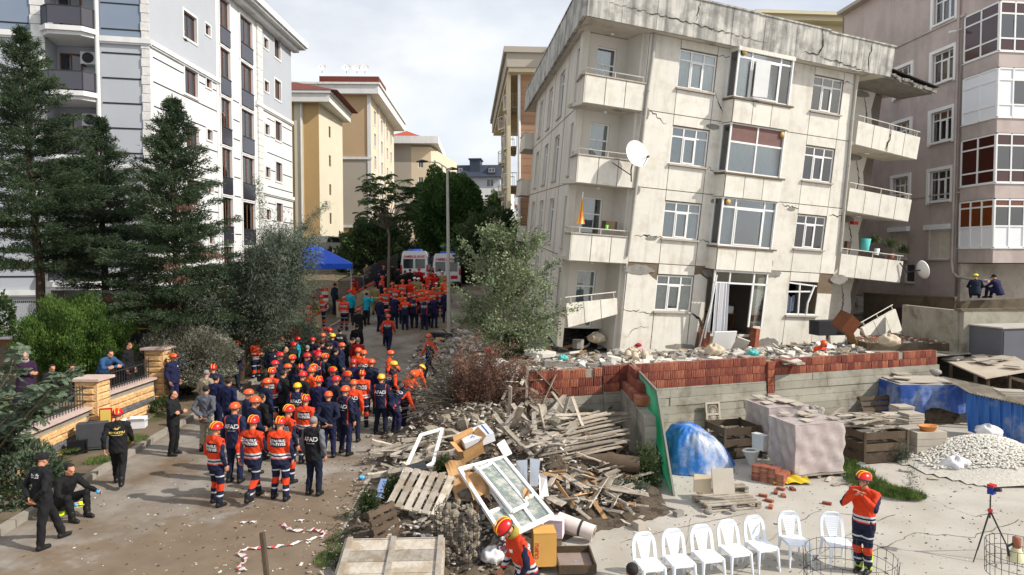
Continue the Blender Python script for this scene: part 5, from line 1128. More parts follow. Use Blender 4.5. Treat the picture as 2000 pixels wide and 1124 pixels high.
for s in range(17):
 px = rf.uniform(-40, 140); py = rf.uniform(680, 830) if px < 60 else rf.uniform(700, 800); Y = rf.uniform(13, 16.5); e = at(px, py, Y)-fg.location; st = Vector((rf.uniform(-.8, .6), rf.uniform(-.4, 1.2), 0)); mid = st.lerp(e, .55)+Vector((rf.uniform(-.1, .1), 0, .15)); stems.tube([st, mid, e], [.025, .018, .008], 5)
 for k in range(16):
  s_ = 1-k*.055; c = (mid.lerp(e, max(0, (s_-.55)/.45)) if s_ > .55 else st.lerp(mid, s_/.55)); a = rf.uniform(0, 6.28); ou = Vector((math.cos(a), math.sin(a), rf.uniform(.1, .7)))*rf.uniform(.12, .32); sc = rf.uniform(.16, .27)
  o = link('leaf', FL[rf.randrange(5)], fg, c+ou, (rf.uniform(-.7, .5), rf.uniform(-.5, .5), a-math.pi/2), (sc, sc, sc))
stems.build('stems', m_bark2, fg)
t = tree('shrub', 'low leafy shrub on the verge beneath the fig leaves', 'shrub', (at(20, 950, 14.2).x, 14.3, .1)); mound(t, 1.1, .9, .95, .3, 9000, .06, .025, m_fig)
t = tree('shrub', 'small dark weedy bush at the foot of the stone pillar', 'shrub', (fx(22.4)+.35, 22.4, .12)); mound(t, .35, .5, .4, .1, 1800, .06, .02, m_weed)
t = tree('vine', 'dark ivy hanging at the left edge before the white fence', 'vine', at(10, 650, 22)); mound(t, .3, .2, .8, 0.4, 700, .07, .05, m_dkg)
b = G(985, 705); b.z = 1.0; t = tree('elm_tree', 'young elm with pale grey green leaves before the leaning building', 'tree', b)
Ye = b.y; H = at(985, 440, Ye).z-b.z
P, D = branchy(t, H, 1.75, 21, 16, .5, m_bark2, [(0, 0, -.3), (.0, 0, H*.3), (-.05, .03, H*.6), (.0, 0, H*.92)], .075, 2, .12)
P = P*np.array([1.2, 1.1, .93]); crown_from(P, D, 11, .13, .06, .03, m_elm, t)
low = P[P[:, 2] < H*.3]
for (px, py) in ((900, 470), (1090, 510), (1130, 600), (1010, 430), (880, 560), (1060, 460), (940, 450), (885, 620), (1080, 640)):
 e = np.array(at(px, py, Ye))-np.array(b); S = np.linspace(0, 1, 24)[:, None]; st = np.array([0, 0, max(.5, e[2]*.55)]); pts = st+(e-st)*S+np.array([0, 0, .12])*np.sin(S*3.1); crown_from(pts, np.tile(unit(e-st), (24, 1)), 20, .09, .055, .026, m_elm, t, name='long_shoot')
 q = MB(); q.tube([pts[0], pts[12], pts[-1]], [.02, .012, .004], 4); q.build('branch', m_bark2, t)
b2 = b+Vector((.25, -.1, -.1)); t = tree('shrub', 'darker green bush at the foot of the elm', 'shrub', b2); mound(t, .55, .5, 1.0, .6, 6000, .05, .022, m_weed)
b = at(900, 800, 20.4); b.z = .35; t = tree('dead_bush', 'dead brown conifer branches lying on the rubble', 'bush', b); q = MB(); P = []; D = []; r = random.Random(4)
for i in range(230):
 px = r.gauss(905, 72); py = r.gauss(736, 36)+.10*abs(px-900); e = at(px, py, b.y+r.uniform(-.6, .5))-b; st = Vector((r.uniform(-.5, .5), r.uniform(-.3, .3), .35)); d = (e-st); mid = st+d*.5+Vector((0, 0, .1)); q.tube([st, mid, e], [.012, .008, .003], 3, cap=False)
 for s in (.35, .5, .6, .7, .8, .9, 1.0): P.append(tuple(st+d*s+Vector((0, 0, .2*math.sin(s*3.1)*.5)))); D.append(tuple(d.normalized()))
P = np.array(P); D = np.array(D)
q.build('branches', m_bark2, t); k = P[:, 0] > -.15; crown_from(P[k], D[k], 34, .09, .07, .014, m_dead, t, name='dead_needles', tri=True); crown_from(P[~k], D[~k], 8, .08, .05, .009, leafmat('dull_needles', (.05, .055, .03), (.13, .13, .08), sc=2), t, name='dull_needles', tri=True)
q = MB()
for i in range(40):
 e = at(r.uniform(760, 900), r.uniform(740, 850), b.y-r.uniform(.2, .9))-b; st = Vector((r.uniform(-.3, .3), -.2, .4)); q.tube([st, st.lerp(e, .5)+Vector((0, 0, .12)), e], [.01, .007, .003], 3, cap=False)
q.build('bare_twigs', m_bark2, t)
def leafy(px, pyt, pyb, Y, wpx, label, m, n, name='broadleaf_tree', ls=.2, lw=.09, group=None, bark=m_bark, shell=.6, lump=.3, base=None):
 c = at(px, (pyt+pyb)/2, Y); h = (pyb-pyt)/FPX*Y; w = wpx/FPX*Y; g = base if base is not None else gz(c.x, Y)
 t = tree(name, label, 'tree', (c.x, Y, g), group); q = MB(); q.tube([(0, 0, -.3), (.1, 0, (c.z-g)*.5), (0, .1, c.z-g)], [.2, .15, .08], 7)
 for i in range(8): a = i*.8; q.tube([(0, 0, (c.z-g)*.6), (w*.2*math.cos(a), w*.2*math.sin(a), c.z-g+h*.1), (w*.42*math.cos(a), w*.42*math.sin(a), c.z-g+h*.2)], [.08, .05, .02], 4, cap=False)
 q.build('trunk', bark, t)
 mound(t, w/2, w/2*.9, h/2, c.z-g, n, ls, lw, m, 'crown', shell=shell, lump=lump)
 for i in range(7):
  a = random.uniform(0, 6.28); el = random.uniform(-.5, 1.2); k = .62; mound(t, w*.2, w*.2, h*.2, c.z-g+h*.5*k*math.sin(el), n//9, ls, lw, m, 'crown_lobe', shell=.5, lump=.2, cx=w/2*k*math.cos(a)*math.cos(el), cy=w/2*k*math.sin(a)*math.cos(el))
 return t
leafy(872, 338, 500, 62, 142, 'big rounded green street tree up the road beside the lamp post', m_rg, 42000, ls=.18, lw=.075, shell=.55, lump=.17)
leafy(735, 430, 545, 56, 118, 'dark low tree behind the tent and railings', m_dkg, 22000, ls=.17, lw=.07)
leafy(965, 415, 530, 45, 120, 'dark tree between the round tree and the leaning building', m_dkg, 18000, ls=.15, lw=.06)
leafy(915, 385, 500, 75, 70, 'lighter yellow green tree behind the big round street tree', m_olv, 9000, ls=.2, lw=.08)
leafy(905, 470, 545, 52, 80, 'dark shrubby tree right of the second ambulance', m_dkg, 9000, ls=.15, lw=.06)
leafy(800, 480, 530, 64, 70, 'dark bush in the shade beyond the ambulances', m_dkg, 9000, ls=.15, lw=.06)
leafy(690, 455, 560, 56, 60, 'dark evergreen left of the street beyond the tent', m_dkg, 7000, ls=.16, lw=.06)
leafy(972, 375, 420, 120, 40, 'small far palm like tree beside the tan building', m_dkg, 3000, ls=.3, lw=.1)
b = (at(758, 560, 44).x, 44, gz(at(758, 560, 44).x, 44)); t = tree('ailanthus_tree', 'slender tree with feathery compound leaves before the tan building', 'tree', b); q = MB(); P = []; D = []; r = random.Random(9); H = at(750, 330, 44).z-b[2]
q.tube([(0, 0, -.2), (.1, 0, H*.5), (-.3, 0, H*.8)], [.12, .08, .03], 6); q.build('trunk', m_bark2, t); q = MB(); U = []; V = []; PP = []
for i in range(64):
 px = r.uniform(708, 812); py = r.uniform(332, 425)+abs(px-745)*.25; e = at(px, py, 44+r.uniform(-1.2, 1.2))-Vector(b); st = Vector((-.1, 0, H*.55)); q.tube([st, e], [.02, .008], 3, cap=False)
 for j in range(5):
  a = r.uniform(0, 6.28); d = Vector((math.cos(a), math.sin(a)*.8, r.uniform(-.35, .25))); sd = d.cross(Vector((0, 0, 1))).normalized(); l = r.uniform(.45, .75)
  for k in range(9):
   p = e+d*l*(k+1)/9+Vector((0, 0, -.15*(k/9)**2))
   for s in (-1, 1): PP.append(tuple(p+sd*s*.08)); V.append(tuple(sd*s*.13+Vector((0, 0, r.uniform(-.1, .02))))); U.append(tuple(d*.03+Vector((0, 0, r.uniform(.01, .05)))))
q.build('branches', m_bark2, t); quads('crown', np.array(PP), np.array(U), np.array(V), m_ail, t)
def bush(px, py, w, h, n, label, m=m_weed, ls=.05, lw=.018):
 g = G(px, py); t = tree('weed_bush', label, 'plant', g); mound(t, w, w*.8, h, h*.5, n, ls, lw, m, shell=.8, lump=.25); return t
bush(1262, 955, .35, .75, 3000, 'leafy weed growing between the wall stub and the green board'); bush(1225, 968, .6, .3, 2500, 'grey green weed sprawling at the foot of the concrete stub', m_olv)
bush(1762, 905, .25, .42, 500, 'thin dry weed with small leaves near the stacked kerb stones', m_olv, .04, .012); bush(1780, 955, .2, .5, 300, 'spindly dry stalks standing in the grass patch', m_olv, .05, .006)
def grass(pts, n, h=.16, name='grass'):
 P = []
 for (px, py, r) in pts:
  g = G(px, py); k = n//len(pts); a = rng.uniform(0, 2*np.pi, k); d = r*np.sqrt(rng.random(k)); P.append(np.stack([g.x+d*np.cos(a), g.y+d*np.sin(a), np.full(k, g.z)], 1))
 P = np.concatenate(P); D = unit(rd(len(P))*.45+np.array([0, 0, 1])); o = quads(name, P+D*h*.3, unit(np.cross(D, rd(len(P))))*.007, D*h*rng.uniform(.5, 1.2, (len(P), 1)), m_grass, None, True)
 return tag(o, 'patches of fresh green grass at the edge of the dusty yard', 'grass', kind='stuff')
grass([(1668, 925, .5), (1690, 945, .5), (1715, 958, .45), (1745, 968, .45), (1775, 972, .35), (1650, 910, .4)], 9000)
g2 = grass([(60, 905, .6), (120, 880, .5), (200, 900, .4), (230, 870, .4), (30, 960, .5), (180, 870, .5), (260, 860, .4)], 7000, .07); g2['label'] = 'thin short grass on the verge along the stone fence'
g3 = grass([(660, 1095, .4), (690, 1060, .5), (720, 1010, .5), (700, 1110, .4), (740, 980, .4)], 5000, .09); g3['label'] = 'thin grass and weeds between the road and the scrap timber'
# ---------------------------------------------------------------- people
TMPS = bpy.data.scenes.new('bake')
def evalmesh(o):
 C.objects.unlink(o); TMPS.collection.objects.link(o); TMPS.view_layers[0].update(); dg = TMPS.view_layers[0].depsgraph; me = bpy.data.meshes.new_from_object(o.evaluated_get(dg)); return me
def fuse(mb, voxel, smooth=3, name='body'):
 """melt overlapping tapered volumes into one continuous skin"""
 me = mb.mesh(name, m_room); o = link('tmp', me); m = o.modifiers.new('r', 'REMESH'); m.mode = 'VOXEL'; m.voxel_size = voxel; m.use_smooth_shade = True
 if smooth: s = o.modifiers.new('s', 'SMOOTH'); s.iterations = smooth; s.factor = .5
 r = evalmesh(o); bpy.data.objects.remove(o); bpy.data.meshes.remove(me); r.materials.clear(); r.name = name; return r
def ball(q, c, r, n=10):
 c = Vector(c); rx_, ry_, rz_ = (r, r, r) if not hasattr(r, '__len__') else r; k = n//2
 vs = [c+Vector((0, 0, -rz_))]+[c+Vector((rx_*math.sin(math.pi*i/k)*math.cos(2*math.pi*j/n), ry_*math.sin(math.pi*i/k)*math.sin(2*math.pi*j/n), -rz_*math.cos(math.pi*i/k))) for i in range(1, k) for j in range(n)]+[c+Vector((0, 0, rz_))]
 fs = [(0, 1+(j+1) % n, 1+j) for j in range(n)]+[(1+(i*n)+j, 1+i*n+(j+1) % n, 1+(i+1)*n+(j+1) % n, 1+(i+1)*n+j) for i in range(k-2) for j in range(n)]+[(1+(k-2)*n+j, 1+(k-2)*n+(j+1) % n, len(vs)-1) for j in range(n)]
 q.add(vs, fs, 0, True)
def limb(q, pts, rs, n=10):
 q.tube(pts, rs, n)
 for p, r in zip(pts, rs): ball(q, p, r*.99)
def loft(q, rings, n=14):
 """rings: centre, half width axis, half depth axis"""
 vs = []
 for c, a, b in rings: c, a, b = Vector(c), Vector(a), Vector(b); vs += [c+a*math.cos(2*math.pi*j/n)+b*math.sin(2*math.pi*j/n) for j in range(n)]
 m = len(rings); q.add(vs, [(i*n+j, i*n+(j+1) % n, (i+1)*n+(j+1) % n, (i+1)*n+j) for i in range(m-1) for j in range(n)]+[tuple(range(n-1, -1, -1)), tuple(range((m-1)*n, m*n))], 0, True)
hq = MB(); loft(hq, [((0, 0, .01), (.026, 0, 0), (0, .019, 0)), ((0, 0, -.03), (.036, 0, 0), (0, .017, 0)), ((0, .0, -.085), (.041, 0, 0), (0, .014, 0))], 10)
for x, l, c in ((-.031, .062, .5), (-.011, .078, .42), (.010, .084, .4), (.030, .074, .38)):
 limb(hq, [(x, 0, -.07), (x*1.1, .006+.01*c, -.085-l*.42), (x*1.12, .02+.035*c, -.085-l*.8), (x*1.1, .035+.05*c, -.085-l*.98)], [.0105, .0095, .0088, .0075], 6)
limb(hq, [(.026, .0, -.02), (.052, .012, -.05), (.058, .022, -.085)], [.014, .0115, .009], 6)
HAND = fuse(hq, .0055, 2, 'hand')
def add_mesh(q, me, M):
 k = len(q.v); q.v += [tuple(M @ v.co) for v in me.vertices]; q.f += [tuple(i+k for i in p.vertices) for p in me.polygons]; q.mi += [0]*len(me.polygons); q.sm += [True]*len(me.polygons)
def vlerp(a, b, t): return Vector(a).lerp(Vector(b), t)
BASE = dict(pel=(0, 0, .96), chest=(0, 0, 1.28), neck=(0, .01, 1.48), head=(0, -.03, 1.64), hy=0., hp=0.,
   shL=(.19, .01, 1.42), shR=(-.19, .01, 1.42), elL=(.27, .05, 1.14), elR=(-.27, .05, 1.14), wrL=(.25, -.06, .89), wrR=(-.25, -.06, .89),
   knL=(.11, -.03, .50), knR=(-.11, -.03, .50), anL=(.13, .03, .09), anR=(-.13, .03, .09), fy=0.)
POSES = {
 'stand': {}, 'stand2': dict(anL=(.2, -.08, .09), knL=(.14, -.08, .5), elL=(.25, .06, 1.16), wrL=(.2, -.12, .95)),
 'hips': dict(elL=(.40, .10, 1.18), wrL=(.21, -.02, 1.02), elR=(-.40, .10, 1.18), wrR=(-.21, -.02, 1.02), anL=(.19, .02, .09), anR=(-.19, .02, .09)),
 'crossed': dict(elL=(.25, -.06, 1.15), elR=(-.25, -.06, 1.15), wrL=(-.10, -.19, 1.20), wrR=(.10, -.23, 1.16)),
 'behind': dict(elL=(.29, .14, 1.16), elR=(-.29, .14, 1.16), wrL=(.04, .20, .98), wrR=(-.04, .22, .96)),
 'front': dict(elL=(.26, .0, 1.15), elR=(-.26, .0, 1.15), wrL=(.06, -.2, 1.02), wrR=(-.06, -.22, 1.0)),
 'walk': dict(knL=(.1, -.20, .52), anL=(.1, -.30, .10), knR=(-.1, .06, .50), anR=(-.1, .33, .17), elL=(.26, .16, 1.17), wrL=(.26, .12, .93), elR=(-.26, -.06, 1.15), wrR=(-.25, -.24, .98)),
 'stride': dict(knL=(.12, -.27, .55), anL=(.12, -.42, .09), knR=(-.1, .09, .50), anR=(-.1, .12, .09), elL=(.28, .14, 1.16), wrL=(.06, .2, .98), elR=(-.28, .14, 1.16), wrR=(-.06, .2, .96)),
 'phone': dict(elR=(-.30, -.12, 1.22), wrR=(-.16, -.26, 1.46), elL=(.27, -.05, 1.15), wrL=(.12, -.26, 1.2)),
 'reach': dict(elR=(-.30, -.22, 1.28), wrR=(-.10, -.46, 1.30), elL=(.30, -.2, 1.26), wrL=(.14, -.45, 1.25), hp=.3, head=(0, -.07, 1.63)),
 'chin': dict(elL=(.27, -.24, 1.25), wrL=(.06, -.24, 1.45), elR=(-.27, -.24, 1.24), wrR=(-.05, -.25, 1.44), head=(0, -.06, 1.65), hp=-.15, knL=(.09, -.05, .5), anL=(.08, .02, .09), anR=(-.08, .02, .09), knR=(-.09, -.05, .5)),
 'bend': dict(pel=(0, .18, .93), chest=(0, -.08, 1.16), neck=(0, -.27, 1.24), head=(0, -.42, 1.30), hp=.7, shL=(.19, -.22, 1.2), shR=(-.19, -.22, 1.2), elL=(.25, -.30, .93), elR=(-.25, -.30, .93), wrL=(.16, -.45, .73), wrR=(-.16, -.45, .73), knL=(.13, .05, .5), knR=(-.13, .05, .5), anL=(.14, .1, .09), anR=(-.14, .1, .09)),
 'stoop': dict(pel=(0, .06, .95), chest=(0, -.06, 1.25), neck=(0, -.14, 1.43), head=(0, -.25, 1.56), hp=.75, shL=(.19, -.1, 1.38), shR=(-.19, -.1, 1.38), elL=(.27, -.06, 1.10), elR=(-.27, -.06, 1.10), wrL=(.2, -.22, .9), wrR=(-.2, -.22, .9)),
 'squat': dict(pel=(0, .10, .32), chest=(0, -.02, .62), neck=(0, -.10, .82), head=(0, -.17, .97), hp=.3, shL=(.19, -.08, .77), shR=(-.19, -.08, .77), elL=(.28, -.28, .56), wrL=(.30, -.50, .50), elR=(-.28, -.2, .55), wrR=(-.1, -.38, .36), knL=(.20, -.34, .48), knR=(-.20, -.34, .48), anL=(.16, -.40, .09), anR=(-.16, -.40, .09)),
 'lean': dict(chest=(0, -.12, 1.22), neck=(0, -.24, 1.38), head=(0, -.33, 1.50), hp=.25, shL=(.19, -.22, 1.32), shR=(-.19, -.22, 1.32), elL=(.33, -.42, 1.12), elR=(-.33, -.42, 1.12), wrL=(-.06, -.52, 1.12), wrR=(.06, -.52, 1.12)),
}
PM = {}
def pose_meshes(name):
 if name in PM: return PM[name]
 J = {k: (Vector(v) if hasattr(v, '__len__') else v) for k, v in {**BASE, **POSES[name]}.items()}
 up = (J['neck']-J['pel']).normalized(); rt = Vector((1, 0, 0)); fw = up.cross(rt).normalized()   # fw ~ +y (back)
 def torso(q, g, low=-.08, top=1.0):
  pel, ch, nk = J['pel'], J['chest'], J['neck']
  loft(q, [(pel+up*low, rt*(.165+g), fw*(.12+g)), (pel+up*.06, rt*(.165+g), fw*(.12+g)), (vlerp(pel, ch, .5), rt*(.15+g), fw*(.108+g)), (ch, rt*(.175+g), fw*(.12+g)), (vlerp(ch, nk, .6), rt*(.165+g), fw*(.108+g)), (vlerp(ch, nk, .92), rt*(.10+g*.5), fw*(.075+g*.5))])
  for s in ('L', 'R'): limb(q, [vlerp(ch, nk, .72), J['sh'+s]], [.075+g, .062+g])
 hipL = J['pel']+Vector((.09, 0, -.03)); hipR = J['pel']+Vector((-.09, 0, -.03))
 def foot(q, s, g):
  a = J['an'+s]; ground_z = a.z-.09; limb(q, [a+Vector((0, .035, -.035)), a+Vector((0, -.05, -.045)), a+Vector((0, -.15, -.055))], [.045+g, .042+g, .033+g])
  limb(q, [a+Vector((0, 0, .1)), a], [.05+g, .05+g])
 b = MB(); torso(b, 0)
 hd = J['head']; hm = Matrix.Translation(hd) @ Matrix.Rotation(J['hy'], 4, 'Z') @ Matrix.Rotation(J['hp'], 4, 'X')
 limb(b, [vlerp(J['chest'], J['neck'], .8), J['neck'], hm @ Vector((0, .03, -.06))], [.065, .058, .056])
 for c, r in (((0, .015, .04), (.076, .095, .085)), ((0, -.02, -.04), (.058, .072, .075)), ((0, -.055, -.075), (.034, .03, .03)), ((0, -.098, -.015), (.013, .02, .024)), ((0, -.075, .03), (.055, .02, .016)), ((.078, .012, -.01), (.01, .018, .03)), ((-.078, .012, -.01), (.01, .018, .03)), ((0, -.083, -.055), (.026, .012, .012))):
  qq = MB(hm); ball(qq, c, r); b.v, off = b.v+qq.v, len(b.v); b.f += [tuple(i+off for i in f) for f in qq.f]; b.mi += qq.mi; b.sm += qq.sm
 for s, h in (('L', hipL), ('R', hipR)):
  limb(b, [J['sh'+s], J['el'+s], J['wr'+s]], [.05, .04, .027]); limb(b, [h, J['kn'+s], J['an'+s]], [.085, .058, .042]); foot(b, s, -.005)
 body0 = fuse(b, .016, 2, 'person'); q = MB(); add_mesh(q, body0, Matrix())
 for s in 'LR':
  w = J['wr'+s]; d = (w-J['el'+s]).normalized(); z = -d; inw = Vector((-1 if s == 'L' else 1, -.25, 0)); y = (inw-z*inw.dot(z)).normalized(); x = y.cross(z)
  if s == 'L': pass
  M = Matrix(((x.x, y.x, z.x, w.x), (x.y, y.y, z.y, w.y), (x.z, y.z, z.z, w.z), (0, 0, 0, 1)))
  fwd = Vector((0, -1, .2)); flip = 1 if x.dot(fwd) > 0 else -1
  add_mesh(q, HAND, M @ Matrix.Diagonal((flip*1.05, 1.05, 1.05, 1)))
 body = q.mesh('person', m_room); body.materials.clear()
 e = MB(hm)
 for s in (-1, 1): ball(e, (s*.03, -.087, .008), (.013, .008, .007), 6)
 eyes = e.mesh('eyes', m_dkmetal)
 j = MB(); torso(j, .03, -.16); loft(j, [(J['pel']-up*.14, rt*.20, fw*.155), (J['pel']+up*.05, rt*.195, fw*.15), (J['pel']+up*.2, rt*.18, fw*.14)])
 limb(j, [vlerp(J['chest'], J['neck'], .85), J['neck']+up*.02], [.085, .078])
 for s in 'LR': limb(j, [J['sh'+s], vlerp(J['sh'+s], J['el'+s], .5), J['el'+s], vlerp(J['el'+s], J['wr'+s], .5), vlerp(J['el'+s], J['wr'+s], .9)], [.075, .07, .06, .056, .046])
 jacket = fuse(j, .02, 2, 'jacket')
 for v in jacket.vertices:
  p = v.co; v.co = p+v.normal*(.005*math.sin(p.z*34+p.x*26+math.sin(p.x*19+p.y*30)*2.2)+.003*math.sin(p.x*50-p.z*41+p.y*20))
 t = MB(); loft(t, [(J['pel']+up*.06, rt*.18, fw*.135), (J['pel']-up*.06, rt*.185, fw*.14)])
 for s, h in (('L', hipL), ('R', hipR)): k, a = J['kn'+s], J['an'+s]; limb(t, [h, vlerp(h, k, .5), k, vlerp(k, a, .5), a+Vector((0, 0, .02))], [.115, .1, .078, .075, .066])
 trousers = fuse(t, .02, 2, 'trousers')
 for v in trousers.vertices:
  p = v.co; v.co = p+v.normal*(.004*math.sin(p.z*37+p.y*30+p.x*45)+.004*math.sin(p.z*23-p.x*60))
 bo = MB()
 for s in 'LR': foot(bo, s, .012)
 boots = fuse(bo, .014, 1, 'boots')
 bvh = BVHTree.FromPolygons([v.co.copy() for v in jacket.vertices], [tuple(p.vertices) for p in jacket.polygons])
 PM[name] = dict(J=J, hm=hm, body=body, eyes=eyes, jacket=jacket, trousers=trousers, boots=boots, bvh=bvh, up=up, fw=fw, cache={}); return PM[name]
def wrap(pm, me, key, cz, side=1, off=.006, hgt=None, cx=0.0):
 """lay a flat mesh (x right, y up) onto the jacket's back (side=1) or chest (-1)"""
 k = (key, cz, side, off, cx)
 if k in pm['cache']: return pm['cache'][k]
 r = me.copy(); c = pm['J']['chest']+pm['up']*(cz-1.28)
 for v in r.vertices:
  x, y = v.co.x*(-1 if side > 0 else 1), v.co.y; o = c+Vector((x+cx, 0, 0))+pm['up']*y; d = -pm['fw']*side
  hit = pm['bvh'].ray_cast(o-d*.7, d, 1.2); p = hit[0] if hit[0] is not None else o-d*.1; v.co = p-d*off
 pm['cache'][k] = r; return r
def flatgrid(w, h, nx=8, ny=5):
 q = MB(); q.grid(lambda u, v: ((u-.5)*w, (v-.5)*h, 0), nx, ny, 0, False); return q.mesh('patch', m_room)
FLAT = {}
def band(name, base, bands, sleeve=None, rough=.8, side=None):
 """cloth whose colour blocks follow height on the garment"""
 if name in MATS: return MATS[name]
 m = mat(name, base, rough, .16, 5, .35, 40, orand=.22); t = m.node_tree; n = t.nodes; l = t.links.new
 hs = [x for x in n if x.type == 'HUE_SAT'][0]; src = hs.inputs['Color'].links[0].from_socket if hs.inputs['Color'].links else None
 tc = n.new('ShaderNodeTexCoord'); sx = n.new('ShaderNodeSeparateXYZ'); l(tc.outputs['Object'], sx.inputs[0]); cur = None
 def step(sock, a, b):
  x = n.new('ShaderNodeMath'); x.operation = 'GREATER_THAN'; l(sock, x.inputs[0]); x.inputs[1].default_value = a
  y = n.new('ShaderNodeMath'); y.operation = 'LESS_THAN'; l(sock, y.inputs[0]); y.inputs[1].default_value = b
  z = n.new('ShaderNodeMath'); z.operation = 'MULTIPLY'; l(x.outputs[0], z.inputs[0]); l(y.outputs[0], z.inputs[1]); return z.outputs[0]
 def mx(f, c):
  nonlocal cur
  x = n.new('ShaderNodeMix'); x.data_type = 'RGBA'; l(f, x.inputs[0])
  if cur is None: x.inputs[6].default_value = (*base, 1)
  else: l(cur, x.inputs[6])
  x.inputs[7].default_value = (*c, 1); cur = x.outputs[2]
 for a, b, c in bands: mx(step(sx.outputs[2], a, b), c)
 ax = n.new('ShaderNodeMath'); ax.operation = 'ABSOLUTE'; l(sx.outputs[0], ax.inputs[0])
 for (a, b, c) in (side or []): mx(step(ax.outputs[0], a, b), c)
 if cur is not None: l(cur, hs.inputs['Color'])
 return m
ORG = lin((208, 64, 30)); NVY = lin((26, 32, 56)); BLK = lin((26, 26, 28)); REF = lin((190, 192, 196)); RED = lin((206, 30, 30))
m_skin = mat('skin', lin((186, 132, 104)), .55, .08, 6, .05); m_hair = mat('dark_hair', (.018, .014, .012), .7, .3, 30, .5, 120); m_hairg = mat('grey_hair', lin((130, 126, 122)), .7, .25, 30, .5, 120)
m_navy = mat('navy_cloth', NVY, .85, .2, 4, .3, 40, orand=.45, hue=.03); m_black = mat('black_cloth', BLK, .85, .25, 4, .3, 40, orand=.4); m_boot = mat('black_boot', (.012, .012, .012), .5, .2, 6, .2)
m_org = mat('orange_cloth', ORG, .8, .12, 4, .3, 40, orand=.25, hue=.012); m_res = band('rescue_jacket_cloth', ORG, [(.0, .93, NVY), (.955, .99, REF), (1.02, 1.055, REF), (.99, 1.02, NVY)], side=[(.265, .5, NVY)])
m_rest = band('rescue_trouser_cloth', NVY, [(.36, .50, ORG), (.24, .275, REF), (.66, .69, REF)])
m_afj = band('navy_jacket_orange_sides', NVY, [(1.40, 1.6, ORG)] if False else [], side=[(.15, .175, ORG)]); m_afo = band('orange_shoulder_jacket', NVY, [(1.34, 1.6, ORG)], side=[(.19, .5, ORG)])
m_turq = mat('turquoise_cloth', lin((20, 150, 170)), .8, .12, 4, .3, 40); m_tan_c = band('tan_fire_suit', lin((132, 124, 84)), [(.98, 1.03, lin((200, 210, 90)))]); m_grey_c = mat('grey_cloth_jacket', lin((84, 86, 94)), .9, .15, 4, .3, 40)
m_beige_c = mat('beige_cloth', lin((150, 138, 118)), .9, .12, 4, .3, 40); m_suit = mat('blue_suit_cloth', lin((24, 30, 62)), .8, .12, 4, .2, 40); m_redv = band('red_vest_cloth', lin((200, 34, 56)), [(1.02, 1.05, REF)], side=[(.2, .5, BLK)])
m_purp = mat('purple_cloth', lin((48, 30, 52)), .9, .15, 4, .3, 40); m_denim = mat('blue_denim', lin((44, 74, 110)), .9, .2, 5, .3, 40); m_redc = mat('dark_red_cloth', lin((150, 30, 34)), .85, .15, 4, .3, 40); m_greyv = band('grey_sleeve_black_vest', BLK, [], side=[(.2, .5, lin((92, 94, 100)))])
m_hred = mat('red_helmet_shell', RED, .3, .1, 3, 0, spec=.5, orand=.15); m_horg = mat('orange_helmet_shell', lin((218, 84, 34)), .35, .05, 3, 0, spec=.5); m_hyel = mat('yellow_helmet_shell', lin((246, 178, 30)), .3, .05, 3, 0, spec=.5); m_hlime = mat('lime_helmet_shell', lin((206, 236, 30)), .3, .05, 3, 0); m_hwht = mat('pale_helmet_shell', lin((206, 218, 200)), .3, .05, 3, 0)
m_wtx = mat('white_print', lin((214, 214, 214)), .7, .05, 3, 0); m_gold = mat('gold_print', lin((214, 186, 96)), .6, .05, 3, 0); m_patch = mat('dark_panel_cloth', lin((40, 30, 40)), .85, .1, 3, 0); m_glove = mat('blue_glove', lin((90, 176, 230)), .5)
hq = MB(); hq.lathe([(.128, -.012), (.131, .0), (.127, .02), (.120, .055), (.098, .095), (.060, .122), (0, .132)], 18); H_SHELL = hq.mesh('helmet', m_hred); H_SHELL.transform(Matrix.Diagonal((.9, 1.1, .92, 1)))
hq = MB(); hq.lathe([(.134, -.016), (.139, -.006), (.130, .004)], 18); hq.v = [(x*.93, y*1.12, z) for x, y, z in hq.v]; hq.add([(-.07, -.12, -.01), (.07, -.12, -.01), (.05, -.185, -.022), (-.05, -.185, -.022)], [(0, 1, 2, 3)]); H_RIM = hq.mesh('brim', m_dkmetal)
hq = MB()
for s in (-1, 1):
 pts = [(s*.028*(1+.6*math.sin(i/8*math.pi)), -.135*math.cos(math.pi*i/8)*1.02, .02+.117*math.sin(math.pi*i/8)) for i in range(9)]; hq.tube(pts, .0085, 4)
H_STR = hq.mesh('helmet_stripe', m_hyel)
hq = MB(); hq.tube([(.105, -.02, -.01), (.1, -.02, -.09), (.03, -.06, -.135), (-.03, -.06, -.135), (-.1, -.02, -.09), (-.105, -.02, -.01)], .008, 4); H_STRAP = hq.mesh('chin_strap', m_dkmetal)
hq = MB(); hq.cbox((0, -.155, .03), (.05, .03, .035)); H_LAMP = hq.mesh('head_lamp', m_dkmetal)
hq = MB(); ball(hq, (0, .028, .048), (.087, .100, .088), 14); HAIR0 = hq.mesh('hair', m_hair)
bmh = bmesh.new(); bmh.from_mesh(HAIR0); bmesh.ops.delete(bmh, geom=[v for v in bmh.verts if v.co.z < -.01+.0 and v.co.y < .02 or (v.co.z < .07 and v.co.y < -.045)], context='VERTS'); bmh.to_mesh(HAIR0); bmh.free()
hq = MB(); hq.lathe([(.094, .02), (.098, .05), (.09, .10), (.06, .125), (0, .13)], 14); hq.v = [(x*.93, y*1.08+.01, z) for x, y, z in hq.v]; hq.add([(-.07, -.07, .03), (.07, -.07, .03), (.055, -.19, .015), (-.055, -.19, .015)], [(0, 1, 2, 3)]); CAP = hq.mesh('cap', m_navy)
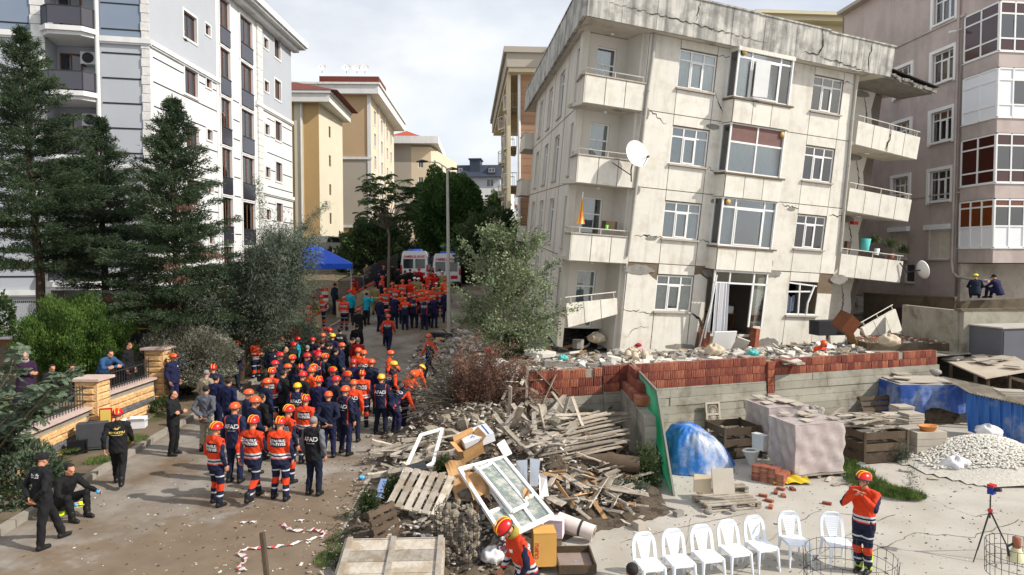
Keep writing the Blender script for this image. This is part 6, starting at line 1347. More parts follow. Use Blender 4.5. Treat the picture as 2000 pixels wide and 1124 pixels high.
hq = MB(); ball(hq, (0, .03, .02), (.098, .112, .125), 14); ball(hq, (0, .0, -.12), (.11, .10, .09), 12); SCARF = fuse(hq, .012, 2, 'headscarf')
bms = bmesh.new(); bms.from_mesh(SCARF); bmesh.ops.delete(bms, geom=[v for v in bms.verts if v.co.y < -.05 and abs(v.co.x) < .062 and -.095 < v.co.z < .085], context='VERTS'); bms.to_mesh(SCARF); bms.free()
OUT = {  # jacket, trousers, back text, size, text material
 'rescue': (m_res, m_rest, 'IST', 'red'), 'afad': (m_afj, m_navy, 'AFAD', 'orange'), 'afado': (m_afo, m_navy, 'AFAD', 'orange'), 'orange': (m_org, m_navy, None, 'orange'), 'navy': (m_navy, m_navy, None, 'orange'), 'police': (m_black, m_black, 'POLIS', 'cap'),
 'black': (m_black, m_black, None, 'hair'), 'suit': (m_suit, m_suit, None, 'hair'), 'grey': (m_grey_c, m_beige_c, None, 'hair'), 'redvest': (m_redv, m_denim, 'CRES', 'hair'), 'turq': (m_turq, m_black, None, 'red'), 'tan': (m_tan_c, m_tan_c, None, 'white'),
 'seyk': (m_black, m_black, 'SEY', 'red'), 'greyv': (m_greyv, m_navy, 'AFAD', 'grey'), 'purple': (m_purp, m_purp, None, 'scarf'), 'denim': (m_denim, m_navy, None, 'hair'), 'red': (m_redc, m_black, None, 'hair'), 'beige': (m_beige_c, m_black, None, 'grey')}
PEOPLE = []
def setm(o, m):
 if not o.data.materials: o.data.materials.append(None)
 o.material_slots[0].link = 'OBJECT'; o.material_slots[0].material = m
def person(pos, rz, pose, outfit, head=None, label=None, group=None, scale=1.0, detail=1, hy=0.0):
 pm = pose_meshes(pose); ja, tr, tx, hd = OUT[outfit]; hd = head or hd
 o = link('person', pm['body'], None, pos, (0, 0, rz), (scale,)*3); setm(o, m_skin); tag(o, label, 'person', group)
 j = link('jacket', pm['jacket'], o); setm(j, ja); t = link('trousers', pm['trousers'], o); setm(t, tr); b = link('boots', pm['boots'], o); setm(b, m_boot)
 if detail: link('eyes', pm['eyes'], o)
 hm = pm['hm'] @ Matrix.Rotation(hy, 4, 'Z')
 def H(me, m=None, nm=None, par=None):
  c = link(nm or me.name.split('.')[0], me, par or o)
  if par is None: c.matrix_local = hm @ Matrix.Translation((0, 0, .045 if 'helmet' in me.name else 0)) if me is H_SHELL else hm
  if m is not None: setm(c, m)
  return c
 if hd in ('red', 'orange', 'yellow', 'white', 'lime', 'redplain'):
  s = H(H_SHELL, {'red': m_hred, 'redplain': m_hred, 'orange': m_horg, 'yellow': m_hyel, 'white': m_hwht, 'lime': m_hlime}[hd])
  H(H_RIM, None, 'brim', s)
  if detail: H(H_STRAP, None, 'chin_strap', s); H(H_LAMP, None, 'head_lamp', s)
  if hd == 'red': H(H_STR, None, 'helmet_stripe', s)
 elif hd in ('hair', 'grey'): H(HAIR0, m_hair if hd == 'hair' else m_hairg, 'hair')
 elif hd == 'cap': H(CAP, m_black, 'cap'); H(HAIR0, m_hair, 'hair')
 elif hd == 'scarf': H(SCARF, mat('grey_scarf', lin((150, 142, 146)), .9, .3, 20, .2), 'headscarf')
 def put(me, key, cz, m, off, nm='lettering', side=1, cx=0.0):
  c = link(nm, wrap(pm, me, key, cz, side, off, cx=cx), o); setm(c, m)
 if tx == 'AFAD': put(text_mesh('AFAD', .135, 0, 1.0, .003), 'afad', 1.29, m_wtx, .009); put(flatgrid(.2, .012, 4, 1) if 'u' not in FLAT else FLAT['u'], 'u', 1.20, m_pipe, .008, 'small_print')
 elif tx == 'IST':
  if 'p' not in FLAT: FLAT['p'] = flatgrid(.32, .2, 10, 6)
  put(FLAT['p'], 'p', 1.30, m_patch, .006, 'back_panel'); put(text_mesh('İSTANBUL', .074, 0, 1.0, .003), 'i1', 1.335, m_wtx, .011); put(text_mesh('İTFAİYESİ', .074, 0, 1.0, .003), 'i2', 1.26, m_wtx, .011)
 elif tx == 'POLIS': put(text_mesh('POLİS', .085, 0, 1.0, .002), 'pol', 1.38, m_wtx, .009)
 elif tx == 'SEY':
  put(text_mesh('SEYKATEU', .068, 0, 1.0, .002), 'sey', 1.28, m_gold, .009); put(flatgrid(.24, .012, 5, 1), 'seyu', 1.225, m_gold, .008, 'small_print')
  q = MB(); q.add([(-.08, .03, 0), (-.02, .0, 0), (.03, .0, 0), (.085, .06, 0), (.03, .035, 0), (.06, .075, 0), (.0, .03, 0), (-.03, .055, 0), (-.04, .03, 0)], [(0, 1, 8), (1, 2, 4, 6, 8), (2, 3, 4), (4, 5, 6), (6, 7, 8)]); put(q.mesh('bird', m_gold), 'bird', 1.35, m_gold, .008, 'bird_emblem')
 elif tx == 'CRES':
  FLAT.setdefault('c', flatgrid(.12, .12, 5, 5)); put(FLAT['c'], 'c', 1.33, m_wtx, .007, 'white_badge')
  q = MB(); n = 16; vs = [(.035*math.cos(math.pi*.25+1.5*math.pi*i/n), .035*math.sin(math.pi*.25+1.5*math.pi*i/n), 0) for i in range(n+1)]+[(.010+.027*math.cos(math.pi*.25+1.5*math.pi*i/n), .027*math.sin(math.pi*.25+1.5*math.pi*i/n), 0) for i in range(n+1)]; q.add(vs, [(i, i+1, n+2+i, n+1+i) for i in range(n)]); put(q.mesh('crescent', m_redtx), 'cr', 1.33, m_redtx, .011, 'crescent_emblem')
 if outfit in ('rescue', 'afad', 'afado', 'navy') and detail:
  FLAT.setdefault('b', flatgrid(.05, .05, 2, 2)); put(FLAT['b'], 'b', 1.36, m_wtx, .007, 'chest_badge', -1, .08)
 return o
def pat(px, py, pose, outfit, rot, head=None, label=None, group=None, h=1.83, **k):
 s = {'bend': 1.47, 'stoop': 1.72, 'squat': 1.13, 'lean': 1.66}.get(pose, h)
 k.setdefault('scale', random.uniform(.96, 1.04)); p = ground(px, py, s, 8.); o = person(p, R(rot+random.uniform(-14, 14)), pose, outfit, head, label, group, **k); PEOPLE.append((px, p.y, o, outfit, head or OUT[outfit][3], label is None)); return o
pat(420, 820, 'stand2', 'rescue', 150, label='rescuer in orange jacket and red helmet, front left of the crowd, seen from behind')
pat(493, 814, 'walk', 'rescue', 170, label='rescuer stepping forward, second of the three orange backs at the front of the crowd')
pat(546, 813, 'stand2', 'rescue', 165, label='rescuer in orange and navy holding a tool, third of the three front orange backs')
pat(457, 790, 'stand', 'afad', 170, label='man in navy jacket lettered AFAD and orange helmet behind the front rescuers')
pat(612, 806, 'stand', 'greyv', 175, 'grey', label='grey haired man in black vest lettered AFAD with grey sleeves, front right')
pat(562, 790, 'stand', 'rescue', 150, label='rescuer in red helmet half hidden behind the third front rescuer')
pat(596, 766, 'stand', 'rescue', 170, label='rescuer in orange jacket just behind the grey haired man in the vest')
pat(496, 778, 'front', 'navy', 120, label='man in navy with orange helmet bowing between the front rescuers')
pat(483, 757, 'front', 'navy', 110, label='man in dark jacket and orange helmet looking right, behind the front rescuers')
pat(530, 722, 'hips', 'rescue', 175, label='rescuer with hands raised at the waist, biggest orange back in the middle of the crowd')
pat(580, 742, 'stand', 'afad', 170, 'yellow', label='man with yellow helmet and navy jacket lettered AFAD in the middle of the crowd')
pat(337, 755, 'crossed', 'black', 95, label='man all in black with folded arms standing on the left kerb')
pat(402, 750, 'behind', 'grey', 170, label='man in grey jacket and beige trousers with his back to the camera')
pat(446, 733, 'stand', 'suit', 175, label='dark haired man in navy blue suit beside the man in grey')
pat(421, 728, 'stand', 'suit', 160, label='second man in dark suit, left of the man in the navy suit')
pat(416, 714, 'stand', 'navy', 200, 'red', label='man with red helmet just above the dark suited men')
pat(403, 716, 'stand', 'beige', 150, label='older man in beige jacket behind the men in suits')
pat(337, 690, 'stand', 'navy', 80, 'orange', label='man in navy uniform and orange helmet beside the stone pillar')
pat(363, 673, 'stand2', 'police', 165, label='police officer in vest and cap, back turned, next to the stone pillar')
pat(387, 659, 'phone', 'police', 200, label='police officer with hand raised to his face, beside the silvery hedge')
pat(354, 662, 'stand', 'denim', 100, label='man in blue jacket behind the police officers at the hedge')
pat(331, 667, 'stand', 'black', 60, label='man in black partly behind the stone pillar')
pat(464, 669, 'hips', 'navy', 300, 'red', label='man in navy with red helmet, one hand on his hip, by the street wall')
pat(499, 656, 'crossed', 'rescue', 40, 'orange', label='rescuer with orange helmet, face mask and folded arms at the street wall')
pat(532, 670, 'stand', 'navy', 40, 'cap', label='officer in dark blue jacket and cap beside the masked rescuer')
for px, py, ps, of, rot, lb_ in ((266, 700, 'lean', 'denim', 70, 'bearded man in blue leaning with his arms on the railing between the pillars'), (262, 662, 'stand', 'black', 90, 'dark haired man in black behind the man leaning on the railing')):
 p = at(px, py, 21.0 if ps == 'lean' else 21.9); p.x = fx(p.y)-.75 if ps == 'lean' else p.x-.2; p.z = .75; PEOPLE.append((px, p.y, person(p, R(rot), ps, of, None, lb_), of, 'hair', False))
p = at(48, 683, 19.5); p.z = .75; o = person(p, R(40), 'crossed', 'purple', None, 'woman in long purple coat and grey headscarf behind the fence at the left edge'); PEOPLE.append((48, p.y, o, 'purple', 'scarf', False))
q = MB(); q.lathe([(.36, .12), (.33, .4), (.25, .8), (.2, 1.05)], 16); q.build('coat_skirt', m_purp, o)
for px, py, lb_ in ((148, 738, 'man in dark clothes seated low behind the fence wall'), (110, 740, 'second person sitting low behind the fence, left of the seated man')):
 p = at(px, py, 21.2); p.x -= .2; p.z = .8; PEOPLE.append((px, p.y, person(p, R(60), 'squat', 'black', 'hair', lb_), 'black', 'hair', False))
o = pat(229, 795, 'walk', 'seyk', 190, 'red', label='man walking away in black shirt with gold print and red helmet')
o = pat(80, 873, 'stride', 'police', 145, label='police officer with cap and hands behind his back at the lower left corner', hy=-.6)
p = ground(128, 1010, 0); o = person(p, R(70), 'squat', 'police', 'hair', 'police officer with blue gloves sitting on the kerb behind the standing officer'); PEOPLE.append((105, p.y, o, 'police', 'hair', False))
q = MB(); pmq = pose_meshes('squat')
for s in 'LR': w = pmq['J']['wr'+s]; ball(q, w+(w-pmq['J']['el'+s]).normalized()*.05, (.05, .05, .05), 8)
q.build('gloves', m_glove, o)
for px, py, ps, of, rot, hd in ((565, 643, 'stand', 'navy', 120, 'redplain'), (580, 655, 'stand', 'turq', 130, 'redplain'), (572, 668, 'stand', 'black', 60, 'redplain'), (600, 669, 'stand', 'black', 170, 'grey'), (622, 668, 'stand', 'redvest', 180, 'hair'), (629, 664, 'stand', 'suit', 160, 'hair'), (645, 666, 'stand', 'suit', 175, 'hair'), (649, 652, 'stand', 'navy', 170, 'yellow'),
 (664, 641, 'stand', 'police', 185, 'cap'), (677, 657, 'stoop', 'black', 120, 'hair'), (699, 660, 'stand', 'red', 170, 'grey'), (666, 669, 'stand', 'navy', 110, 'orange'), (699, 681, 'stand', 'orange', 150, 'orange'), (710, 686, 'stand', 'afado', 175, 'orange'), (587, 707, 'front', 'navy', 20, 'red'), (611, 709, 'stand', 'navy', 140, 'red'),
 (607, 718, 'stand', 'orange', 140, 'orange'), (648, 715, 'front', 'navy', 80, 'red'), (677, 724, 'front', 'navy', 60, 'red'), (707, 719, 'stand2', 'rescue', 175, 'red'), (641, 758, 'behind', 'navy', 185, 'orange'), (673, 755, 'stand2', 'afad', 150, 'orange'), (744, 729, 'stand2', 'afad', 180, 'yellow'), (761, 685, 'stand', 'afado', 100, 'orange'),
 (767, 704, 'stand', 'navy', 120, 'yellow'), (760, 712, 'stoop', 'afado', 130, 'orange'), (788, 724, 'stoop', 'afado', 110, 'orange'), (804, 717, 'bend', 'orange', 150, 'yellow'), (778, 750, 'bend', 'afado', 120, 'orange'), (839, 650, 'walk', 'afado', 300, 'orange'), (565, 628, 'stand', 'navy', 60, 'redplain'), (582, 609, 'stand', 'navy', 100, 'orange'),
 (602, 597, 'stand', 'navy', 120, 'red'), (600, 608, 'stand', 'rescue', 140, 'red'), (613, 577, 'stand', 'tan', 160, 'red'), (628, 574, 'stand', 'rescue', 170, 'red'), (615, 634, 'stand', 'suit', 100, 'yellow'), (634, 637, 'stand', 'afado', 160, 'redplain'), (644, 641, 'stand', 'navy', 160, 'redplain'), (548, 655, 'stand', 'black', 100, 'redplain'), (556, 675, 'stand', 'black', 80, 'hair'), (545, 690, 'stand', 'navy', 90, 'redplain'), (590, 640, 'stand', 'navy', 120, 'redplain'), (655, 680, 'stand', 'navy', 150, 'hair'), (634, 690, 'stand', 'black', 150, 'red'), (520, 740, 'stand', 'navy', 150, 'orange'), (690, 697, 'stand', 'navy', 160, 'redplain'), (610, 655, 'stand', 'navy', 150, 'redplain'), (640, 668, 'stand2', 'black', 190, 'hair'), (622, 690, 'stand', 'afad', 170, 'redplain'), (598, 690, 'front', 'navy', 120, 'redplain'), (570, 690, 'stand', 'black', 150, 'red'), (560, 705, 'stand', 'navy', 110, 'orange'), (590, 728, 'stand', 'black', 150, 'redplain'), (622, 735, 'stand', 'navy', 170, 'red'), (655, 735, 'hips', 'navy', 150, 'redplain'), (690, 738, 'stand', 'afado', 160, 'orange'), (535, 700, 'stand', 'navy', 130, 'redplain'), (552, 722, 'stand', 'black', 160, 'hair'), (630, 650, 'stand', 'afado', 150, 'orange'), (600, 625, 'stand', 'navy', 120, 'redplain'), (580, 632, 'stand', 'orange', 140, 'redplain'), (725, 700, 'stand', 'navy', 160, 'orange'), (510, 760, 'stand', 'black', 150, 'hair')):
 pat(px, py, ps, of, rot, hd)
pat(758, 614, 'walk', 'afado', 185, 'orange', label='man in navy and orange striding away alone on the open road, helmet orange')
pat(755, 601, 'stand', 'navy', 10, 'redplain', label='man in dark jacket and red helmet facing the camera behind the striding man')
pat(701, 602, 'walk', 'black', 10, 'redplain', label='bearded man in long black clothes and red helmet walking towards the camera')
pat(697, 629, 'stand', 'black', 175, 'hair', label='bald man in black seen from behind on the open road')
pat(672, 578, 'stand2', 'rescue', 175, 'red', label='rescuer in orange standing alone left of the two turquoise vests')
pat(683, 566, 'stand', 'turq', 180, 'redplain', label='man in turquoise vest and red helmet, left of the two in turquoise')
pat(716, 569, 'phone', 'turq', 150, 'hair', label='man in turquoise vest without helmet, right of the two in turquoise')
pat(701, 530, 'stand', 'grey', 180, 'lime', label='person with bright lime helmet and white shirt by the street wall')
pat(654, 553, 'stand', 'navy', 150, 'hair'); pat(687, 551, 'stand', 'orange', 160, 'redplain'); pat(693, 540, 'stand', 'orange', 150, 'orange'); pat(733, 554, 'stand', 'tan', 170, 'hair'); pat(714, 559, 'stand', 'beige', 160, 'hair')
for px, py, of, rot, hd in ((749, 519, 'orange', 170, 'orange'), (765, 514, 'black', 150, 'hair'), (746, 540, 'afado', 140, 'redplain'), (766, 554, 'rescue', 170, 'red'), (786, 547, 'rescue', 175, 'red'), (773, 558, 'rescue', 150, 'red'), (752, 565, 'rescue', 160, 'red'), (786, 568, 'orange', 190, 'orange'), (791, 577, 'afado', 175, 'orange'), (799, 573, 'afad', 170, 'orange'), (809, 574, 'afad', 185, 'redplain'),
 (809, 527, 'orange', 180, 'orange'), (818, 523, 'red', 170, 'redplain'), (836, 531, 'orange', 160, 'orange'), (850, 531, 'orange', 200, 'orange'), (810, 540, 'tan', 180, 'white'), (817, 541, 'tan', 160, 'white'), (852, 549, 'tan', 180, 'white'), (859, 558, 'rescue', 178, 'red'), (826, 556, 'rescue', 175, 'red'), (836, 558, 'orange', 170, 'redplain'), (810, 559, 'rescue', 165, 'red'), (819, 571, 'rescue', 180, 'orange'), (834, 571, 'afado', 180, 'orange'), (829, 577, 'afad', 178, 'redplain'),
 (845, 527, 'red', 190, 'hair'), (864, 530, 'tan', 180, 'white'), (839, 546, 'orange', 150, 'redplain'), (801, 525, 'black', 170, 'hair'), (791, 527, 'black', 160, 'hair'), (783, 529, 'black', 190, 'hair'), (775, 520, 'black', 150, 'hair'), (757, 524, 'police', 180, 'cap'), (740, 528, 'navy', 160, 'hair'), (870, 545, 'orange', 170, 'redplain'), (846, 560, 'rescue', 170, 'red'), (800, 545, 'orange', 170, 'redplain'), (848, 574, 'navy', 170, 'orange'), (770, 575, 'navy', 170, 'redplain'), (742, 580, 'navy', 150, 'redplain'), (871, 566, 'orange', 190, 'orange')):
 if of == 'orange' and px % 2: of = 'navy'
 pat(px, py, random.choice(('stand', 'stand2', 'front', 'reach')), of, rot, hd, detail=0)
for px, py, of in ((843, 488, 'black'), (849, 492, 'grey'), (834, 482, 'navy'), (905, 500, 'red'), (896, 497, 'black'), (853, 478, 'black'), (842, 474, 'navy'), (866, 474, 'grey'), (725, 517, 'black'), (733, 510, 'navy'), (912, 505, 'black')):
 pat(px, py, 'stand', of, 180, 'hair', detail=0)
p = at(706, 505, 46); p.z = gz(p.x, 46)+.3; p.x = lx(46)-1.0; PEOPLE.append((706, 46, person(p, R(60), 'phone', 'beige', 'hair', 'photographer in pale shirt behind the black railing', detail=0), 'beige', 'hair', False))
o = person(at(1598, 700, 26.0)*1, R(20), 'stoop', 'afado', 'orange', 'man in navy and orange with orange helmet standing behind the brick wall'); v = at(1598, 662, 26.0); o.location = (v.x, v.y, v.z-1.74)
g = ground(1685, 1118, 0, 8); o = person(g, R(-48), 'chin', 'rescue', 'red', 'rescuer fastening his helmet strap beside the white chairs', hy=-.5, scale=1.04)
q = MB(); q.grid(lambda u, v: ((u-.5)*.2, -.15-.05*math.cos((u-.5)*2.6), .0+.09*v), 8, 3); vs_ = q.build('visor', glassmat('clear_visor', (.9, .9, .92), .25), o); vs_.matrix_local = PM['chin']['hm'] @ Matrix.Rotation(-.5, 4, 'Z') @ Matrix.Translation((0, -.04, .12)) @ Matrix.Rotation(R(-60), 4, 'X')
q = MB()
for s in 'LR': a = PM['chin']['J']['an'+s]; limb(q, [a+Vector((0, 0, .28)), a+Vector((0, 0, .02))], [.075, .07]);
q.build('gaiters', mat('lime_gaiter', lin((176, 206, 40)), .7, .2, 10, .2), o)
v = at(1020, 1003, 9.6); o = person((v.x, v.y, v.z-1.75), R(-65), 'stoop', 'rescue', 'red', 'rescuer looking down beside the cardboard box at the bottom edge')
q = MB(PM['stoop']['hm']); q.lathe([(.07, -.17), (.105, -.13), (.1, -.08), (.07, -.06)], 14, c=(0, .03, 0)); q.build('yellow_scarf', mat('olive_scarf', lin((150, 138, 60)), .9, .2, 12, .3), o)
v = at(1235, 1099, 9.2); o = person((v.x, v.y, v.z-1.78), R(185), 'stand', 'black', 'hair', 'bare headed man at the bottom edge before the first white chair')
for i, pp in enumerate(WINDOW_PEOPLE): person(pp, R(90+20), 'crossed', 'black', 'hair', ('person looking out of the upper left window of the white building', 'person standing at a tall window of the white street facade')[i], detail=0)
for (px, lab) in ((1903, 'crouching rescuer in navy with lime helmet on the low wall, left one'), (1945, 'crouching rescuer in navy with black helmet on the low wall, right one')):
 v = at(px, 600, 29.8); person((v.x, v.y-.05, 3.45), R(150 if px < 1920 else 200), 'squat', 'navy', 'lime' if px < 1920 else 'cap', lab, detail=0, scale=.95)
words = {'rescue': 'rescuer in reflective orange', 'afad': 'worker in navy lettered AFAD', 'afado': 'worker in navy and orange', 'orange': 'person in orange jacket', 'navy': 'person in plain navy uniform', 'police': 'police officer in black', 'black': 'person in black clothes', 'suit': 'man in blue suit', 'redvest': 'man in red vest', 'turq': 'man in turquoise jacket', 'tan': 'firefighter in tan suit', 'red': 'person in dark red jacket', 'grey': 'person in grey jacket', 'beige': 'person in beige jacket', 'denim': 'man in blue', 'greyv': 'man'}
hw = {'red': 'red striped helmet', 'redplain': 'red helmet', 'orange': 'orange helmet', 'yellow': 'yellow helmet', 'white': 'pale helmet', 'lime': 'lime helmet', 'hair': 'bare head', 'grey': 'grey hair', 'cap': 'cap', 'scarf': 'scarf'}
ords = ['leftmost', 'second from left', 'third from left', 'fourth from left', 'fifth from left', 'sixth from left', 'seventh from left', 'eighth from left', 'ninth from left', 'tenth from left', 'eleventh from left', 'twelfth from left']
bk = {}
for e in PEOPLE:
 if e[5]:
  zone = 'near crowd' if e[1] < 26 else ('street wall crowd' if e[0] < 720 else ('ambulance crowd' if e[1] < 60 else 'street beyond the ambulances'))
  if 700 < e[0] and e[1] < 26: zone = 'rubble edge group'
  bk.setdefault((e[3], e[4], zone), []).append(e)
for (of, hd, zone), L_ in bk.items():
 L_.sort(key=lambda e: e[0])
 for i, e in enumerate(L_):
  e[2]['label'] = '%s, %s%s, %s' % (words[of], hw[hd], '' if len(L_) == 1 else ' ('+ords[min(i, 11)]+')', zone if zone.startswith('street') else 'in the '+zone)
  e[2]['group'] = 'people in the '+zone
bpy.data.scenes.remove(TMPS)
# ---------------------------------------------------------------- heap of scrap timber and rubble
def atz(px, py, z):
 d = ray(px, py); k = (z-CAMZ)/d.z; return Vector((d.x*k, d.y*k, z))
def hump(x, y):
 g = lambda cx, cy, a, b, h: h*math.exp(-((x-cx)/a)**2-((y-cy)/b)**2)
 return g(.9, 18.3, 2.2, 2.3, 1.25)+g(-1.2, 15.0, 1.3, 2.6, .75)+g(-1.8, 19.2, 1.1, 1.8, .55)+g(-1.6, 12.2, 1.0, 1.2, .35)
def hz(x, y): return gz(x, y)+hump(x, y)
def hgnd(px, py, dz=0.0):
 d = ray(px, py); o = Vector((0, 0, CAMZ)); y = 7.0
 while y < 40:
  q = o+d*(y/d.y)
  if q.z < hz(q.x, q.y)+dz: return q
  y += .06
 return q
mb = MB(); mb.grid(lambda u, v: (-4.4+8.0*u, 10.0+12.0*v, max(hz(-4.4+8.0*u, min(10.0+12.0*v, wally(-4.4+8*u)-.12) if -4.4+8*u > .1 else 10+12*v), -.62)-.03+.05*math.sin(u*61+v*23)*math.sin(v*57-u*31)*(hump(-4.4+8*u, 10+12*v) > .12)-(.12 if hump(-4.4+8*u, 10+12*v) < .05 else 0)), 80, 110)
m_heap = mat('dark_heap_litter', lin((92, 82, 70)), .95, .35, 4, 1.0, 12, alt=lin((56, 48, 42)), altsc=4)
tag(mb.build('heap_ground', m_heap), kind='structure')
m_wood = mat('weathered_grey_wood', lin((172, 164, 152)), .9, .22, 3, .5, 30, orand=.34, streak=(lin((110, 100, 88)), .5, 9), alt=lin((138, 126, 110)), altsc=3); m_wood2 = mat('fresh_brown_wood', lin((168, 132, 92)), .85, .2, 3, .4, 30, orand=.25); m_dwood = mat('old_and_shaded_dark_wood', lin((84, 72, 60)), .92, .25, 3, .6, 30, orand=.2)
m_crd = mat('brown_cardboard', lin((186, 146, 100)), .9, .1, 2, .15, alt=lin((164, 124, 84)), altsc=1.5); m_crw = mat('white_carton', lin((208, 210, 214)), .8, .06, 2, .1); m_bluep = mat('blue_print', lin((50, 80, 150)), .8, .05, 2, 0)
m_rock = mat('pale_rubble_stone', lin((168, 158, 142)), .95, .3, 3, 1.0, 14, orand=.2, alt=lin((120, 108, 92)), altsc=3); m_rockg = mat('grey_river_stone', lin((140, 134, 128)), .9, .25, 3, .4, 14, orand=.2)
rq = random.Random(77)
def plank_mesh(w, th, seed, m=m_wood):
 rr = random.Random(seed); q = MB(); n = 5; vs = []
 for i in range(n+1):
  t = -.5+i/n; b = rr.uniform(-.01, .01); c = rr.uniform(-.008, .008)
  e = rr.uniform(-.02, .02) if i in (0, n) else 0
  for x, z in ((-w/2, -th/2), (w/2, -th/2), (w/2, th/2), (-w/2, th/2)): vs.append((t+e*(1 if x > 0 else -1), x+b, z+c))
 q.add(vs, [(i*4+j, i*4+(j+1) % 4, (i+1)*4+(j+1) % 4, (i+1)*4+j) for i in range(n) for j in range(4)]+[(3, 2, 1, 0), (n*4, n*4+1, n*4+2, n*4+3)]); return q.mesh('plank', m)
PLK = [plank_mesh(w, t, i) for i, (w, t) in enumerate(((.10, .025), (.08, .03), (.14, .025), (.06, .05), (.11, .02), (.17, .025), (.09, .09)))]
def plank(p, L_, yaw, pitch=0., roll=0., kind=None, lab=None, grp='loose planks in the timber heap', name='plank', m=None, catg='plank'):
 o = link(name, PLK[rq.randrange(6) if kind is None else kind], None, p, (roll, pitch, yaw), (L_, 1, 1))
 if m is not None: setm(o, m)
 return tag(o, lab or 'weathered grey plank lying loose in the big timber heap', catg, grp)
def plank2(a, b, kind=None, roll=0., **k):
 d = Vector(b)-Vector(a); return plank((Vector(a)+Vector(b))/2, d.length, math.atan2(d.y, d.x), -math.asin(max(-1, min(1, d.z/d.length))), roll, kind, **k)
for i in range(120):
 px = rq.uniform(985, 1165); py = rq.uniform(745, 860); p = hgnd(px, py); p.z += rq.uniform(.0, .5)
 if p.x > 3.2 or p.y > 20.6: continue
 plank(p, rq.uniform(.7, 1.5), rq.choice((R(40), R(135), R(100), R(60)))+rq.gauss(0, .3), rq.gauss(0, .55), rq.gauss(0, .4))
for a, b in (((1037, 725), (1092, 775)), ((1058, 800), (1085, 735)), ((1020, 742), (1040, 800)), ((1068, 830), (1102, 775)), ((1000, 800), (1045, 845)), ((1030, 795), (1100, 845)), ((1080, 780), (1130, 820)), ((965, 820), (1010, 870)), ((985, 845), (1040, 895))):
 p, q_ = hgnd(*a, .25), hgnd(*b, .25); p.z += .15; q_.z += .05; plank2(p, q_, 2)
for i in range(46):
 l = i // 6; px0 = 1045+rq.uniform(-8, 15); py0 = 905-l*9+rq.uniform(-4, 4); a = atz(px0, py0, .12+.08*l); b = atz(px0+150+rq.uniform(-40, 35), py0-38+rq.uniform(-7, 7), .34+.08*l)
 plank2(a, b, rq.choice((0, 2, 5)), rq.gauss(0, .12), lab='long weathered board in the sloping stack on the timber heap', grp='boards stacked on the timber heap')
for i in range(16):
 px = rq.uniform(1040, 1150); py = rq.uniform(838, 870); p = atz(px, py, .85); plank(p, rq.uniform(.35, .8), rq.uniform(0, 3), rq.gauss(0, .2), 0)
for i in range(52):
 px = rq.uniform(1150, 1240); py = rq.uniform(800, 935); p = hgnd(px, py)
 if p.x > 3.25: p.x = 3.2-rq.random()*.4
 p.z += rq.uniform(0, .3); plank(p, rq.uniform(.4, 1.1), rq.uniform(0, 3.1), rq.gauss(0, .35), rq.gauss(0, .5), lab='dark grey plank lying in the shade against the concrete wall stub', grp='planks in the shade of the wall', m=m_dwood if i % 2 else None)  # every second plank darker, the wall's shade put into its colour
for i in range(60):
 px = rq.uniform(1080, 1245); py = rq.uniform(920, 1000)+(px-1080)*.05; p = hgnd(px, py); p.z += rq.uniform(.0, .22); plank(p, rq.uniform(.5, 1.3), rq.choice((R(130), R(140), R(60)))+rq.gauss(0, .35), rq.gauss(0, .2), rq.gauss(0, .4), lab='thin old board at the lower front edge of the timber heap', grp='boards at the front of the heap', m=m_wood2 if i % 6 == 0 else None)
for i in range(40):
 px = rq.uniform(745, 900); py = rq.uniform(870, 950); p = hgnd(px, py); p.z += rq.uniform(.05, .3); plank(p, rq.uniform(.5, 1.0), rq.gauss(.3, .4), rq.gauss(0, .15), rq.gauss(0, .3), 3 if i % 2 else 6, lab='thick grey timber end sticking out towards the road', grp='timber ends at the road side')
b_ = hgnd(1190, 915); q = MB(); q.tube([(-.75, 0, .1), (0, .03, .14), (.75, 0, .12)], [.2, .24, .2], 9); tag(q.build('log', m_dwood, None, b_, (0, 0, R(-8))), 'thick split grey log lying before the concrete stub', 'log')
def pallet(label, corners=None, M=None, w=1.2, l=.8, n=6, m=m_wood, bottom=True, group=None):
 o = thing('pallet', label, 'pallet', group=group); o.matrix_world = M; sw_ = l/(n*1.45)
 for i in range(n): q = MB(); y = -l/2+l*(i+.5)/n; q.cbox((rq.uniform(-.01, .01), y, .13), (w, sw_, .022)); q.build('slat', m, o)
 for x in (-w/2+.05, 0, w/2-.05):
  q = MB(); q.cbox((x, 0, .107), (.1, l, .022)); q.build('bearer', m, o)
  for y in (-l/2+.06, 0, l/2-.06): q = MB(); q.cbox((x, y, .055), (.1, .1, .08)); q.build('block', m, o)
 if bottom:
  for y in (-l/2+.06, 0, l/2-.06): q = MB(); q.cbox((0, y, .003), (w, .09, .02)); q.build('slat', m, o)
 return o
def MX(p, yaw=0, pitch=0, roll=0): return Matrix.Translation(p) @ Matrix.Rotation(R(yaw), 4, 'Z') @ Matrix.Rotation(R(pitch), 4, 'Y') @ Matrix.Rotation(R(roll), 4, 'X')
pallet('grey pallet of spaced slats tilted on the road side of the heap', M=MX(atz(822, 968, .45), 80, 0, 8) @ Matrix.Rotation(R(-22), 4, 'Y'), w=1.15, l=1.1, n=6)
pallet('small dark pallet standing on edge at the left foot of the heap', M=MX(atz(744, 1030, .25), 60, 0, 70), w=.7, l=.75, n=5, m=m_dwood)
cr = thing('wooden_crate', 'broad weathered wooden crate panel with cross battens at the bottom edge', 'crate'); cr.matrix_world = MX(atz(772, 1110, .15), 3, 0, 12)
for i in range(5): q = MB(); q.box((-.95, -.75+.3*i, 0), (.75, -.46+.3*i, .025)); q.build('board', m_wood, cr)
for x in (-.9, -.15, .66): q = MB(); q.box((x, -.8, .026), (x+.09, .78, .07)); q.build('batten', m_wood, cr)
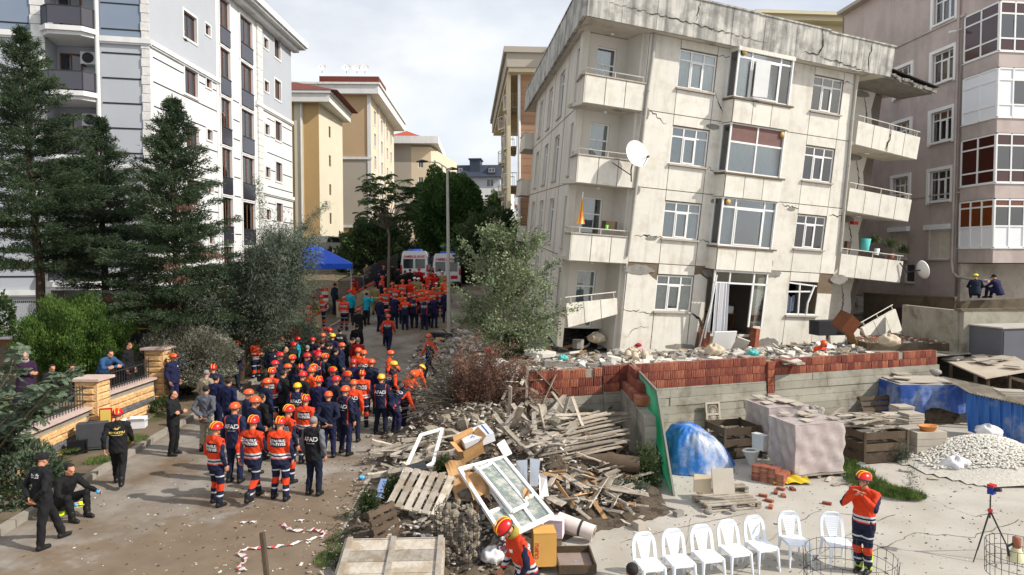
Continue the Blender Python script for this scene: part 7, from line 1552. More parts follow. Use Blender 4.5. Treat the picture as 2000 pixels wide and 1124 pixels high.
for (a, b) in (((-.95, .78), (.75, .78)), ((.76, -.8), (.76, .78))): q = MB(); q.beam((*a, -.15), (*b, -.15), .03, .34); q.build('side_board', m_wood, cr)
gp = atz(895, 1090, -.2); gb_ = thing('gabion_basket', 'wire basket full of broken pale stones before the window frame', 'basket', gp); q = MB()
for k in range(10): q.tube([(.42*math.cos(a*.4), .42*math.sin(a*.4), .1*k) for a in range(16)], .007, 4, cap=False)
for k in range(24): a = k*math.pi/12; q.tube([(.42*math.cos(a), .42*math.sin(a), 0), (.42*math.cos(a), .42*math.sin(a), .95)], .006, 4)
q.build('wire_cage', m_dkmetal, gb_)
def rock_mesh(seed, m, ang=.35, sub=1):
 bmm = bmesh.new(); bmesh.ops.create_icosphere(bmm, subdivisions=sub, radius=1); rr = random.Random(seed)
 for v in bmm.verts: v.co *= 1+rr.uniform(-ang, ang)
 me = bpy.data.meshes.new('stone'); bmm.to_mesh(me); bmm.free(); me.materials.append(m)
 if sub > 1: me.polygons.foreach_set('use_smooth', [True]*len(me.polygons))
 return me
RK = [rock_mesh(i, m_rock) for i in range(6)]; RKS = [rock_mesh(i+20, m_rockg, .08, 2) for i in range(6)]
for i in range(120):
 a = rq.uniform(0, 6.28); r = .36*math.sqrt(rq.uniform(.3, 1)); s = rq.uniform(.05, .1); o = link('stone', RK[i % 6], gb_, (r*math.cos(a), r*math.sin(a), rq.uniform(.05, .95)), (rq.random()*6,)*3, (s, s*.8, s*.7))
for px, py, s in ((968, 1085, .3), (975, 1060, .22), (860, 862, .24), (840, 845, .2), (885, 855, .24), (905, 835, .2), (925, 820, .17), (870, 822, .18), (835, 880, .22), (905, 905, .2), (850, 895, .17), (700, 1020, .06), (938, 838, .16), (1010, 1040, .12)):
 p = hgnd(px, py); p.z += s*.3; o = link('rock', RK[rq.randrange(6)], None, p, (rq.random(), rq.random(), rq.random()*6), (s*1.3, s*.8, s*.75)); tag(o, 'rough pale chunk of broken masonry on the heap between the bush and the window frames', 'rubble', 'masonry chunks on the heap')
def frame_quad(name, label, corners, cols, rows, bw, th, m, glass=True, skip=(), cat='window frame'):
 A, B, C_, D = [Vector(c) for c in corners]; o = thing(name, label, cat, A); n = (B-A).cross(D-A).normalized(); n = n if n.z > 0 else -n
 def P(u, v): return A.lerp(B, u).lerp(D.lerp(C_, u), v)-A
 us = [0]+list(cols)+[1]; vs = [0]+list(rows)+[1]; W = (B-A).length; H = (D-A).length
 for u in us: q = MB(); q.beam(P(u, 0)+n*.002, P(u, 1)+n*.002, bw, th, up=n); q.build('frame_bar', m, o)
 for v in vs: q = MB(); q.beam(P(0, v), P(1, v), bw, th*.96, up=n); q.build('frame_bar', m, o)
 if glass:
  for i in range(len(us)-1):
   for j in range(len(vs)-1):
    if (i, j) in skip: continue
    a, b, c, d = P(us[i], vs[j]), P(us[i+1], vs[j]), P(us[i+1], vs[j+1]), P(us[i], vs[j+1]); q = MB(); e = n*.003
    q.add([a-e, b-e, c-e, d-e, a+e, b+e, c+e, d+e], [(3, 2, 1, 0), (4, 5, 6, 7), (0, 1, 5, 4), (1, 2, 6, 5), (2, 3, 7, 6), (3, 0, 4, 7)]); q.build('pane', m_dustg, o)
 return o
m_dustg = mat('dusty_glass', lin((120, 130, 126)), .25, .3, 4, .0, spec=.8, alt=lin((170, 172, 164)), altsc=5)
frame_quad('window_frame', 'big white double window frame with dusty panes lying on the heap', [atz(897, 917, .75), atz(984, 894, .78), atz(1078, 1008, .28), atz(984, 1052, .2)], (.33, .64), (.68,), .075, .07, m_pvc, skip=((0, 0),))
frame_quad('window_frame', 'second white sash lying skewed inside the big white window frame', [atz(935, 918, .86), atz(962, 905, .88), atz(1030, 985, .45), atz(1000, 1000, .42)], (), (), .06, .05, m_pvc)
frame_quad('window_frame', 'empty white door frame propped up at the left of the heap', [atz(781, 940, .25), atz(822, 850, .75), atz(864, 838, .8), atz(846, 905, .45)], (), (), .07, .06, m_pvc, glass=False)
frame_quad('window_frame', 'flat white frame lying on the road edge behind the workers', [atz(745, 722, .35), atz(790, 720, .35), atz(797, 705, .4), atz(762, 703, .4)], (.5,), (), .06, .05, m_pvc, glass=False)
def carton(label, c, dims, M_, m=m_crd, opened=True, prints=None, name='cardboard_box'):
 o = thing(name, label, 'box'); o.matrix_world = M_; x, y, z = dims; q = MB(); t = .008
 q.box((-x/2, -y/2, 0), (x/2, y/2, t)); q.box((-x/2, -y/2, t), (x/2, -y/2+t, z)); q.box((-x/2, y/2-t, t), (x/2, y/2, z)); q.box((-x/2, -y/2+t, t), (-x/2+t, y/2-t, z)); q.box((x/2-t, -y/2+t, t), (x/2, y/2-t, z)); q.build('carton_body', m, o)
 for s, ax in ((-1, 0), (1, 0), (-1, 1), (1, 1)):
  q = MB(); f = .5 if opened else .02
  if ax == 0: q.beam((-x/2, s*y/2, z), (x/2, s*y/2, z), .01, .01); q.add([(-x/2, s*y/2, z), (x/2, s*y/2, z), (x/2*.96, s*(y/2+f*y*.3 if opened else .003), z+(.1 if opened else .006)), (-x/2*.96, s*(y/2+f*y*.3 if opened else .003), z+(.1 if opened else .006))], [(0, 1, 2, 3)])
  else: q.add([(s*x/2, -y/2, z), (s*x/2, y/2, z), (s*(x/2+.12 if opened else .02), y/2*.95, z+(.08 if opened else .003)), (s*(x/2+.12 if opened else .02), -y/2*.95, z+(.08 if opened else .003))], [(0, 1, 2, 3)])
  q.build('flap', m, o)
 for (s_, sz, mm, mt) in (prints or []): lettering(s_, sz, mm, o, mt)
 return o
X90 = Matrix.Rotation(R(90), 4, 'X')
carton('open brown cardboard box in the middle of the heap beside the white carton', None, (.55, .4, .4), MX(atz(918, 885, .55), 30, -20, 25))
o = carton('white carton with blue fan pictures lying on top of the heap', None, (.75, .55, .22), MX(atz(932, 862, .8), 20, -15, 12), m_crw, False)
for i, (x, y) in enumerate(((-.18, .1), (-.12, -.12), (.12, -.15))):
 q = MB();
 for k in range(3): a = k*2.1+i; q.add([(0, 0, 0), (.07*math.cos(a), .07*math.sin(a), 0), (.06*math.cos(a+.8), .06*math.sin(a+.8), 0)], [(0, 1, 2)])
 q.build('blue_fan_print', m_bluep, o, (x, y, .232))
q = MB(); q.box((.24, -.25, .229), (.27, .25, .231)); q.build('blue_stripe_print', m_bluep, o)
carton('tall yellowed cardboard box with red side print beside the stooping rescuer', None, (.42, .4, .62), MX(atz(1062, 1098, -.45), 5), mat('yellow_cardboard', lin((196, 148, 80)), .85, .1, 2, .1), False, [('CILEKLI', .09, m_redtx, T(-.15, -.203, .3) @ X90 @ Matrix.Rotation(R(90), 4, 'Z'))])
carton('white and pink printed carton behind the yellowed box', None, (.38, .3, .36), MX(atz(1082, 1046, -.4), -12), mat('pinkish_carton', lin((220, 200, 208)), .8, .12, 5, .05), False)
bx = carton('black shiny carton with white print at the road side of the heap', None, (.42, .34, .3), MX(atz(818, 935, .25), 18, -10, 14), mat('black_carton', (.02, .022, .026), .3, .2, 3, .05), False)
q = MB()
for k in range(4): q.box((-.14+.06*k, -.173, .10), (-.1+.06*k, -.171, .14))
q.box((-.15, -.173, .2), (.1, -.171, .22)); q.build('white_print', m_wtx, bx)
m_sheet = m_crd
for (lab, cs) in (('torn brown cardboard sheet hanging between the pallet and the window frame', [(868, 905, .6), (905, 895, .75), (945, 985, .2), (890, 975, .35)]), ('big flattened cardboard sheet under the corner of the window frame', [(905, 925, .72), (950, 925, .74), (955, 965, .5), (925, 975, .5)]), ('small brown card lying on the glass of the frame', [(1022, 955, .62), (1033, 955, .62), (1034, 973, .55), (1021, 971, .55)]), ('cardboard strip hanging down beside the wire basket', [(925, 960, .3), (938, 965, .3), (935, 1015, .05), (920, 975, .2)])):
 q = MB(); P = [atz(*c) for c in cs]; q.grid(lambda u, v: tuple(P[0].lerp(P[1], u).lerp(P[3].lerp(P[2], u), v)+Vector((0, 0, .03*math.sin(u*6+v*4)))), 6, 6, 0, False); o = q.build('cardboard_sheet', m_crd); md = o.modifiers.new('t', 'SOLIDIFY'); md.thickness = .006; tag(o, lab, 'cardboard')
m_alu = mat('shiny_metal_sheet', lin((190, 194, 200)), .25, .12, 2, .1, metal=.8)
for lab, cs in (('bent shiny metal duct piece right of the white carton', [(1008, 900, .6), (1030, 898, .62), (1030, 940, .4), (1010, 945, .4)]), ('second shiny metal profile beside the bent duct', [(1035, 895, .65), (1055, 898, .65), (1050, 950, .35), (1035, 950, .35)]), ('white plastic panel sliding off the heap toward the yard', [(1052, 925, .4), (1068, 930, .4), (1072, 968, .1), (1054, 970, .1)]), ('narrow white panel beside the open carton', [(970, 868, .7), (985, 858, .7), (1000, 885, .6), (985, 892, .6)])):
 P = [atz(*c) for c in cs]; q = MB(); e = Vector((0, 0, -.02)); q.add(P+[p+e for p in P], [(0, 1, 2, 3), (7, 6, 5, 4), (0, 4, 5, 1), (1, 5, 6, 2), (2, 6, 7, 3), (3, 7, 4, 0)]); tag(q.build('sheet_metal' if 'metal' in lab else 'panel', m_alu if 'metal' in lab else m_pvc), lab, 'panel')
sk = MB(); a, b = atz(737, 975, .05), atz(750, 936, .3); sk.beam(a, b, .14, .02); tag(sk.build('board', mat('blue_grey_board', lin((110, 130, 170)), .5)), 'narrow blue grey board standing at the left edge of the heap', 'board')
cp = thing('carpet_roll', 'thick rolled up pale carpet with a dark strap lying right of the boxes', 'carpet'); a, b = atz(1098, 1018, -.25), atz(1160, 1042, -.40); q = MB(); dd = (b-a).normalized(); q.tube([a-dd*.1, b], .16, 18); q.build('roll', mat('pale_carpet', lin((206, 196, 190)), .95, .1, 3, .3, 60), cp)
q = MB(); q.tube([a.lerp(b, .55), a.lerp(b, .55)+dd*.05], .165, 18); q.build('strap', m_dkmetal, cp); q = MB(); s_ = dd.cross(Vector((0, 0, 1))).normalized(); u_ = s_.cross(dd)
q.tube([b+dd*.004+(s_*math.cos(t*.5)+u_*math.sin(t*.5))*(.012+.0032*t) for t in range(44)], .004, 3, cap=False); q.build('spiral_edge', m_joint, cp)
dr = thing('drawer', 'dark wooden drawer lying open on the ground beside the carpet roll', 'drawer'); dr.matrix_world = MX(atz(1122, 1100, -.55), 2)
q = MB(); q.box((-.32, -.42, 0), (.32, .42, .02)); q.build('bottom', mat('grey_brown_board', lin((140, 124, 116)), .8, .15, 3, .1), dr)
for a, b in (((-.34, -.42), (-.34, .42)), ((.34, -.42), (.34, .42)), ((-.34, .42), (.34, .42)), ((-.34, -.42), (.34, -.42))): q = MB(); q.beam((*a, .07), (*b, .07), .03, .16); q.build('side', m_dwood, dr)
q = MB(); q.box((.0, .0, .022), (.05, .03, .03)); q.build('handle', m_glove, dr)
def bag(px, py, z, r, lab, m, name='plastic_bag'):
 q = MB(); p = atz(px, py, z); q.grid(lambda u, v: (r*math.sin(math.pi*v)*math.cos(2*math.pi*u)*(1+.16*math.sin(u*31+v*9)+.1*math.sin(v*23)), r*math.sin(math.pi*v)*math.sin(2*math.pi*u)*(1+.16*math.sin(u*37-v*7)), r*.62*(1-math.cos(math.pi*v))*(1+.1*math.sin(u*19+v*13))), 28, 14); return tag(q.build(name, m, None, p), lab, 'bag')
m_bagw = mat('white_plastic_film', lin((206, 206, 208)), .35, .08, 6, .6, 12); m_pat = mat('patterned_cloth', lin((80, 52, 62)), .9, .2, 3, .2, alt=lin((196, 180, 180)), altsc=16, altr=(.52, .56))
bag(962, 1098, -.3, .22, 'crumpled white plastic bag at the foot of the heap', m_bagw); bag(985, 1082, -.2, .18, 'dark patterned cloth bundle beside the white plastic bag', m_pat, 'cloth_bundle')
bag(912, 980, .2, .2, 'dusty grey rag in the gap under the window frame', mat('dusty_rag', lin((110, 104, 96)), .95), 'rag')
for px, py, w in ((868, 935, .2), (770, 985, .25), (722, 1010, .2)):
 p = hgnd(px, py); t = tree('weed_bush', {868: 'yellow green twig hanging over the cardboard on the heap', 770: 'tuft of brownish green weed by the tilted pallet', 722: 'dull green weed behind the dark standing pallet'}[px], 'plant', p); mound(t, w, w, w*1.4, .25, 900, .06, .014, m_weed, shell=.8)
def scatter(name, label, n, region, m, smin, smax, cat='rubble', flat=.5, hf=None, seed=1, mats=None, lift=0.3):
 r = np.random.default_rng(seed); vs = []; fs = []; mi = []; k = 0; nm = len(mats) if mats else 1
 for i in range(n):
  x, y = region(r); z = (hf or gz)(x, y); s = r.uniform(smin, smax)*(.4+.6*r.random()); a = r.uniform(0, 6.28); d = np.array([s*r.uniform(.6, 1.6), s*r.uniform(.4, 1), s*r.uniform(.15, flat)]); ca, sa = math.cos(a), math.sin(a); tl = r.normal(0, .3)
  for cx, cy, cz in ((-1, -1, -1), (1, -1, -1), (1, 1, -1), (-1, 1, -1), (-1, -1, 1), (1, -1, 1), (1, 1, 1), (-1, 1, 1)):
   px_, py_, pz_ = cx*d[0]/2*r.uniform(.7, 1.1), cy*d[1]/2*r.uniform(.7, 1.1), cz*d[2]/2; vs.append((x+px_*ca-py_*sa, y+px_*sa+py_*ca, z+pz_+px_*tl+d[2]*lift))
  fs += [tuple(k+q for q in f) for f in ((0, 3, 2, 1), (4, 5, 6, 7), (0, 1, 5, 4), (1, 2, 6, 5), (2, 3, 7, 6), (3, 0, 4, 7))]; mi += [int(r.integers(nm))]*6; k += 8
 me = bpy.data.meshes.new(name); me.from_pydata(vs, [], fs)
 for mm in (mats or [m]): me.materials.append(mm)
 me.polygons.foreach_set('material_index', mi); me.update(); return tag(link(name, me), label, cat, kind='stuff')
m_chipw = mat('white_plaster_chip', lin((196, 192, 184)), .9, .1, 4, .2); m_chipd = mat('dark_chip', lin((70, 62, 54)), .95, .2, 4, .2); m_chipr = mat('red_brick_chip', lin((144, 92, 74)), .9, .2, 4, .2)
def box_reg(x0, x1, y0, y1): return lambda r: (r.uniform(x0, x1), r.uniform(y0, y1))
def heap_reg(r):
 while True:
  x, y = r.uniform(-3.4, 3.2), r.uniform(11, 21)
  if hump(x, y) > .14: return x, y
scatter('litter', 'splinters and broken bits covering the timber heap', 3200, heap_reg, None, .03, .16, 'litter', .3, hz, 2, [m_wood, m_wood, m_rock, m_dwood, m_chipw], .8)
def road_reg(r): y = r.uniform(10, 24); return (lx(y)+.3+(rx(y)-lx(y)-.3)*r.random()**.5, y)
scatter('grit', 'small stones, splinters and scraps on the road', 1500, road_reg, None, .012, .06, 'grit', .4, gz, 3, [m_chipw, m_chipd, m_rock, m_chipd])
scatter('grit', 'dark specks and crumbs scattered over the dusty yard', 2600, lambda r: (-1.2+14*r.random(), 9+11*r.random()), None, .012, .06, 'grit', .4, lambda x, y: -.6, 4, [m_chipd, m_chipw, m_rock, m_chipd, m_wood])
scatter('grit', 'bits and sticks on the strip between road and heap', 1500, lambda r: (lambda y: (rx(y)-.3+1.9*r.random(), y))(r.uniform(9, 19)), None, .02, .09, 'grit', .3, hz, 5, [m_chipd, m_dwood, m_rock, m_wood])
def terr_reg(r): x = r.uniform(-1.6, 14); return (x, wally(x)+.35+3.4*r.random()**1.6)
scatter('rubble', 'plaster crumbs and brick bits along the foot of the leaning building', 2600, terr_reg, None, .05, .38, 'rubble', .5, lambda x, y: 1.45+max(0, .35*math.exp(-((y-wally(x)-2.6)/1.3)**2))*.3, 6, [m_chipw, m_rock, m_chipw, m_rawc, m_rock], .6)
scatter('rubble', 'rubble spread beside the street up to the elm tree', 3600, lambda r: (lambda y: (rx(y)-.6+r.random()**.8*3.4, y))(r.uniform(19.5, 36)), None, .03, .24, 'rubble', .4, lambda x, y: gz(x, y)+.02, 7, [m_chipw, m_rock, m_rock, m_chipd, m_rockg, m_wood], .6)
scatter('rubble', 'broken brick and plaster on the ledge behind the right balconies', 1500, lambda r: (r.uniform(14.5, 20.5), r.uniform(27.5, 33)), None, .04, .2, 'rubble', .4, lambda x, y: 1.75, 8, [m_chipw, m_chipr, m_rock, m_chipr], .6)
o = thing('ledge', 'broken concrete ledge between the leaning building and the grey box', 'ledge'); q = MB(); q.prism([(14.4, 27.6), (20.6, 27.4), (20.6, 33.5), (15.2, 33.5)], 1.2, 1.76); q.build('slab', m_ow, o)
def chunk(px, py, z, dims, rot, m, lab, name='rubble_slab', cat='rubble'):
 q = MB(); x, y, h = dims; rr = random.Random(int(px*7+py)); poly = [(x/2*math.cos(a)*rr.uniform(.8, 1.15), y/2*math.sin(a)*rr.uniform(.8, 1.15)) for a in [i*math.pi/3.5+.2 for i in range(7)]] if name == 'rubble_slab' else [(-x/2, -y/2), (x/2, -y/2), (x/2, y/2), (-x/2, y/2)]
 q.prism(poly, -h/2, h/2); p = atz(px, py, z); return tag(q.build(name, m, None, p, tuple(R(a) for a in rot)), lab, cat)
m_fab = [mat('teal_cloth', lin((90, 180, 176)), .9), mat('red_cloth', lin((170, 40, 50)), .9), mat('blue_cloth', lin((70, 90, 150)), .9), mat('pink_cloth', lin((200, 150, 160)), .9), mat('charcoal_cloth', lin((50, 50, 54)), .9), mat('beige_fabric', lin((186, 172, 150)), .9)]
for px, py, z, d, r, m, lab, nm, ct in (
 (1412, 672, 1.75, (1.0, .06, 1.1), (20, 0, 15), m_pvc, 'white broken door leaning under the torn bay window', 'door', 'door'),
 (1445, 676, 1.7, (.5, .05, .8), (35, 20, -10), m_chipw, 'narrow white panel leaning beside the broken white door', 'panel', 'panel'),
 (1055, 690, 1.75, (1.4, .9, .12), (5, 4, 10), m_chipw, 'flat white plaster slab on brick rubble left of the brick wall', 'rubble_slab', 'rubble'),
 (1095, 712, 1.65, (1.2, .3, .2), (0, 5, 12), m_rawc, 'grey concrete beam piece lying behind the brick wall', 'beam', 'rubble'),
 (1160, 716, 1.6, (.5, .3, .2), (0, 0, 5), m_rawc, 'grey hollow block on top of the brick wall', 'block', 'rubble'),
 (1182, 716, 1.6, (.45, .3, .2), (0, 0, 25), m_rawc, 'second grey block next to the first on the wall', 'block', 'rubble'),
 (1200, 700, 1.75, (.7, .4, .1), (10, 8, 40), m_chipw, 'white slab fragment between the blocks and carpet rolls', 'rubble_slab', 'rubble'),
 (1260, 712, 1.6, (.9, .4, .06), (5, 3, 20), m_chipw, 'thin broken slab before the facade base', 'rubble_slab', 'rubble'),
 (1130, 672, 1.8, (.5, .4, .35), (0, 0, 30), m_rawc, 'grey lump of concrete below the fallen balcony', 'rubble_slab', 'rubble'),
 (1545, 700, 1.55, (.9, .7, .08), (4, 6, 10), m_chipw, 'flat grey white slab on the terrace beside the crouched worker', 'rubble_slab', 'rubble'),
 (1610, 676, 1.75, (1.0, .5, .1), (30, 10, 20), m_chipw, 'white broken plate below the collapsed right balcony', 'rubble_slab', 'rubble'),
 (862, 660, 1.2, (1.1, .7, .45), (0, 5, 10), m_fab[4], 'black boxy appliance lying at the street edge', 'box', 'box'),
 (905, 665, 1.35, (.9, .25, .1), (0, 10, -20), m_chipw, 'white plank like strip near the black appliance', 'plank', 'plank'),
 (835, 690, .7, (1.0, .2, .12), (0, 5, 5), m_pvc, 'white plastic profile lying on the road edge', 'profile', 'rubble'),
 (940, 672, 1.35, (.45, .35, .35), (0, 0, 20), mat('mustard_paint', lin((150, 130, 70)), .7), 'mustard yellow drum like box in the street rubble', 'box', 'box'),
 (915, 650, 1.45, (1.0, .6, .07), (8, 5, 30), m_rock, 'pale slab leaning in the street rubble', 'rubble_slab', 'rubble'),
 (880, 700, .9, (.9, .5, .06), (5, 5, 15), m_fab[3], 'pinkish board lying in the street rubble', 'board', 'board'),
 (1660, 655, 2.0, (1.0, .5, .03), (20, 50, 40), m_wood2, 'brown plank sticking up from the collapsed balcony', 'plank', 'plank'),
 (1652, 632, 2.6, (.7, .6, .7), (20, 30, 30), m_door, 'brown cabinet tipped over in the collapsed balcony', 'cabinet', 'cabinet'),
 (1615, 640, 2.3, (1.2, .7, .6), (0, 0, 10), m_fab[4], 'dusty grey sofa on the collapsed ground floor', 'sofa', 'sofa')):
 chunk(px, py, z, d, r, m, lab, nm, ct)
for i in range(150):
 px = rq.choice((rq.uniform(1020, 1240), rq.uniform(1020, 1440), rq.uniform(820, 1000))); py = rq.uniform(655, 705)
 if px < 1010: p = ground(px, py+10, .05); p.z += .08
 else: p = atz(px, py+8, 1.6)
 s = rq.uniform(.12, .38); q = MB(); n = rq.choice((4, 5, 6)); poly = [(s*math.cos(a)*rq.uniform(.6, 1.1), s*.7*math.sin(a)*rq.uniform(.6, 1.1)) for a in [k*2*math.pi/n for k in range(n)]]; q.prism(poly, -s*.12, s*.12)
 tag(q.build('rubble_piece', rq.choice((m_chipw, m_rock, m_rawc, m_rock, m_chipw, m_chipw, m_wood2, m_rawc, m_rock, m_rawc)), None, p, (rq.gauss(0, .35), rq.gauss(0, .35), rq.random()*6)), 'broken slab of plaster or concrete in the debris belt beside the street' if px < 1010 else 'broken slab of plaster or concrete in the debris belt before the leaning building', 'rubble', 'debris by the street' if px < 1010 else 'debris before the leaning building')
scatter('rubble', 'fine pale plaster dust and crumbs before the leaning building', 3500, terr_reg, None, .02, .09, 'rubble', .5, lambda x, y: 1.47+max(0, .35*math.exp(-((y-wally(x)-2.6)/1.3)**2))*.3, 16, [m_chipw, m_rock, m_chipw], .6)
for k in range(26):
 px = rq.uniform(1230, 1560); p = atz(px, rq.uniform(688, 708), 1.62); q = MB(); w_, d_ = rq.uniform(.4, 1.0), rq.uniform(.3, .6); q.cbox((0, 0, 0), (w_, d_, .05)); tag(q.build('plaster_sheet', m_chipw if k % 3 else m_rock, None, p, (rq.gauss(0, .12), rq.gauss(0, .12), rq.gauss(.36, .6))), 'flat pale plaster sheet on the terrace at the foot of the facade', 'rubble', 'plaster sheets before the facade')
for i, (px, py, z, r_, m, lab) in enumerate(((1165, 665, 1.9, .35, 5, 'white mattress like bundle under the fallen balcony'), (1145, 650, 2.0, .3, 4, 'dark blanket bundle under the fallen balcony'), (1185, 645, 1.9, .28, 1, 'red and white cloth bundle under the fallen balcony'), (1235, 685, 1.65, .2, 5, 'rolled beige rug before the facade'), (1255, 688, 1.65, .18, 3, 'pinkish bundle beside the rolled rug'), (1247, 672, 1.8, .12, 1, 'small red cushion on the rolled rugs'), (1100, 700, 1.7, .18, 0, 'teal plastic sheet scrap in the rubble'), (1470, 690, 1.65, .2, 0, 'teal cloth heap under the bay'), (1455, 668, 1.8, .14, 3, 'pink cloth under the bay'), (1490, 690, 1.6, .15, 5, 'beige cloth by the facade foot'), (1735, 672, 1.8, .4, 5, 'silver grey plastic wrapped bundle under the fallen right balcony'), (1395, 690, 1.7, .35, 5, 'crumpled grey cloth left of the broken door'), (955, 690, 1.3, .16, 1, 'red bucket like bundle in the rubble'), (1085, 660, 1.7, .3, 4, 'dark bag in the rubble by the elm'), (1600, 695, 1.6, .22, 5, 'pale sack beside the crouched worker'))):
 bag(px, py+6, z-.1, r_, lab, m_fab[m], 'cloth_bundle')
for i, (a, b) in enumerate((((1228, 700), (1232, 680)), ((1242, 704), (1250, 682)), ((1262, 700), (1270, 680)))):
 q = MB(); p = atz(*a, 1.62); q.tube([p, p+Vector((.12, .9, .05))], .13, 12); tag(q.build('carpet_roll', m_fab[5]), ('leftmost', 'middle', 'rightmost')[i]+' beige carpet roll of three lying before the facade', 'carpet')
q = MB(); p = atz(955, 695, 1.4); q.lathe([(.12, 0), (.16, .28), (.15, .28), (.11, .01)], 12); tag(q.build('bucket', m_red, None, p), 'red plastic bucket standing in the rubble near the elm', 'bucket')
dd = thing('satellite_dish', 'big white satellite dish on the second floor balcony corner', 'satellite dish'); ddp = lpt(1240, 303, -.55); dd.matrix_world = LBM @ Matrix.Translation(ddp) @ Matrix.Rotation(R(8), 4, 'Z') @ Matrix.Rotation(R(72), 4, 'X')
q = MB(); q.lathe([(.5*t, .13*t*t) for t in (0, .25, .5, .75, 1)]+[(.515, .14), (.49, .10), (.25, .0), (0, -.02)], 24); q.build('reflector', m_pvc, dd)
q = MB(); q.tube([(.25, -.44, .1), (.16, -.24, .5)], .014, 5); q.tube([(-.2, -.45, .1), (.16, -.24, .5)], .01, 5); q.cbox((.16, -.24, .52), (.06, .06, .1)); q.build('feed_arm', m_dkmetal, dd); q = MB(); q.tube([(0, 0, -.03), (-.05, -.5, -.25), (-.05, -.95, -.3)], .025, 6); q.tube([(-.05, -.7, -.28), (-.7, -.2, -.5)], .02, 5); q.build('mast', m_dkmetal, dd)
d2 = thing('satellite_dish', 'white satellite dish seen edge on at the lower right balcony', 'satellite dish'); d2.matrix_world = LBM @ Matrix.Translation(lpt(1798, 528, -.4)) @ Matrix.Rotation(R(75), 4, 'Z') @ Matrix.Rotation(R(75), 4, 'X')
q = MB(); q.lathe([(.42*t, .11*t*t) for t in (0, .25, .5, .75, 1)]+[(.43, .12), (.4, .08), (.2, 0), (0, -.02)], 20); q.build('reflector', m_pvc, d2); q = MB(); q.tube([(0, 0, 0), (.1, 0, -.6), (.1, .5, -.9)], .03, 5); q.build('mast', m_dkmetal, d2)
um = thing('parasol', 'folded orange and yellow parasol standing on the first floor balcony', 'parasol'); um.matrix_world = LBM @ Matrix.Translation(lpt(1133, 440, .25))
q = MB(); q.tube([(0, 0, -.4), (0, 0, 1.25)], .02, 6); q.build('pole', m_pvc, um); q = MB()
for k in range(10): a = k*math.pi/5; b = a+math.pi/5; c_ = .10; q.add([(0, 0, 1.2), (c_*math.cos(a), c_*math.sin(a), .35), (c_*.55*math.cos(b-.3), c_*.55*math.sin(b-.3), .3), (c_*math.cos(b), c_*math.sin(b), .35), (.17*math.cos(a), .17*math.sin(a), .05), (.17*math.cos(b), .17*math.sin(b), .05)], [(0, 1, 2), (0, 2, 3), (1, 4, 5, 3, 2)], k % 2)
q.build('canopy', [mat('orange_parasol', lin((226, 120, 60)), .8), mat('yellow_parasol', lin((226, 196, 110)), .8)], um)
for i, (px, py, t_, w, h, m, lab, nm) in enumerate(((1690, 478, .5, .45, .55, m_fab[0], 'teal plastic tub on the first floor right balcony', 'tub'), (1712, 492, .4, .25, .3, m_pvc, 'white flower pot beside the teal tub', 'flower_pot'), (1668, 436, 1.2, .3, .15, m_red, 'red box on the shelf of the right balcony', 'box'), (1655, 480, .6, .25, .4, m_dwood, 'brown crate at the left end of the right balcony', 'crate'), (1740, 500, .5, .3, .25, m_chipr, 'terracotta planter on the right balcony', 'planter'), (1190, 440, .4, .5, .3, m_dwood, 'dark wooden stool on the left balcony', 'stool'), (1185, 445, .2, .12, .2, mat('lime_plastic', lin((120, 210, 80)), .5), 'lime green bottle on the left balcony', 'bottle'), )[:7]):
 o = MB(); o.lathe([(w*.4, -h/2), (w*.5, h/2), (w*.46, h/2), (w*.38, -h/2+.03), (0, -h/2+.03)], 10) if nm not in ('box', 'crate', 'stool') else o.cbox((0, 0, 0), (w, w*.7, h)); ob = tag(o.build(nm, m), lab, nm.replace('_', ' ')); ob.matrix_world = LBM @ Matrix.Translation(lpt(px, py, t_))
for px, py, r_, lab in ((1708, 470, .28, 'spiky potted plant beside the teal tub on the balcony'), (1740, 480, .35, 'green leafy potted plant spilling over the right balcony rail'), (1765, 490, .25, 'small leafy plant at the right end of the balcony')):
 t = tree('potted_plant', lab, 'plant', (0, 0, 0)); t.matrix_world = LBM @ Matrix.Translation(lpt(px, py, .4)); mound(t, r_, r_, r_, 0, 500, .09, .015, m_weed, shell=.9)
# ---------------------------------------------------------------- yard
YZ = -.6
q = MB(); rr = random.Random(8)
for pts in (((1440, 1124), (1500, 1060), (1590, 1000), (1700, 1010)), ((1210, 1060), (1330, 1030), (1470, 1000)), ((1700, 1080), (1790, 1040), (1900, 1050), (2000, 1010)), ((1790, 960), (1850, 990), (1905, 1010), (1950, 1000)), ((1300, 1124), (1340, 1060), (1350, 1000)), ((1560, 1120), (1640, 1050), (1760, 1000))):
 P = [atz(a, b, YZ+.005) for a, b in pts]; L_ = [a.lerp(b, t/9)+Vector((rr.gauss(0, .02), rr.gauss(0, .03), 0)) for a, b in zip(P[:-1], P[1:]) for t in range(9)]
 for a, b in zip(L_[:-1], L_[1:]): w = Vector((0, rr.uniform(.004, .014), 0)); q.add([a-w, b-w, b+w, a+w], [(0, 1, 2, 3)])
tag(q.build('pavement_cracks', m_heap), 'hairline cracks running across the dusty yard concrete', 'cracks', kind='stuff')
m_tarp = mat('blue_tarpaulin', lin((44, 96, 168)), .45, .12, 1, .25, 8, alt=lin((150, 160, 170)), altsc=.9, altr=(.55, .72), spec=.5); m_tarpd = mat('dark_blue_tarpaulin', lin((34, 74, 146)), .45, .14, 1, .3, 8, alt=lin((130, 142, 160)), altsc=1.2, altr=(.46, .66), spec=.5, dust=lin((170, 166, 158)))
m_slab = mat('grey_paving_slab', lin((168, 160, 148)), .92, .12, 2, .25, 30, orand=.14)
def drape(fn, nu, nv, m, name, label, cat): q = MB(); q.grid(fn, nu, nv); return tag(q.build(name, m), label, cat)
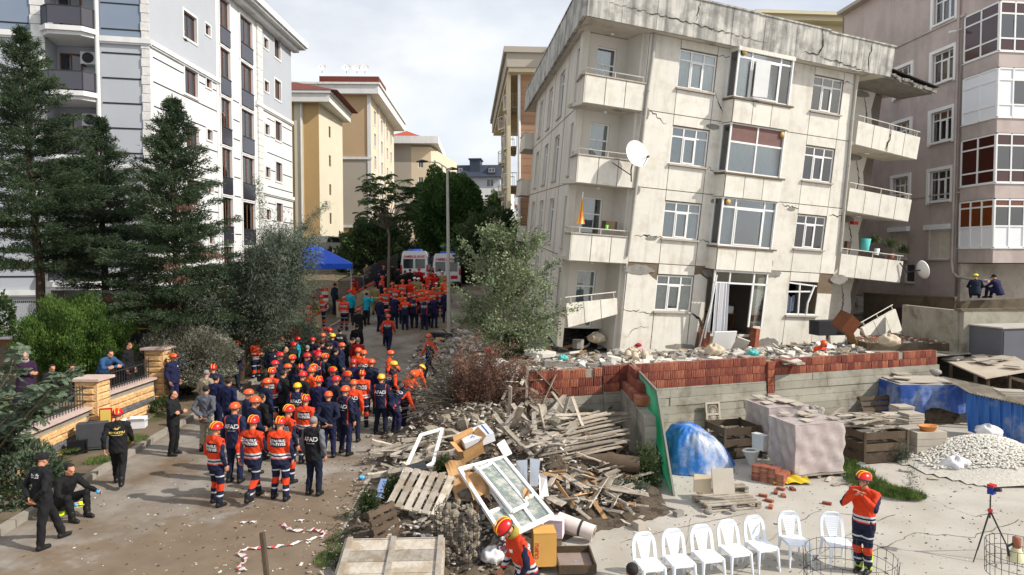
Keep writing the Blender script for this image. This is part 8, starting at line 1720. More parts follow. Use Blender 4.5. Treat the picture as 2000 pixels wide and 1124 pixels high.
m_t1 = mat('dusty_blue_tarpaulin', lin((44, 104, 176)), .42, .16, 2.5, .8, 5, alt=lin((176, 176, 172)), altsc=.8, altr=(.42, .62), spec=.4)
c = atz(1375, 925, YZ); cx, cy = c.x, c.y+.7
def pile(u, v):
 a = 2*math.pi*u; r = v; rad = (1.0+.12*math.sin(a*3+1)+.05*math.sin(a*7)); se = 1/(abs(math.cos(a))**4+abs(math.sin(a))**4)**.25; x = r*rad*se*.96*math.cos(a); y = r*rad*se*.9*math.sin(a)
 z = 1.2*(1-r**4.2)*(1-.45*max(0, x+.15))+.10*math.sin(x*5+1)*math.sin(y*6)*(1-r); z += .09*abs(math.sin(a*6+r*4))*r*(1-r*.6)+.06*abs(math.sin(a*11-r*9))*r+.03*math.sin(a*31+r*7)*r-.06; return (cx+x-.05*(z), cy+y, YZ+max(z, .01)  )
drape(pile, 120, 26, m_t1, 'tarpaulin', 'dusty blue tarpaulin draped over a rounded heap beside the green board', 'tarpaulin')
def slab(px, py, z, d, rot, m=m_slab, lab='', name='paving_slab', cat='slab', M=None, grp=None):
 q = MB(); q.cbox((0, 0, 0), d); o = q.build(name, m, None, atz(px, py, z), tuple(R(a) for a in rot)); return tag(o, lab, cat, grp)
pallet('grey pallet lying flat on the yard before the blue tarpaulin', M=MX(atz(1418, 985, YZ+.02), 12), w=1.35, l=.8, n=5)
pallet('upper pallet carrying the slabs before the blue tarpaulin', M=MX(atz(1408, 960, YZ+.16), 6), w=1.25, l=.35, n=2)
slab(1412, 940, YZ+.60, (.52, .04, .58), (-14, 0, 6), lab='square grey paving slab leaning on the blue tarpaulin'); slab(1372, 945, YZ+.48, (.42, .04, .42), (-16, 6, 2), mat('beige_slab', lin((198, 182, 156)), .9, .1, 2, .2), lab='smaller beige slab leaning left of the grey slab')
for i, (px, py) in enumerate(((1383, 1000), (1432, 994))): o = link('rock', RKS[i], None, atz(px, py, YZ+.12), (0, 0, i), (.11, .09, .07)); tag(o, ('left', 'right')[i]+' round stone lying on the flat pallet', 'stone')
cv = thing('carved_panel', 'grey carved panel with fan ornament leaning on the concrete wall', 'panel'); a = atz(1388, 832, YZ+.2); cv.matrix_world = MX(Vector((a.x, wally(a.x)-.25, YZ+.5)), 19, 0, -8); q = MB()
for a_, b_ in (((-.28, -.025, -.5), (-.22, .025, .55)), ((.22, -.025, -.5), (.28, .025, .55)), ((-.28, -.024, .49), (.28, .024, .55)), ((-.28, -.024, .12), (.28, .024, .19)), ((-.28, -.024, -.5), (.28, .024, -.44))): q.box(a_, b_)
q.build('frame', m_slab, cv); q = MB(); q.box((-.22, .01, -.44), (.22, .02, .49)); q.build('backing', m_joint, cv); q = MB()
for cz_, s in ((.2, 1), (-.42, 1), (.1, -1)):
 for k in range(9): an = math.pi*(k+.5)/9; q.tube([(0, -.01, cz_), (.2*math.cos(an), -.01, cz_+s*.26*math.sin(an))], .012, 4)
 for rr_ in (.1, .2): q.tube([(rr_*math.cos(math.pi*k/10), -.01, cz_+s*rr_*1.25*math.sin(math.pi*k/10)) for k in range(11)], .011, 4)
q.build('fan_ornament', m_slab, cv)
def crate(label, p, w, d, h, yaw, m, fill=None, posts=True):
 o = thing('crate', label, 'crate', p, R(yaw));
 for i in range(3):
  for (a, b) in (((-w/2, -d/2), (w/2, -d/2)), ((-w/2, d/2), (w/2, d/2)), ((-w/2, -d/2), (-w/2, d/2)), ((w/2, -d/2), (w/2, d/2))): q = MB(); z = h*(.14+.36*i); q.beam((*a, z), (*b, z), .025, h*.22); q.build('slat', m, o)
 for x in (-w/2, w/2):
  for y in (-d/2, d/2): q = MB(); q.cbox((x, y, h/2), (.07, .07, h)); q.build('post', m, o)
 q = MB(); q.box((-w/2+.02, -d/2+.02, .05), (w/2-.02, d/2-.02, h*.6)); q.build('contents', m_heap, o)
 return o
c1 = crate('dark crate full of grey stones behind the toilet', atz(1450, 905, YZ)+Vector((0, .9, 0)), 1.15, 1.0, .95, 15, m_dwood)
for i in range(46): s = rq.uniform(.05, .1); o = link('stone', RK[i % 6], None, c1.location+Vector((rq.uniform(-.48, .48), rq.uniform(-.42, .42), rq.uniform(.6, .78))), (rq.random()*6,)*3, (s, s, s*.8)); tag(o, 'broken grey stone in the dark crate behind the toilet', 'stone', 'stones in the dark crate')
tl = thing('toilet', 'white ceramic toilet with cistern standing in the yard', 'toilet', atz(1470, 908, YZ), R(-62)); m_cer = mat('white_ceramic', lin((210, 210, 206)), .25, .06, 2, 0, spec=.6)
q = MB(); q.grid(lambda u, v: ((.10+.10*v**1.5)*math.cos(2*math.pi*u), -.02-.06*v+(.12+.15*v**1.3)*math.sin(2*math.pi*u), .40*v), 20, 8); q.build('bowl', m_cer, tl)
q = MB(); q.grid(lambda u, v: ((.21-.09*v)*math.cos(2*math.pi*u), -.08+(.28-.12*v)*math.sin(2*math.pi*u), .42+.025*math.sin(v*3.1)), 22, 4); q.build('seat', m_cer, tl); q = MB(); q.box((-.2, .18, .40), (.2, .36, .80)); q.build('cistern', m_cer, tl); q = MB(); q.box((-.215, .165, .80), (.215, .375, .84)); q.build('cistern_lid', m_cer, tl)
m_wrap = mat('pink_grey_plastic_wrap', lin((196, 186, 184)), .3, .1, 2, .5, 7, spec=.6); m_pbk = mat('packed_red_brick', lin((150, 92, 80)), .85, .2, 4, .4, 30, orand=.2)
nt_ = m_wrap.node_tree; ln = nt_.links.new; tb_ = nt_.nodes.new('ShaderNodeBsdfTransparent'); ms_ = nt_.nodes.new('ShaderNodeMixShader'); no_ = nt_.nodes.new('ShaderNodeTexNoise'); no_.inputs['Scale'].default_value = 6; no_.inputs['Detail'].default_value = 5
mr_ = nt_.nodes.new('ShaderNodeMapRange'); ln(no_.outputs[0], mr_.inputs[0]); mr_.inputs[1].default_value = .35; mr_.inputs[2].default_value = .6; mr_.inputs[3].default_value = .62; mr_.inputs[4].default_value = .74; tc_ = nt_.nodes.new('ShaderNodeTexCoord'); ln(tc_.outputs['Object'], no_.inputs['Vector']); ln(mr_.outputs[0], ms_.inputs[0]); ln(tb_.outputs[0], ms_.inputs[1]); ln(nt_.nodes['Principled BSDF'].outputs[0], ms_.inputs[2]); ln(ms_.outputs[0], nt_.nodes['Material Output'].inputs[0])
def wrapped(label, p, w, d, h, yaw):
 o = thing('wrapped_pallet', label, 'pallet load', p, R(yaw)); q = MB(); n = 16
 def side(u, v):
  a = u*4; i = int(min(a, 3.999)); t = a-i; P = [(-w/2, -d/2), (w/2, -d/2), (w/2, d/2), (-w/2, d/2), (-w/2, -d/2)]; x = P[i][0]+(P[i+1][0]-P[i][0])*t; y = P[i][1]+(P[i+1][1]-P[i][1])*t
  k = 1+.022*math.sin(u*83+v*9)+.02*math.sin(v*21+u*37)+(.04*math.sin(u*41) if v < .1 else 0); return (x*k, y*k, .15+h*v)
 q.grid(side, 72, 14); q.grid(lambda u, v: ((u-.5)*w*1.02, (v-.5)*d*1.02, .15+h+.015*math.sin(u*19)*math.sin(v*15)), 10, 10); q.build('plastic_wrap', m_wrap, o)
 bw_, bd_, bh_ = (w-.08)/5, (d-.08)/4, (h-.04)/5
 for i in range(5):
  for j in range(4):
   for k in range(5):
    if i in (0, 4) or j in (0, 3): q = MB(); q.cbox((0, 0, 0), (bw_*.95, bd_*.95, bh_*.93)); q.build('packed_brick', m_pbk, o, (-w/2+.04+bw_*(i+.5), -d/2+.04+bd_*(j+.5), .16+bh_*(k+.5)))
 for i in range(4): q = MB(); q.box((-w/2-.05, -d/2-.03+(d-.06)*i/3, .1), (w/2+.05, -d/2+.09+(d-.06)*i/3, .125)); q.build('pallet_slat', m_wood, o);
 for x in (-w/2+.02, 0, w/2-.02): q = MB(); q.box((x-.05, -d/2, .02), (x+.05, d/2, .099)); q.build('pallet_block', m_wood, o)
 for i in range(7): q = MB(); q.cbox((rq.uniform(-w/2+.15, w/2-.15), rq.uniform(-d/2+.15, d/2-.15), .18+h+.012*i), (rq.uniform(.25, .45), rq.uniform(.2, .4), .03)); q.build('slab', m_slab, o, None, (0, 0, rq.gauss(0, .12)))
 return o
wrapped('rear pallet of bricks wrapped in plastic, dusty slabs on top', atz(1545, 905, YZ)+Vector((0, 1.1, 0)), 1.35, 1.2, 1.35, 14); wrapped('front pallet of bricks wrapped in plastic beside the toilet', atz(1590, 935, YZ)+Vector((0, .55, 0)), 1.5, 1.15, 1.32, 14)
BK = []
q = MB(); q.cbox((0, 0, 0), (.2, .095, .055)); BK.append(q.mesh('brick', m_brick))
bp = thing('brick_pile', 'small stepped stack of red bricks beside the yellow cloth', 'bricks', atz(1500, 945, YZ), R(-38))
for k in range(7):
 for i in range(4-(k > 4)):
  for j in range(7-(k > 3)*2-(k > 5)*2): link('brick', BK[0], bp, (-.33+.205*i, .05+.1*j, .03+.058*k), (0, 0, rq.gauss(0, .04)))
for i, (px, py) in enumerate(((1490, 968), (1515, 962), (1525, 955), (1548, 955), (1502, 978), (1530, 968), (1615, 983), (1505, 990))): o = link('loose_brick', BK[0], None, atz(px, py, YZ+.03), (0, 0, rq.random()*3)); tag(o, 'single loose red brick on the yard before the brick stack', 'brick', 'loose bricks on the yard')
drape(lambda u, v: (atz(1545, 945, YZ).x-.5+1.0*u, atz(1545, 945, YZ).y-.15+.75*v, YZ+.04+.10*abs(math.sin(u*9+v*3))*(1-abs(v-.5))+.18*v*(1-u)), 26, 12, mat('yellow_cloth', lin((196, 170, 40)), .7, .15, 3, .2), 'cloth', 'crumpled yellow cloth between the brick stack and the wrapped pallet', 'cloth')
for cx_, cy_, n, w, h in ((1600, 812, 70, .62, .75), (1665, 830, 34, .55, .35)):
 b0_ = atz(cx_, cy_+45, YZ)
 for i in range(n):
  t = rq.random(); r_ = w*(1-t*.6)*math.sqrt(rq.random()); a = rq.random()*6.28; s = rq.uniform(.09, .15); p = b0_+Vector((r_*math.cos(a)*1.25, r_*math.sin(a)+.6, t*h+.1)); o = link('river_stone', RKS[i % 6], None, p, (rq.random()*6,)*3, (s, s*.85, s*.8)); tag(o, 'round grey river stone in the %s pile against the concrete wall' % ('taller left' if cx_ == 1600 else 'lower right'), 'stone', 'river stones in piles')
cj = MB(); cj.lathe([(.03, 0), (.09, .02), (.1, .15), (.05, .25), (.055, .27)], 12); tag(cj.build('jug', m_chipr, None, atz(1587, 745, .75), (R(70), 0, R(60))), 'orange clay jug lying on top of the stone pile', 'jug')
c2 = crate('tall dark wooden crate with loose laths on its top', atz(1722, 905, YZ)+Vector((0, .55, 0)), 1.4, 1.1, .92, 12, m_dwood)
for i in range(40): p = c2.location+Vector((rq.uniform(-.8, .5), rq.uniform(-.5, .6), .95+.012*i*.6)); plank(p, rq.uniform(.5, 1.1), rq.gauss(.1, .45), rq.gauss(0, .08), 0, lab='weathered lath lying on top of the dark wooden crate', grp='laths on the crate')
pallet('dark pallet leaning against the wall left of the blue tarpaulin table', M=MX(atz(1708, 800, YZ+.45), 15, 0, 68), w=1.25, l=.95, n=5, m=m_dwood)
ks = thing('slab_stack', 'stack of concrete kerb blocks on a pallet with an orange basin on top', 'slabs', atz(1825, 900, YZ)+Vector((0, .3, 0)), R(8))
for k in range(3):
 for j in range(2): q = MB(); q.cbox((0, .0+.3*j, .27+.205*k), (.95, .28, .195)); q.build('kerb_block', m_slab, ks)
for x in (-.4, .35): q = MB(); q.cbox((x, .1, .08), (.12, .5, .16)); q.build('foot', m_wood, ks)
ts = thing('tile_stack', 'row of upright grey tiles beside the kerb blocks', 'tiles', atz(1788, 885, YZ)+Vector((0, .3, 0)), R(8))
for k in range(14): q = MB(); q.cbox((-.42+.06*k, .1, .38), (.045, .5, .6)); q.build('tile', m_slab, ts)
for i, (px, py, z, n) in enumerate(((1780, 815, .35, 5), (1795, 800, .40, 6), (1815, 818, .30, 6))):
 st = thing('tile_stack', ('left stack of flat square slabs behind the kerb blocks', 'rear stack of flat square slabs behind the kerb blocks', 'right stack of flat square slabs behind the kerb blocks')[i], 'slabs', atz(px, py+60, YZ)+Vector((0, 1.0, 0)), R(6*i))
 for k in range(n+6): q = MB(); q.cbox((rq.gauss(0, .012), rq.gauss(0, .012), .05+.075*k), (.56, .5, .06)); q.build('slab', m_slab, st)
bs = MB(); bs.lathe([(0, .01), (.18, .01), (.24, .14), (.26, .14), (.26, .155), (.225, .15), (.17, .03), (0, .03)], 20); o = tag(bs.build('basin', mat('orange_clay', lin((198, 130, 76)), .8), None, ks.location+Vector((0, .05, .78)), (0, 0, R(8)), ), 'oval orange clay basin on top of the kerb stack', 'basin'); o.scale = (1.15, .75, 1)
tA = [atz(1692, 728, .85), atz(1868, 738, .85), atz(1840, 718, .85), atz(1720, 712, .85)]
tt = thing('tarpaulin_table', 'large load under a dark blue tarpaulin with a slab covered top', 'tarpaulin'); X0, X1 = atz(1690, 730, .8).x, atz(1868, 745, .8).x; Y0 = atz(1780, 752, .8).y; Y1 = Y0+1.7
q = MB(); q.grid(lambda u, v: (X0+(X1-X0)*u, Y0+(Y1-Y0)*v, .8+.02*math.sin(u*13)*math.sin(v*11)), 20, 8)
def skirt(u, v):
 P = [(X0, Y1), (X0, Y0), (X1, Y0), (X1+.1, Y1)]; a = u*3; i = int(min(a, 2.999)); t = a-i; x = P[i][0]+(P[i+1][0]-P[i][0])*t; y = P[i][1]+(P[i+1][1]-P[i][1])*t
 n_ = ((-1, 0), (0, -1), (1, 0))[i]; f = v*(.10+.09*math.sin(u*33)+.07*math.sin(u*71+v*3)+.03*math.sin(u*151)); bot = .85+.25*math.sin(u*6+1.0)+.1*math.sin(u*23)
 return (x+n_[0]*f, y+n_[1]*f, .8-bot*v*1.38*(1 if i else 1))
q.grid(skirt, 150, 14); q.build('tarpaulin', m_tarpd, tt); q = MB(); q.box((X0+.15, Y0+.15, YZ), (X1-.2, Y1-.1, .75)); q.build('load', m_heap, tt)
q = MB(); q.box((X0+.12, Y0+.2, .822), (X1-.35, Y1-.1, .85)); q.build('top_board', m_slab, tt)
for i, (px, py) in enumerate(((1730, 728), (1762, 738), (1760, 730))): slab(px, py, .9+.03*i, (.55, .4, .04), (0, 0, rq.gauss(0, 10)), lab=('left', 'front', 'middle')[i]+' loose slab on the blue tarpaulin table')
for i, (px, py) in enumerate(((1812, 722), (1828, 727))): o = link('rock', RKS[i+2], None, atz(px, py, .97), (0, 0, 0), (.2, .15, .13)); tag(o, ('left', 'right')[i]+' pale boulder on the blue tarpaulin table', 'stone')
sr = thing('shed_roof', 'low dusty shed roof strewn with loose paving slabs', 'roof', (0, 0, 0)); P = [atz(1812, 690, 1.25), atz(1925, 738, 1.2), atz(2030, 720, 1.4), atz(1940, 676, 1.6)]
q = MB(); e = Vector((0, 0, -.05)); q.add(P+[p+e for p in P], [(0, 1, 2, 3), (7, 6, 5, 4), (0, 4, 5, 1), (1, 5, 6, 2), (2, 6, 7, 3), (3, 7, 4, 0)]); q.build('roof_sheet', mat('dusty_roof_sheet', lin((176, 164, 148)), .95, .15, 1.5, .3), sr)
for a, b in ((P[0], P[1]), (P[1], P[2])):
 for t in (.1, .5, .9): p = a.lerp(b, t); q = MB(); q.beam((p.x, p.y+.15, YZ), (p.x, p.y+.15, p.z-.06), .08, .08); q.build('post', m_dwood, sr)
q = MB(); q.box((P[0].x+.3, P[1].y+.6, YZ), (P[2].x, P[1].y+2.5, .9)); q.build('stored_load', m_heap, sr)
nn = (P[1]-P[0]).cross(P[3]-P[0]).normalized(); nn = nn if nn.z > 0 else -nn
for i in range(17):
 u, v = rq.uniform(.08, .92), rq.uniform(.08, .92); p = P[0].lerp(P[1], u).lerp(P[3].lerp(P[2], u), v)+nn*(.05+.004*i); q = MB(); q.cbox((0, 0, 0), (.6, .4, .04)); o = q.build('paving_slab', m_slab, None, p); o.rotation_euler = (nn.to_track_quat('Z', 'Y') @ Euler((0, 0, rq.gauss(.2, .5))).to_quaternion()).to_euler(); tag(o, 'loose paving slab lying on the dusty shed roof', 'slab', 'paving slabs on the shed roof')
for k in range(4): slab(1822+2*k, 688-3*k, 1.32+.05*k, (.8, .5, .045), (4, 0, -12), lab='flat slab in the small pile at the left corner of the shed roof', grp='slab pile on the roof corner')
cr_ = thing('corrugated_roof', 'corrugated sheet roof over a blue tarpaulin curtain at the right edge', 'roof'); A, B = atz(1893, 768, .75), atz(2040, 800, .6); D = atz(1935, 745, .95); q = MB(); U_ = B-A; V_ = Vector((.15, 1.7, .25))
q.grid(lambda u, v: tuple(A+U_*u+V_*v+Vector((0, 0, .025*math.sin(u*150)))), 150, 3, 0, True); q.build('corrugated_sheet', mat('pale_corrugated_sheet', lin((184, 176, 162)), .9, .15, 1, .2, alt=lin((150, 140, 124)), altsc=1), cr_)
q = MB(); q.grid(lambda u, v: tuple(A+U_*(u+.02)+Vector((0, .25-.15*v+.05*math.sin(u*40)+.03*math.sin(u*90+v*4), -.04-1.25*v))), 90, 10); q.build('tarpaulin', m_tarp, cr_)
for k in range(3): slab(1985-6*k, 772-4*k, .95+.05*k, (.8, .5, .05), (0, 0, -14), lab='slab stacked on the corrugated roof at the right edge', grp='slabs on the corrugated roof')
pb0 = atz(1935, 925, YZ)
def peb_h(x, y):
 return YZ+.75*math.exp(-((x-pb0.x-.6)/1.5)**2-((y-pb0.y-.9)/1.5)**2)
r_ = np.random.default_rng(5); bmm = bmesh.new(); bmesh.ops.create_icosphere(bmm, subdivisions=1, radius=1); iv = np.array([v.co[:] for v in bmm.verts]); ifc = [tuple(v.index for v in f.verts) for f in bmm.faces]; bmm.free()
N = 4600; vs = []; fs = []; k = 0
while k < N:
 x = pb0.x+r_.normal(.5, 1.15); y = pb0.y+r_.normal(.7, .85)
 if y < pb0.y-.45-(x-pb0.x)*.35 or x < pb0.x-1.5: continue
 s = r_.uniform(.02, .042); z = peb_h(x, y)+r_.uniform(0, .03); vs.append(iv*np.array([s*1.2, s, s*.75])*(1+r_.uniform(-.15, .15, (len(iv), 1)))+np.array([x, y, z])); fs.append([tuple(i+k*len(iv) for i in f) for f in ifc]); k += 1
me = bpy.data.meshes.new('pebbles'); me.from_pydata(np.concatenate(vs).tolist(), [], sum(fs, [])); me.materials.append(mat('white_pebble', lin((206, 202, 192)), .8, .12, 9, .1)); tag(link('pebbles', me), 'spilled heap of white pebbles at the right edge of the yard', 'pebbles', kind='stuff')
mb = MB(); mb.grid(lambda u, v: (pb0.x-2+5.5*u, pb0.y-1.2+4.0*v, peb_h(pb0.x-2+5.5*u, pb0.y-1.2+4*v)-.015), 30, 30); mb.f = [f for f in mb.f if sum(mb.v[i][2] for i in f)/4 > YZ+.03]; mb.mi = [0]*len(mb.f); mb.sm = [True]*len(mb.f); tag(mb.build('pebble_bed', mat('white_gravel', lin((180, 176, 166)), .9, .25, 14, 1., 18)), kind='structure')
bag(1868, 930, YZ-.15, .42, 'torn white sack spilling pebbles', m_bagw, 'sack'); bag(1930, 858, YZ+.15, .36, 'second dusty white sack lying on the pebbles', m_bagw, 'sack')
m_chair = mat('white_plastic_chair', lin((222, 228, 236)), .4, .03, 2, 0, spec=.5)
def chair_meshes():
 s = MB(); s.grid(lambda u, v: ((u-.5)*(.40+.04*(1-v)), -.22+.44*v, .44-.02*math.exp(-((v-.55)/.3)**2)*math.sin(math.pi*u)-(.05 if v < .01 else 0)), 10, 10)
 s.box((-.21, -.225, .385), (.21, -.20, .43)); s.beam((-.205, -.2, .41), (-.19, .2, .41), .02, .05); s.beam((.205, -.2, .41), (.19, .2, .41), .02, .05); sm_ = s.mesh('seat', m_chair)
 b = MB(); P = []
 for i in range(17):
  t = i/16; a = math.pi*t; x = -.2*math.cos(a)*(1 if 0 < i < 16 else 1); zz = min(1, math.sin(a)*1.6)
  P.append((math.copysign(abs(math.cos(a))**.55, -math.cos(a))*.20, 0, .42+.43*abs(math.sin(a))**.42))
 P = [(x, .20+(z-.42)*.24, z) for x, y, z in P]
 for a, c in zip(P[:-1], P[1:]): b.beam(a, c, .06, .03, up=(0, 1, .2))
 for i in range(10):
  z0, z1 = .43+.038*i, .43+.038*i+.030; w0 = .06+.09*(i/9)**1.5; w1 = .06+.09*((i+.8)/9)**1.5; y0, y1 = .2+(z0-.42)*.24, .2+(z1-.42)*.24
  b.add([(-w0, y0-.012, z0), (w0, y0-.012, z0), (w1, y1-.012, z1), (-w1, y1-.012, z1), (-w0, y0+.006, z0), (w0, y0+.006, z0), (w1, y1+.006, z1), (-w1, y1+.006, z1)], [(0, 1, 2, 3), (7, 6, 5, 4), (0, 4, 5, 1), (2, 6, 7, 3), (1, 5, 6, 2), (3, 7, 4, 0)])
 for s_ in (-1, 1): b.beam((s_*.06, .2, .43), (s_*.14, .29, .81), .014, .02, up=(0, 1, 0))
 bm_ = b.mesh('backrest', m_chair); legs = []
 for sx, sy in ((-1, -1), (1, -1), (-1, 1), (1, 1)):
  l = MB(); l.tube([(sx*.19, sy*.20, .43), (sx*.205, sy*.225, .22), (sx*.22, sy*(.25 if sy < 0 else .28), 0)], [.036, .026, .018], 6); legs.append(l.mesh('leg', m_chair))
 return sm_, bm_, legs
CS, CB, CL = chair_meshes(); first = None
names = ['nearest to the lower left', 'second from the left', 'third from the left', 'middle one of seven', 'fifth from the left', 'sixth, apart on the right side', 'last at the right beside the rescuer']
for i, (px, py, rz) in enumerate(((1268, 1148, 12), (1326, 1140, 12), (1382, 1130, 12), (1435, 1118, 14), (1487, 1108, 14), (1552, 1098, 4), (1634, 1100, -2))):
 if first is None:
  first = thing('plastic_chair', '', 'chair', (0, 0, 0), 0, 'white plastic chairs in a row'); link('seat', CS, first); link('backrest', CB, first)
  for m_ in CL: link('leg', m_, first)
  o = first; o.location = atz(px, py, YZ); o.rotation_euler = (0, 0, R(rz))
 else: o = dup(first, None, atz(px, py, YZ), R(rz))
 o['label'] = 'white plastic garden chair with fan back, '+names[i]
def wire_basket(p, r, h, label):
 o = thing('wire_basket', label, 'basket', p); q = MB()
 for k in range(4): q.tube([(r*math.cos(a*.262), r*math.sin(a*.262), h*k/3) for a in range(25)], .004, 4, cap=False)
 for k in range(26): a = k*2*math.pi/26; q.tube([(r*math.cos(a), r*math.sin(a), 0), (r*math.cos(a)*1.04, r*math.sin(a)*1.04, h)], .0035, 4)
 q.build('wire_mesh', m_dkmetal, o); return o
wire_basket(at(1660, 1088, 9.6)-Vector((0, 0, .45)), .60, .5, 'rusty round wire basket at the bottom edge under the rescuer')
wb2 = wire_basket(at(1985, 1070, 8.6)-Vector((0, 0, .35)), .33, .4, 'wire basket with loudspeaker at the lower right corner')
mg = thing('megaphone', 'cream megaphone with brown handle lying in the wire basket', 'megaphone', at(1985, 1080, 8.6)-Vector((0, 0, .1))); q = MB(); q.lathe([(.11, 0), (.1, .03), (.05, .16), (.045, .17)], 16); q.build('horn', mat('cream_plastic', lin((206, 198, 160)), .5), mg); q = MB(); q.lathe([(.045, .17), (.05, .19), (.05, .30), (0, .31)], 14); q.build('body', m_chipr, mg); q = MB(); q.tube([(-.05, 0, .22), (-.12, 0, .18), (-.1, 0, .06)], .014, 6); q.build('handle', m_dkmetal, mg)
tp = thing('tripod', 'black camera tripod at the right edge of the yard', 'tripod', atz(1975, 1120, YZ)+Vector((0, .6, 0))); hub = Vector((0, 0, .95))
for a in (200, 330, 80): q = MB(); q.tube([hub, Vector((.42*math.cos(R(a)), .42*math.sin(R(a)), 0))], [.018, .01], 6); q.build('leg', m_dkmetal, tp)
q = MB(); q.tube([(0, 0, .8), (0, 0, 1.25)], .014, 6); q.build('column', m_dkmetal, tp); q = MB(); q.cbox((0, 0, .95), (.06, .06, .06)); q.build('collar', m_red, tp)
cm = thing('camera', 'blue and red wrapped camera on top of the tripod', 'camera', tp.location+Vector((.02, 0, 1.3)), R(30)); q = MB(); q.cbox((0, 0, .05), (.14, .10, .15)); q.build('camera_body', mat('blue_cover', lin((40, 60, 140)), .7), cm); q = MB(); q.tube([(0, -.05, .07), (0, -.16, .1)], .04, 10); q.build('lens', m_dkmetal, cm); q = MB(); q.cbox((0, 0, .14), (.15, .11, .04)); q.build('red_strap', m_red, cm)
q = MB(); a, b = at(512, 1040, 9.0), at(530, 1135, 8.7); q.beam(a, b-Vector((0, 0, .6)), .085, .05, up=(1, 0, 0)); tag(q.build('post', m_dwood), 'dark wooden post rising at the bottom edge before the road', 'post')
m_tape = mat('white_tape', lin((214, 206, 206)), .5, .06, 5, .1); m_taper = mat('red_tape', lin((196, 60, 66)), .5, .06, 5, .1); q = MB(); pts = [(550, 1025), (560, 1033), (568, 1038), (590, 1040), (612, 1037), (625, 1040), (637, 1047), (625, 1052), (600, 1058), (570, 1066), (540, 1071), (510, 1073), (488, 1074), (472, 1078), (464, 1084), (478, 1090), (482, 1097), (470, 1108), (466, 1112), (480, 1118)]
PP = [ground(a, b)+Vector((0, 0, .03)) for a, b in pts]; LL = [P_.lerp(Q_, t/4) for P_, Q_ in zip(PP[:-1], PP[1:]) for t in range(4)]+[PP[-1]]
for i, (a, b) in enumerate(zip(LL[:-1], LL[1:])):
 w = Vector((.02, .035, .02*math.sin(i*1.3))); w2 = Vector((.02, .035, .02*math.sin((i+1)*1.3))); q.add([a-w, b-w2+Vector((0, 0, .01)), b+w2+Vector((0, 0, .01)), a+w], [(0, 1, 2, 3)], 1 if i % 4 in (0,) else 0)
tag(q.build('barrier_tape', [m_tape, m_taper]), 'crumpled red and white barrier tape lying on the road', 'tape')
for px, py, lab in ((495, 1021, 'white crumpled paper on the road left of the tape end'), (588, 1018, 'small white scrap above the barrier tape'), (476, 1022, 'thin white scrap left of the crumpled paper')):
 p = ground(px, py); q = MB(); q.grid(lambda u, v: ((u-.5)*.13, (v-.5)*.06, .02+.015*math.sin(u*8+v*5)), 5, 4); tag(q.build('paper_scrap', m_tape, None, p, (0, 0, .4)), lab, 'paper')
bag(707, 936, .02, .07, 'crumpled blue plastic glove on the road shoulder', m_glove, 'glove');
p = ground(690, 1075); bt = thing('plastic_bottle', 'crushed clear bottle with blue cap beside the crate', 'bottle', p, R(25)); q = MB(); q.tube([(-.14, 0, .05), (-.1, 0, .055), (.1, 0, .055), (.14, 0, .05)], [.02, .05, .05, .03], 10); q.build('bottle_body', m_glass, bt); q = MB(); q.tube([(.14, 0, .05), (.22, 0, .06)], .045, 8); q.build('cap', m_tent, bt)
for i, (px, py) in enumerate(((112, 1005), (150, 988))):
 p = ground(px, py); o = link('helmet', H_SHELL, None, p+Vector((0, 0, .04)), (R(150 if i else 20), 0, 1.0), (1.15,)*3); setm(o, m_hlime); tag(o, ('left lime yellow helmet lying on the kerb before the sitting officer', 'right lime yellow helmet lying upturned on the road')[i], 'helmet'); link('brim', H_RIM, o)
m_lug = mat('grey_fabric_luggage', lin((70, 72, 76)), .85, .15, 4, .3, 40); p = G(182, 878); sc_ = thing('suitcase', 'big dark grey suitcase standing against the stone fence', 'suitcase', p, R(20)); q = MB(); q.box((-.35, -.16, .04), (.35, .16, .72)); q.build('shell', m_lug, sc_)
for s in (-.28, .28): q = MB(); q.tube([(s, -.1, .03), (s+.03, -.1, .03)], .03, 8); q.build('wheel', m_tyre, sc_)
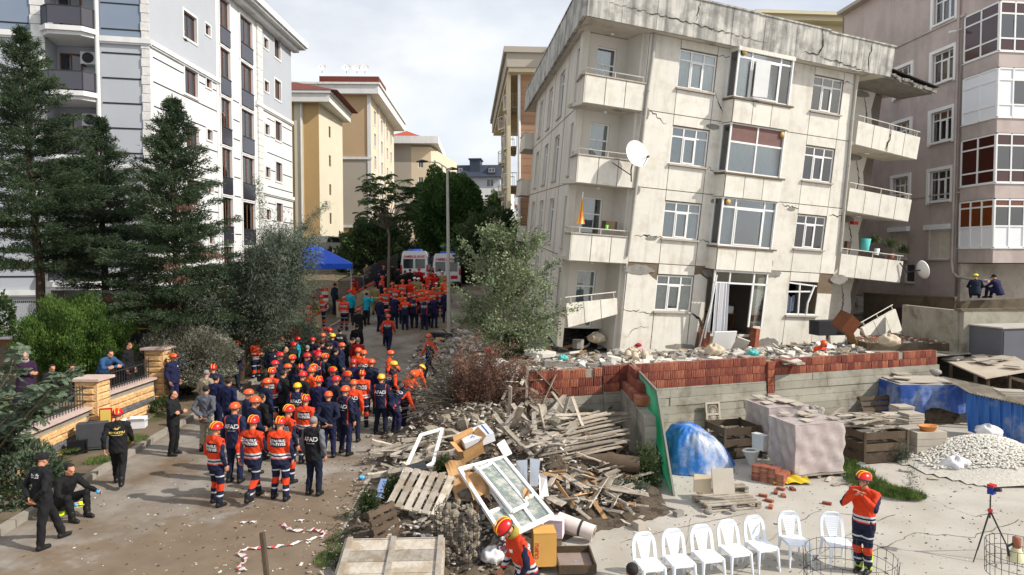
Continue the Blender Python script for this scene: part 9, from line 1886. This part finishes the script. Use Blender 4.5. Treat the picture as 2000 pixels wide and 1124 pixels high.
q = MB(); q.tube([(-.1, 0, .72), (-.1, 0, .78), (.1, 0, .78), (.1, 0, .72)], .015, 5); q.build('handle', m_dkmetal, sc_); q = MB(); q.box((-.3, -.175, .1), (.3, -.161, .4)); q.build('front_pocket', m_lug, sc_)
p = G(152, 886); bk_ = thing('shoulder_bag', 'black laptop bag leaning on the suitcase', 'bag', p, R(25)); q = MB(); q.box((-.22, -.07, 0), (.22, .07, .34)); q.build('pouch', m_black, bk_); q = MB(); q.tube([(-.2, -.08, .3), (-.28, -.15, .1), (0, -.2, .02), (.25, -.12, .1), (.2, -.08, .3)], .012, 5); q.build('strap', m_black, bk_)
carton('small white box of supplies with yellow items beside the pillar foot', None, (.5, .35, .2), MX(G(268, 835), 15), m_crw, True)
q = MB(); q.box((-.16, -.02, 0), (.16, .02, .45)); fr_ = thing('framed_picture', 'framed gold and red picture leaning on the luggage by the fence', 'picture', G(208, 860)+Vector((0, 0, .45)), R(15)); q.build('frame', m_redtx, fr_); q = MB(); q.box((-.13, -.028, .04), (.13, -.021, .41)); q.build('picture', m_gold, fr_)
for px, py, d, lab in ((1325, 1003, (.22, .14, .12), 'small grey concrete block lying on the yard'), (1248, 1028, (.2, .2, .2), 'pale square block on the yard behind the chairs')): slab(px, py, YZ+.06, d, (0, 0, 30), m_rawc if px > 1300 else m_slab, lab, 'block', 'block')
for i, (px, py, L_, yw) in enumerate(((1308, 992, .5, 130), (1222, 1022, .35, 120), (1240, 1008, .4, 150), (1620, 935, .5, 50), (1640, 945, .5, 20), (1822, 935, .25, 170), (1812, 915, .45, 0), (1765, 920, .25, 140), (1225, 990, .5, 160), (1210, 1000, .6, 20))): plank(atz(px, py, YZ+.03), L_, R(yw), 0, 0, lab='single piece of old wood lying on the yard floor', grp='stray wood on the yard')
sb = thing('striped_barrier', 'narrow orange and white striped barrier board standing by the hedge', 'barrier', G(634, 606), R(8));
for k in range(6): q = MB(); q.box((-.22, -.02, .1+.2*k), (.22, .02, .29+.2*k)); q.build('stripe_board', m_org if k % 2 else m_pvc, sb)
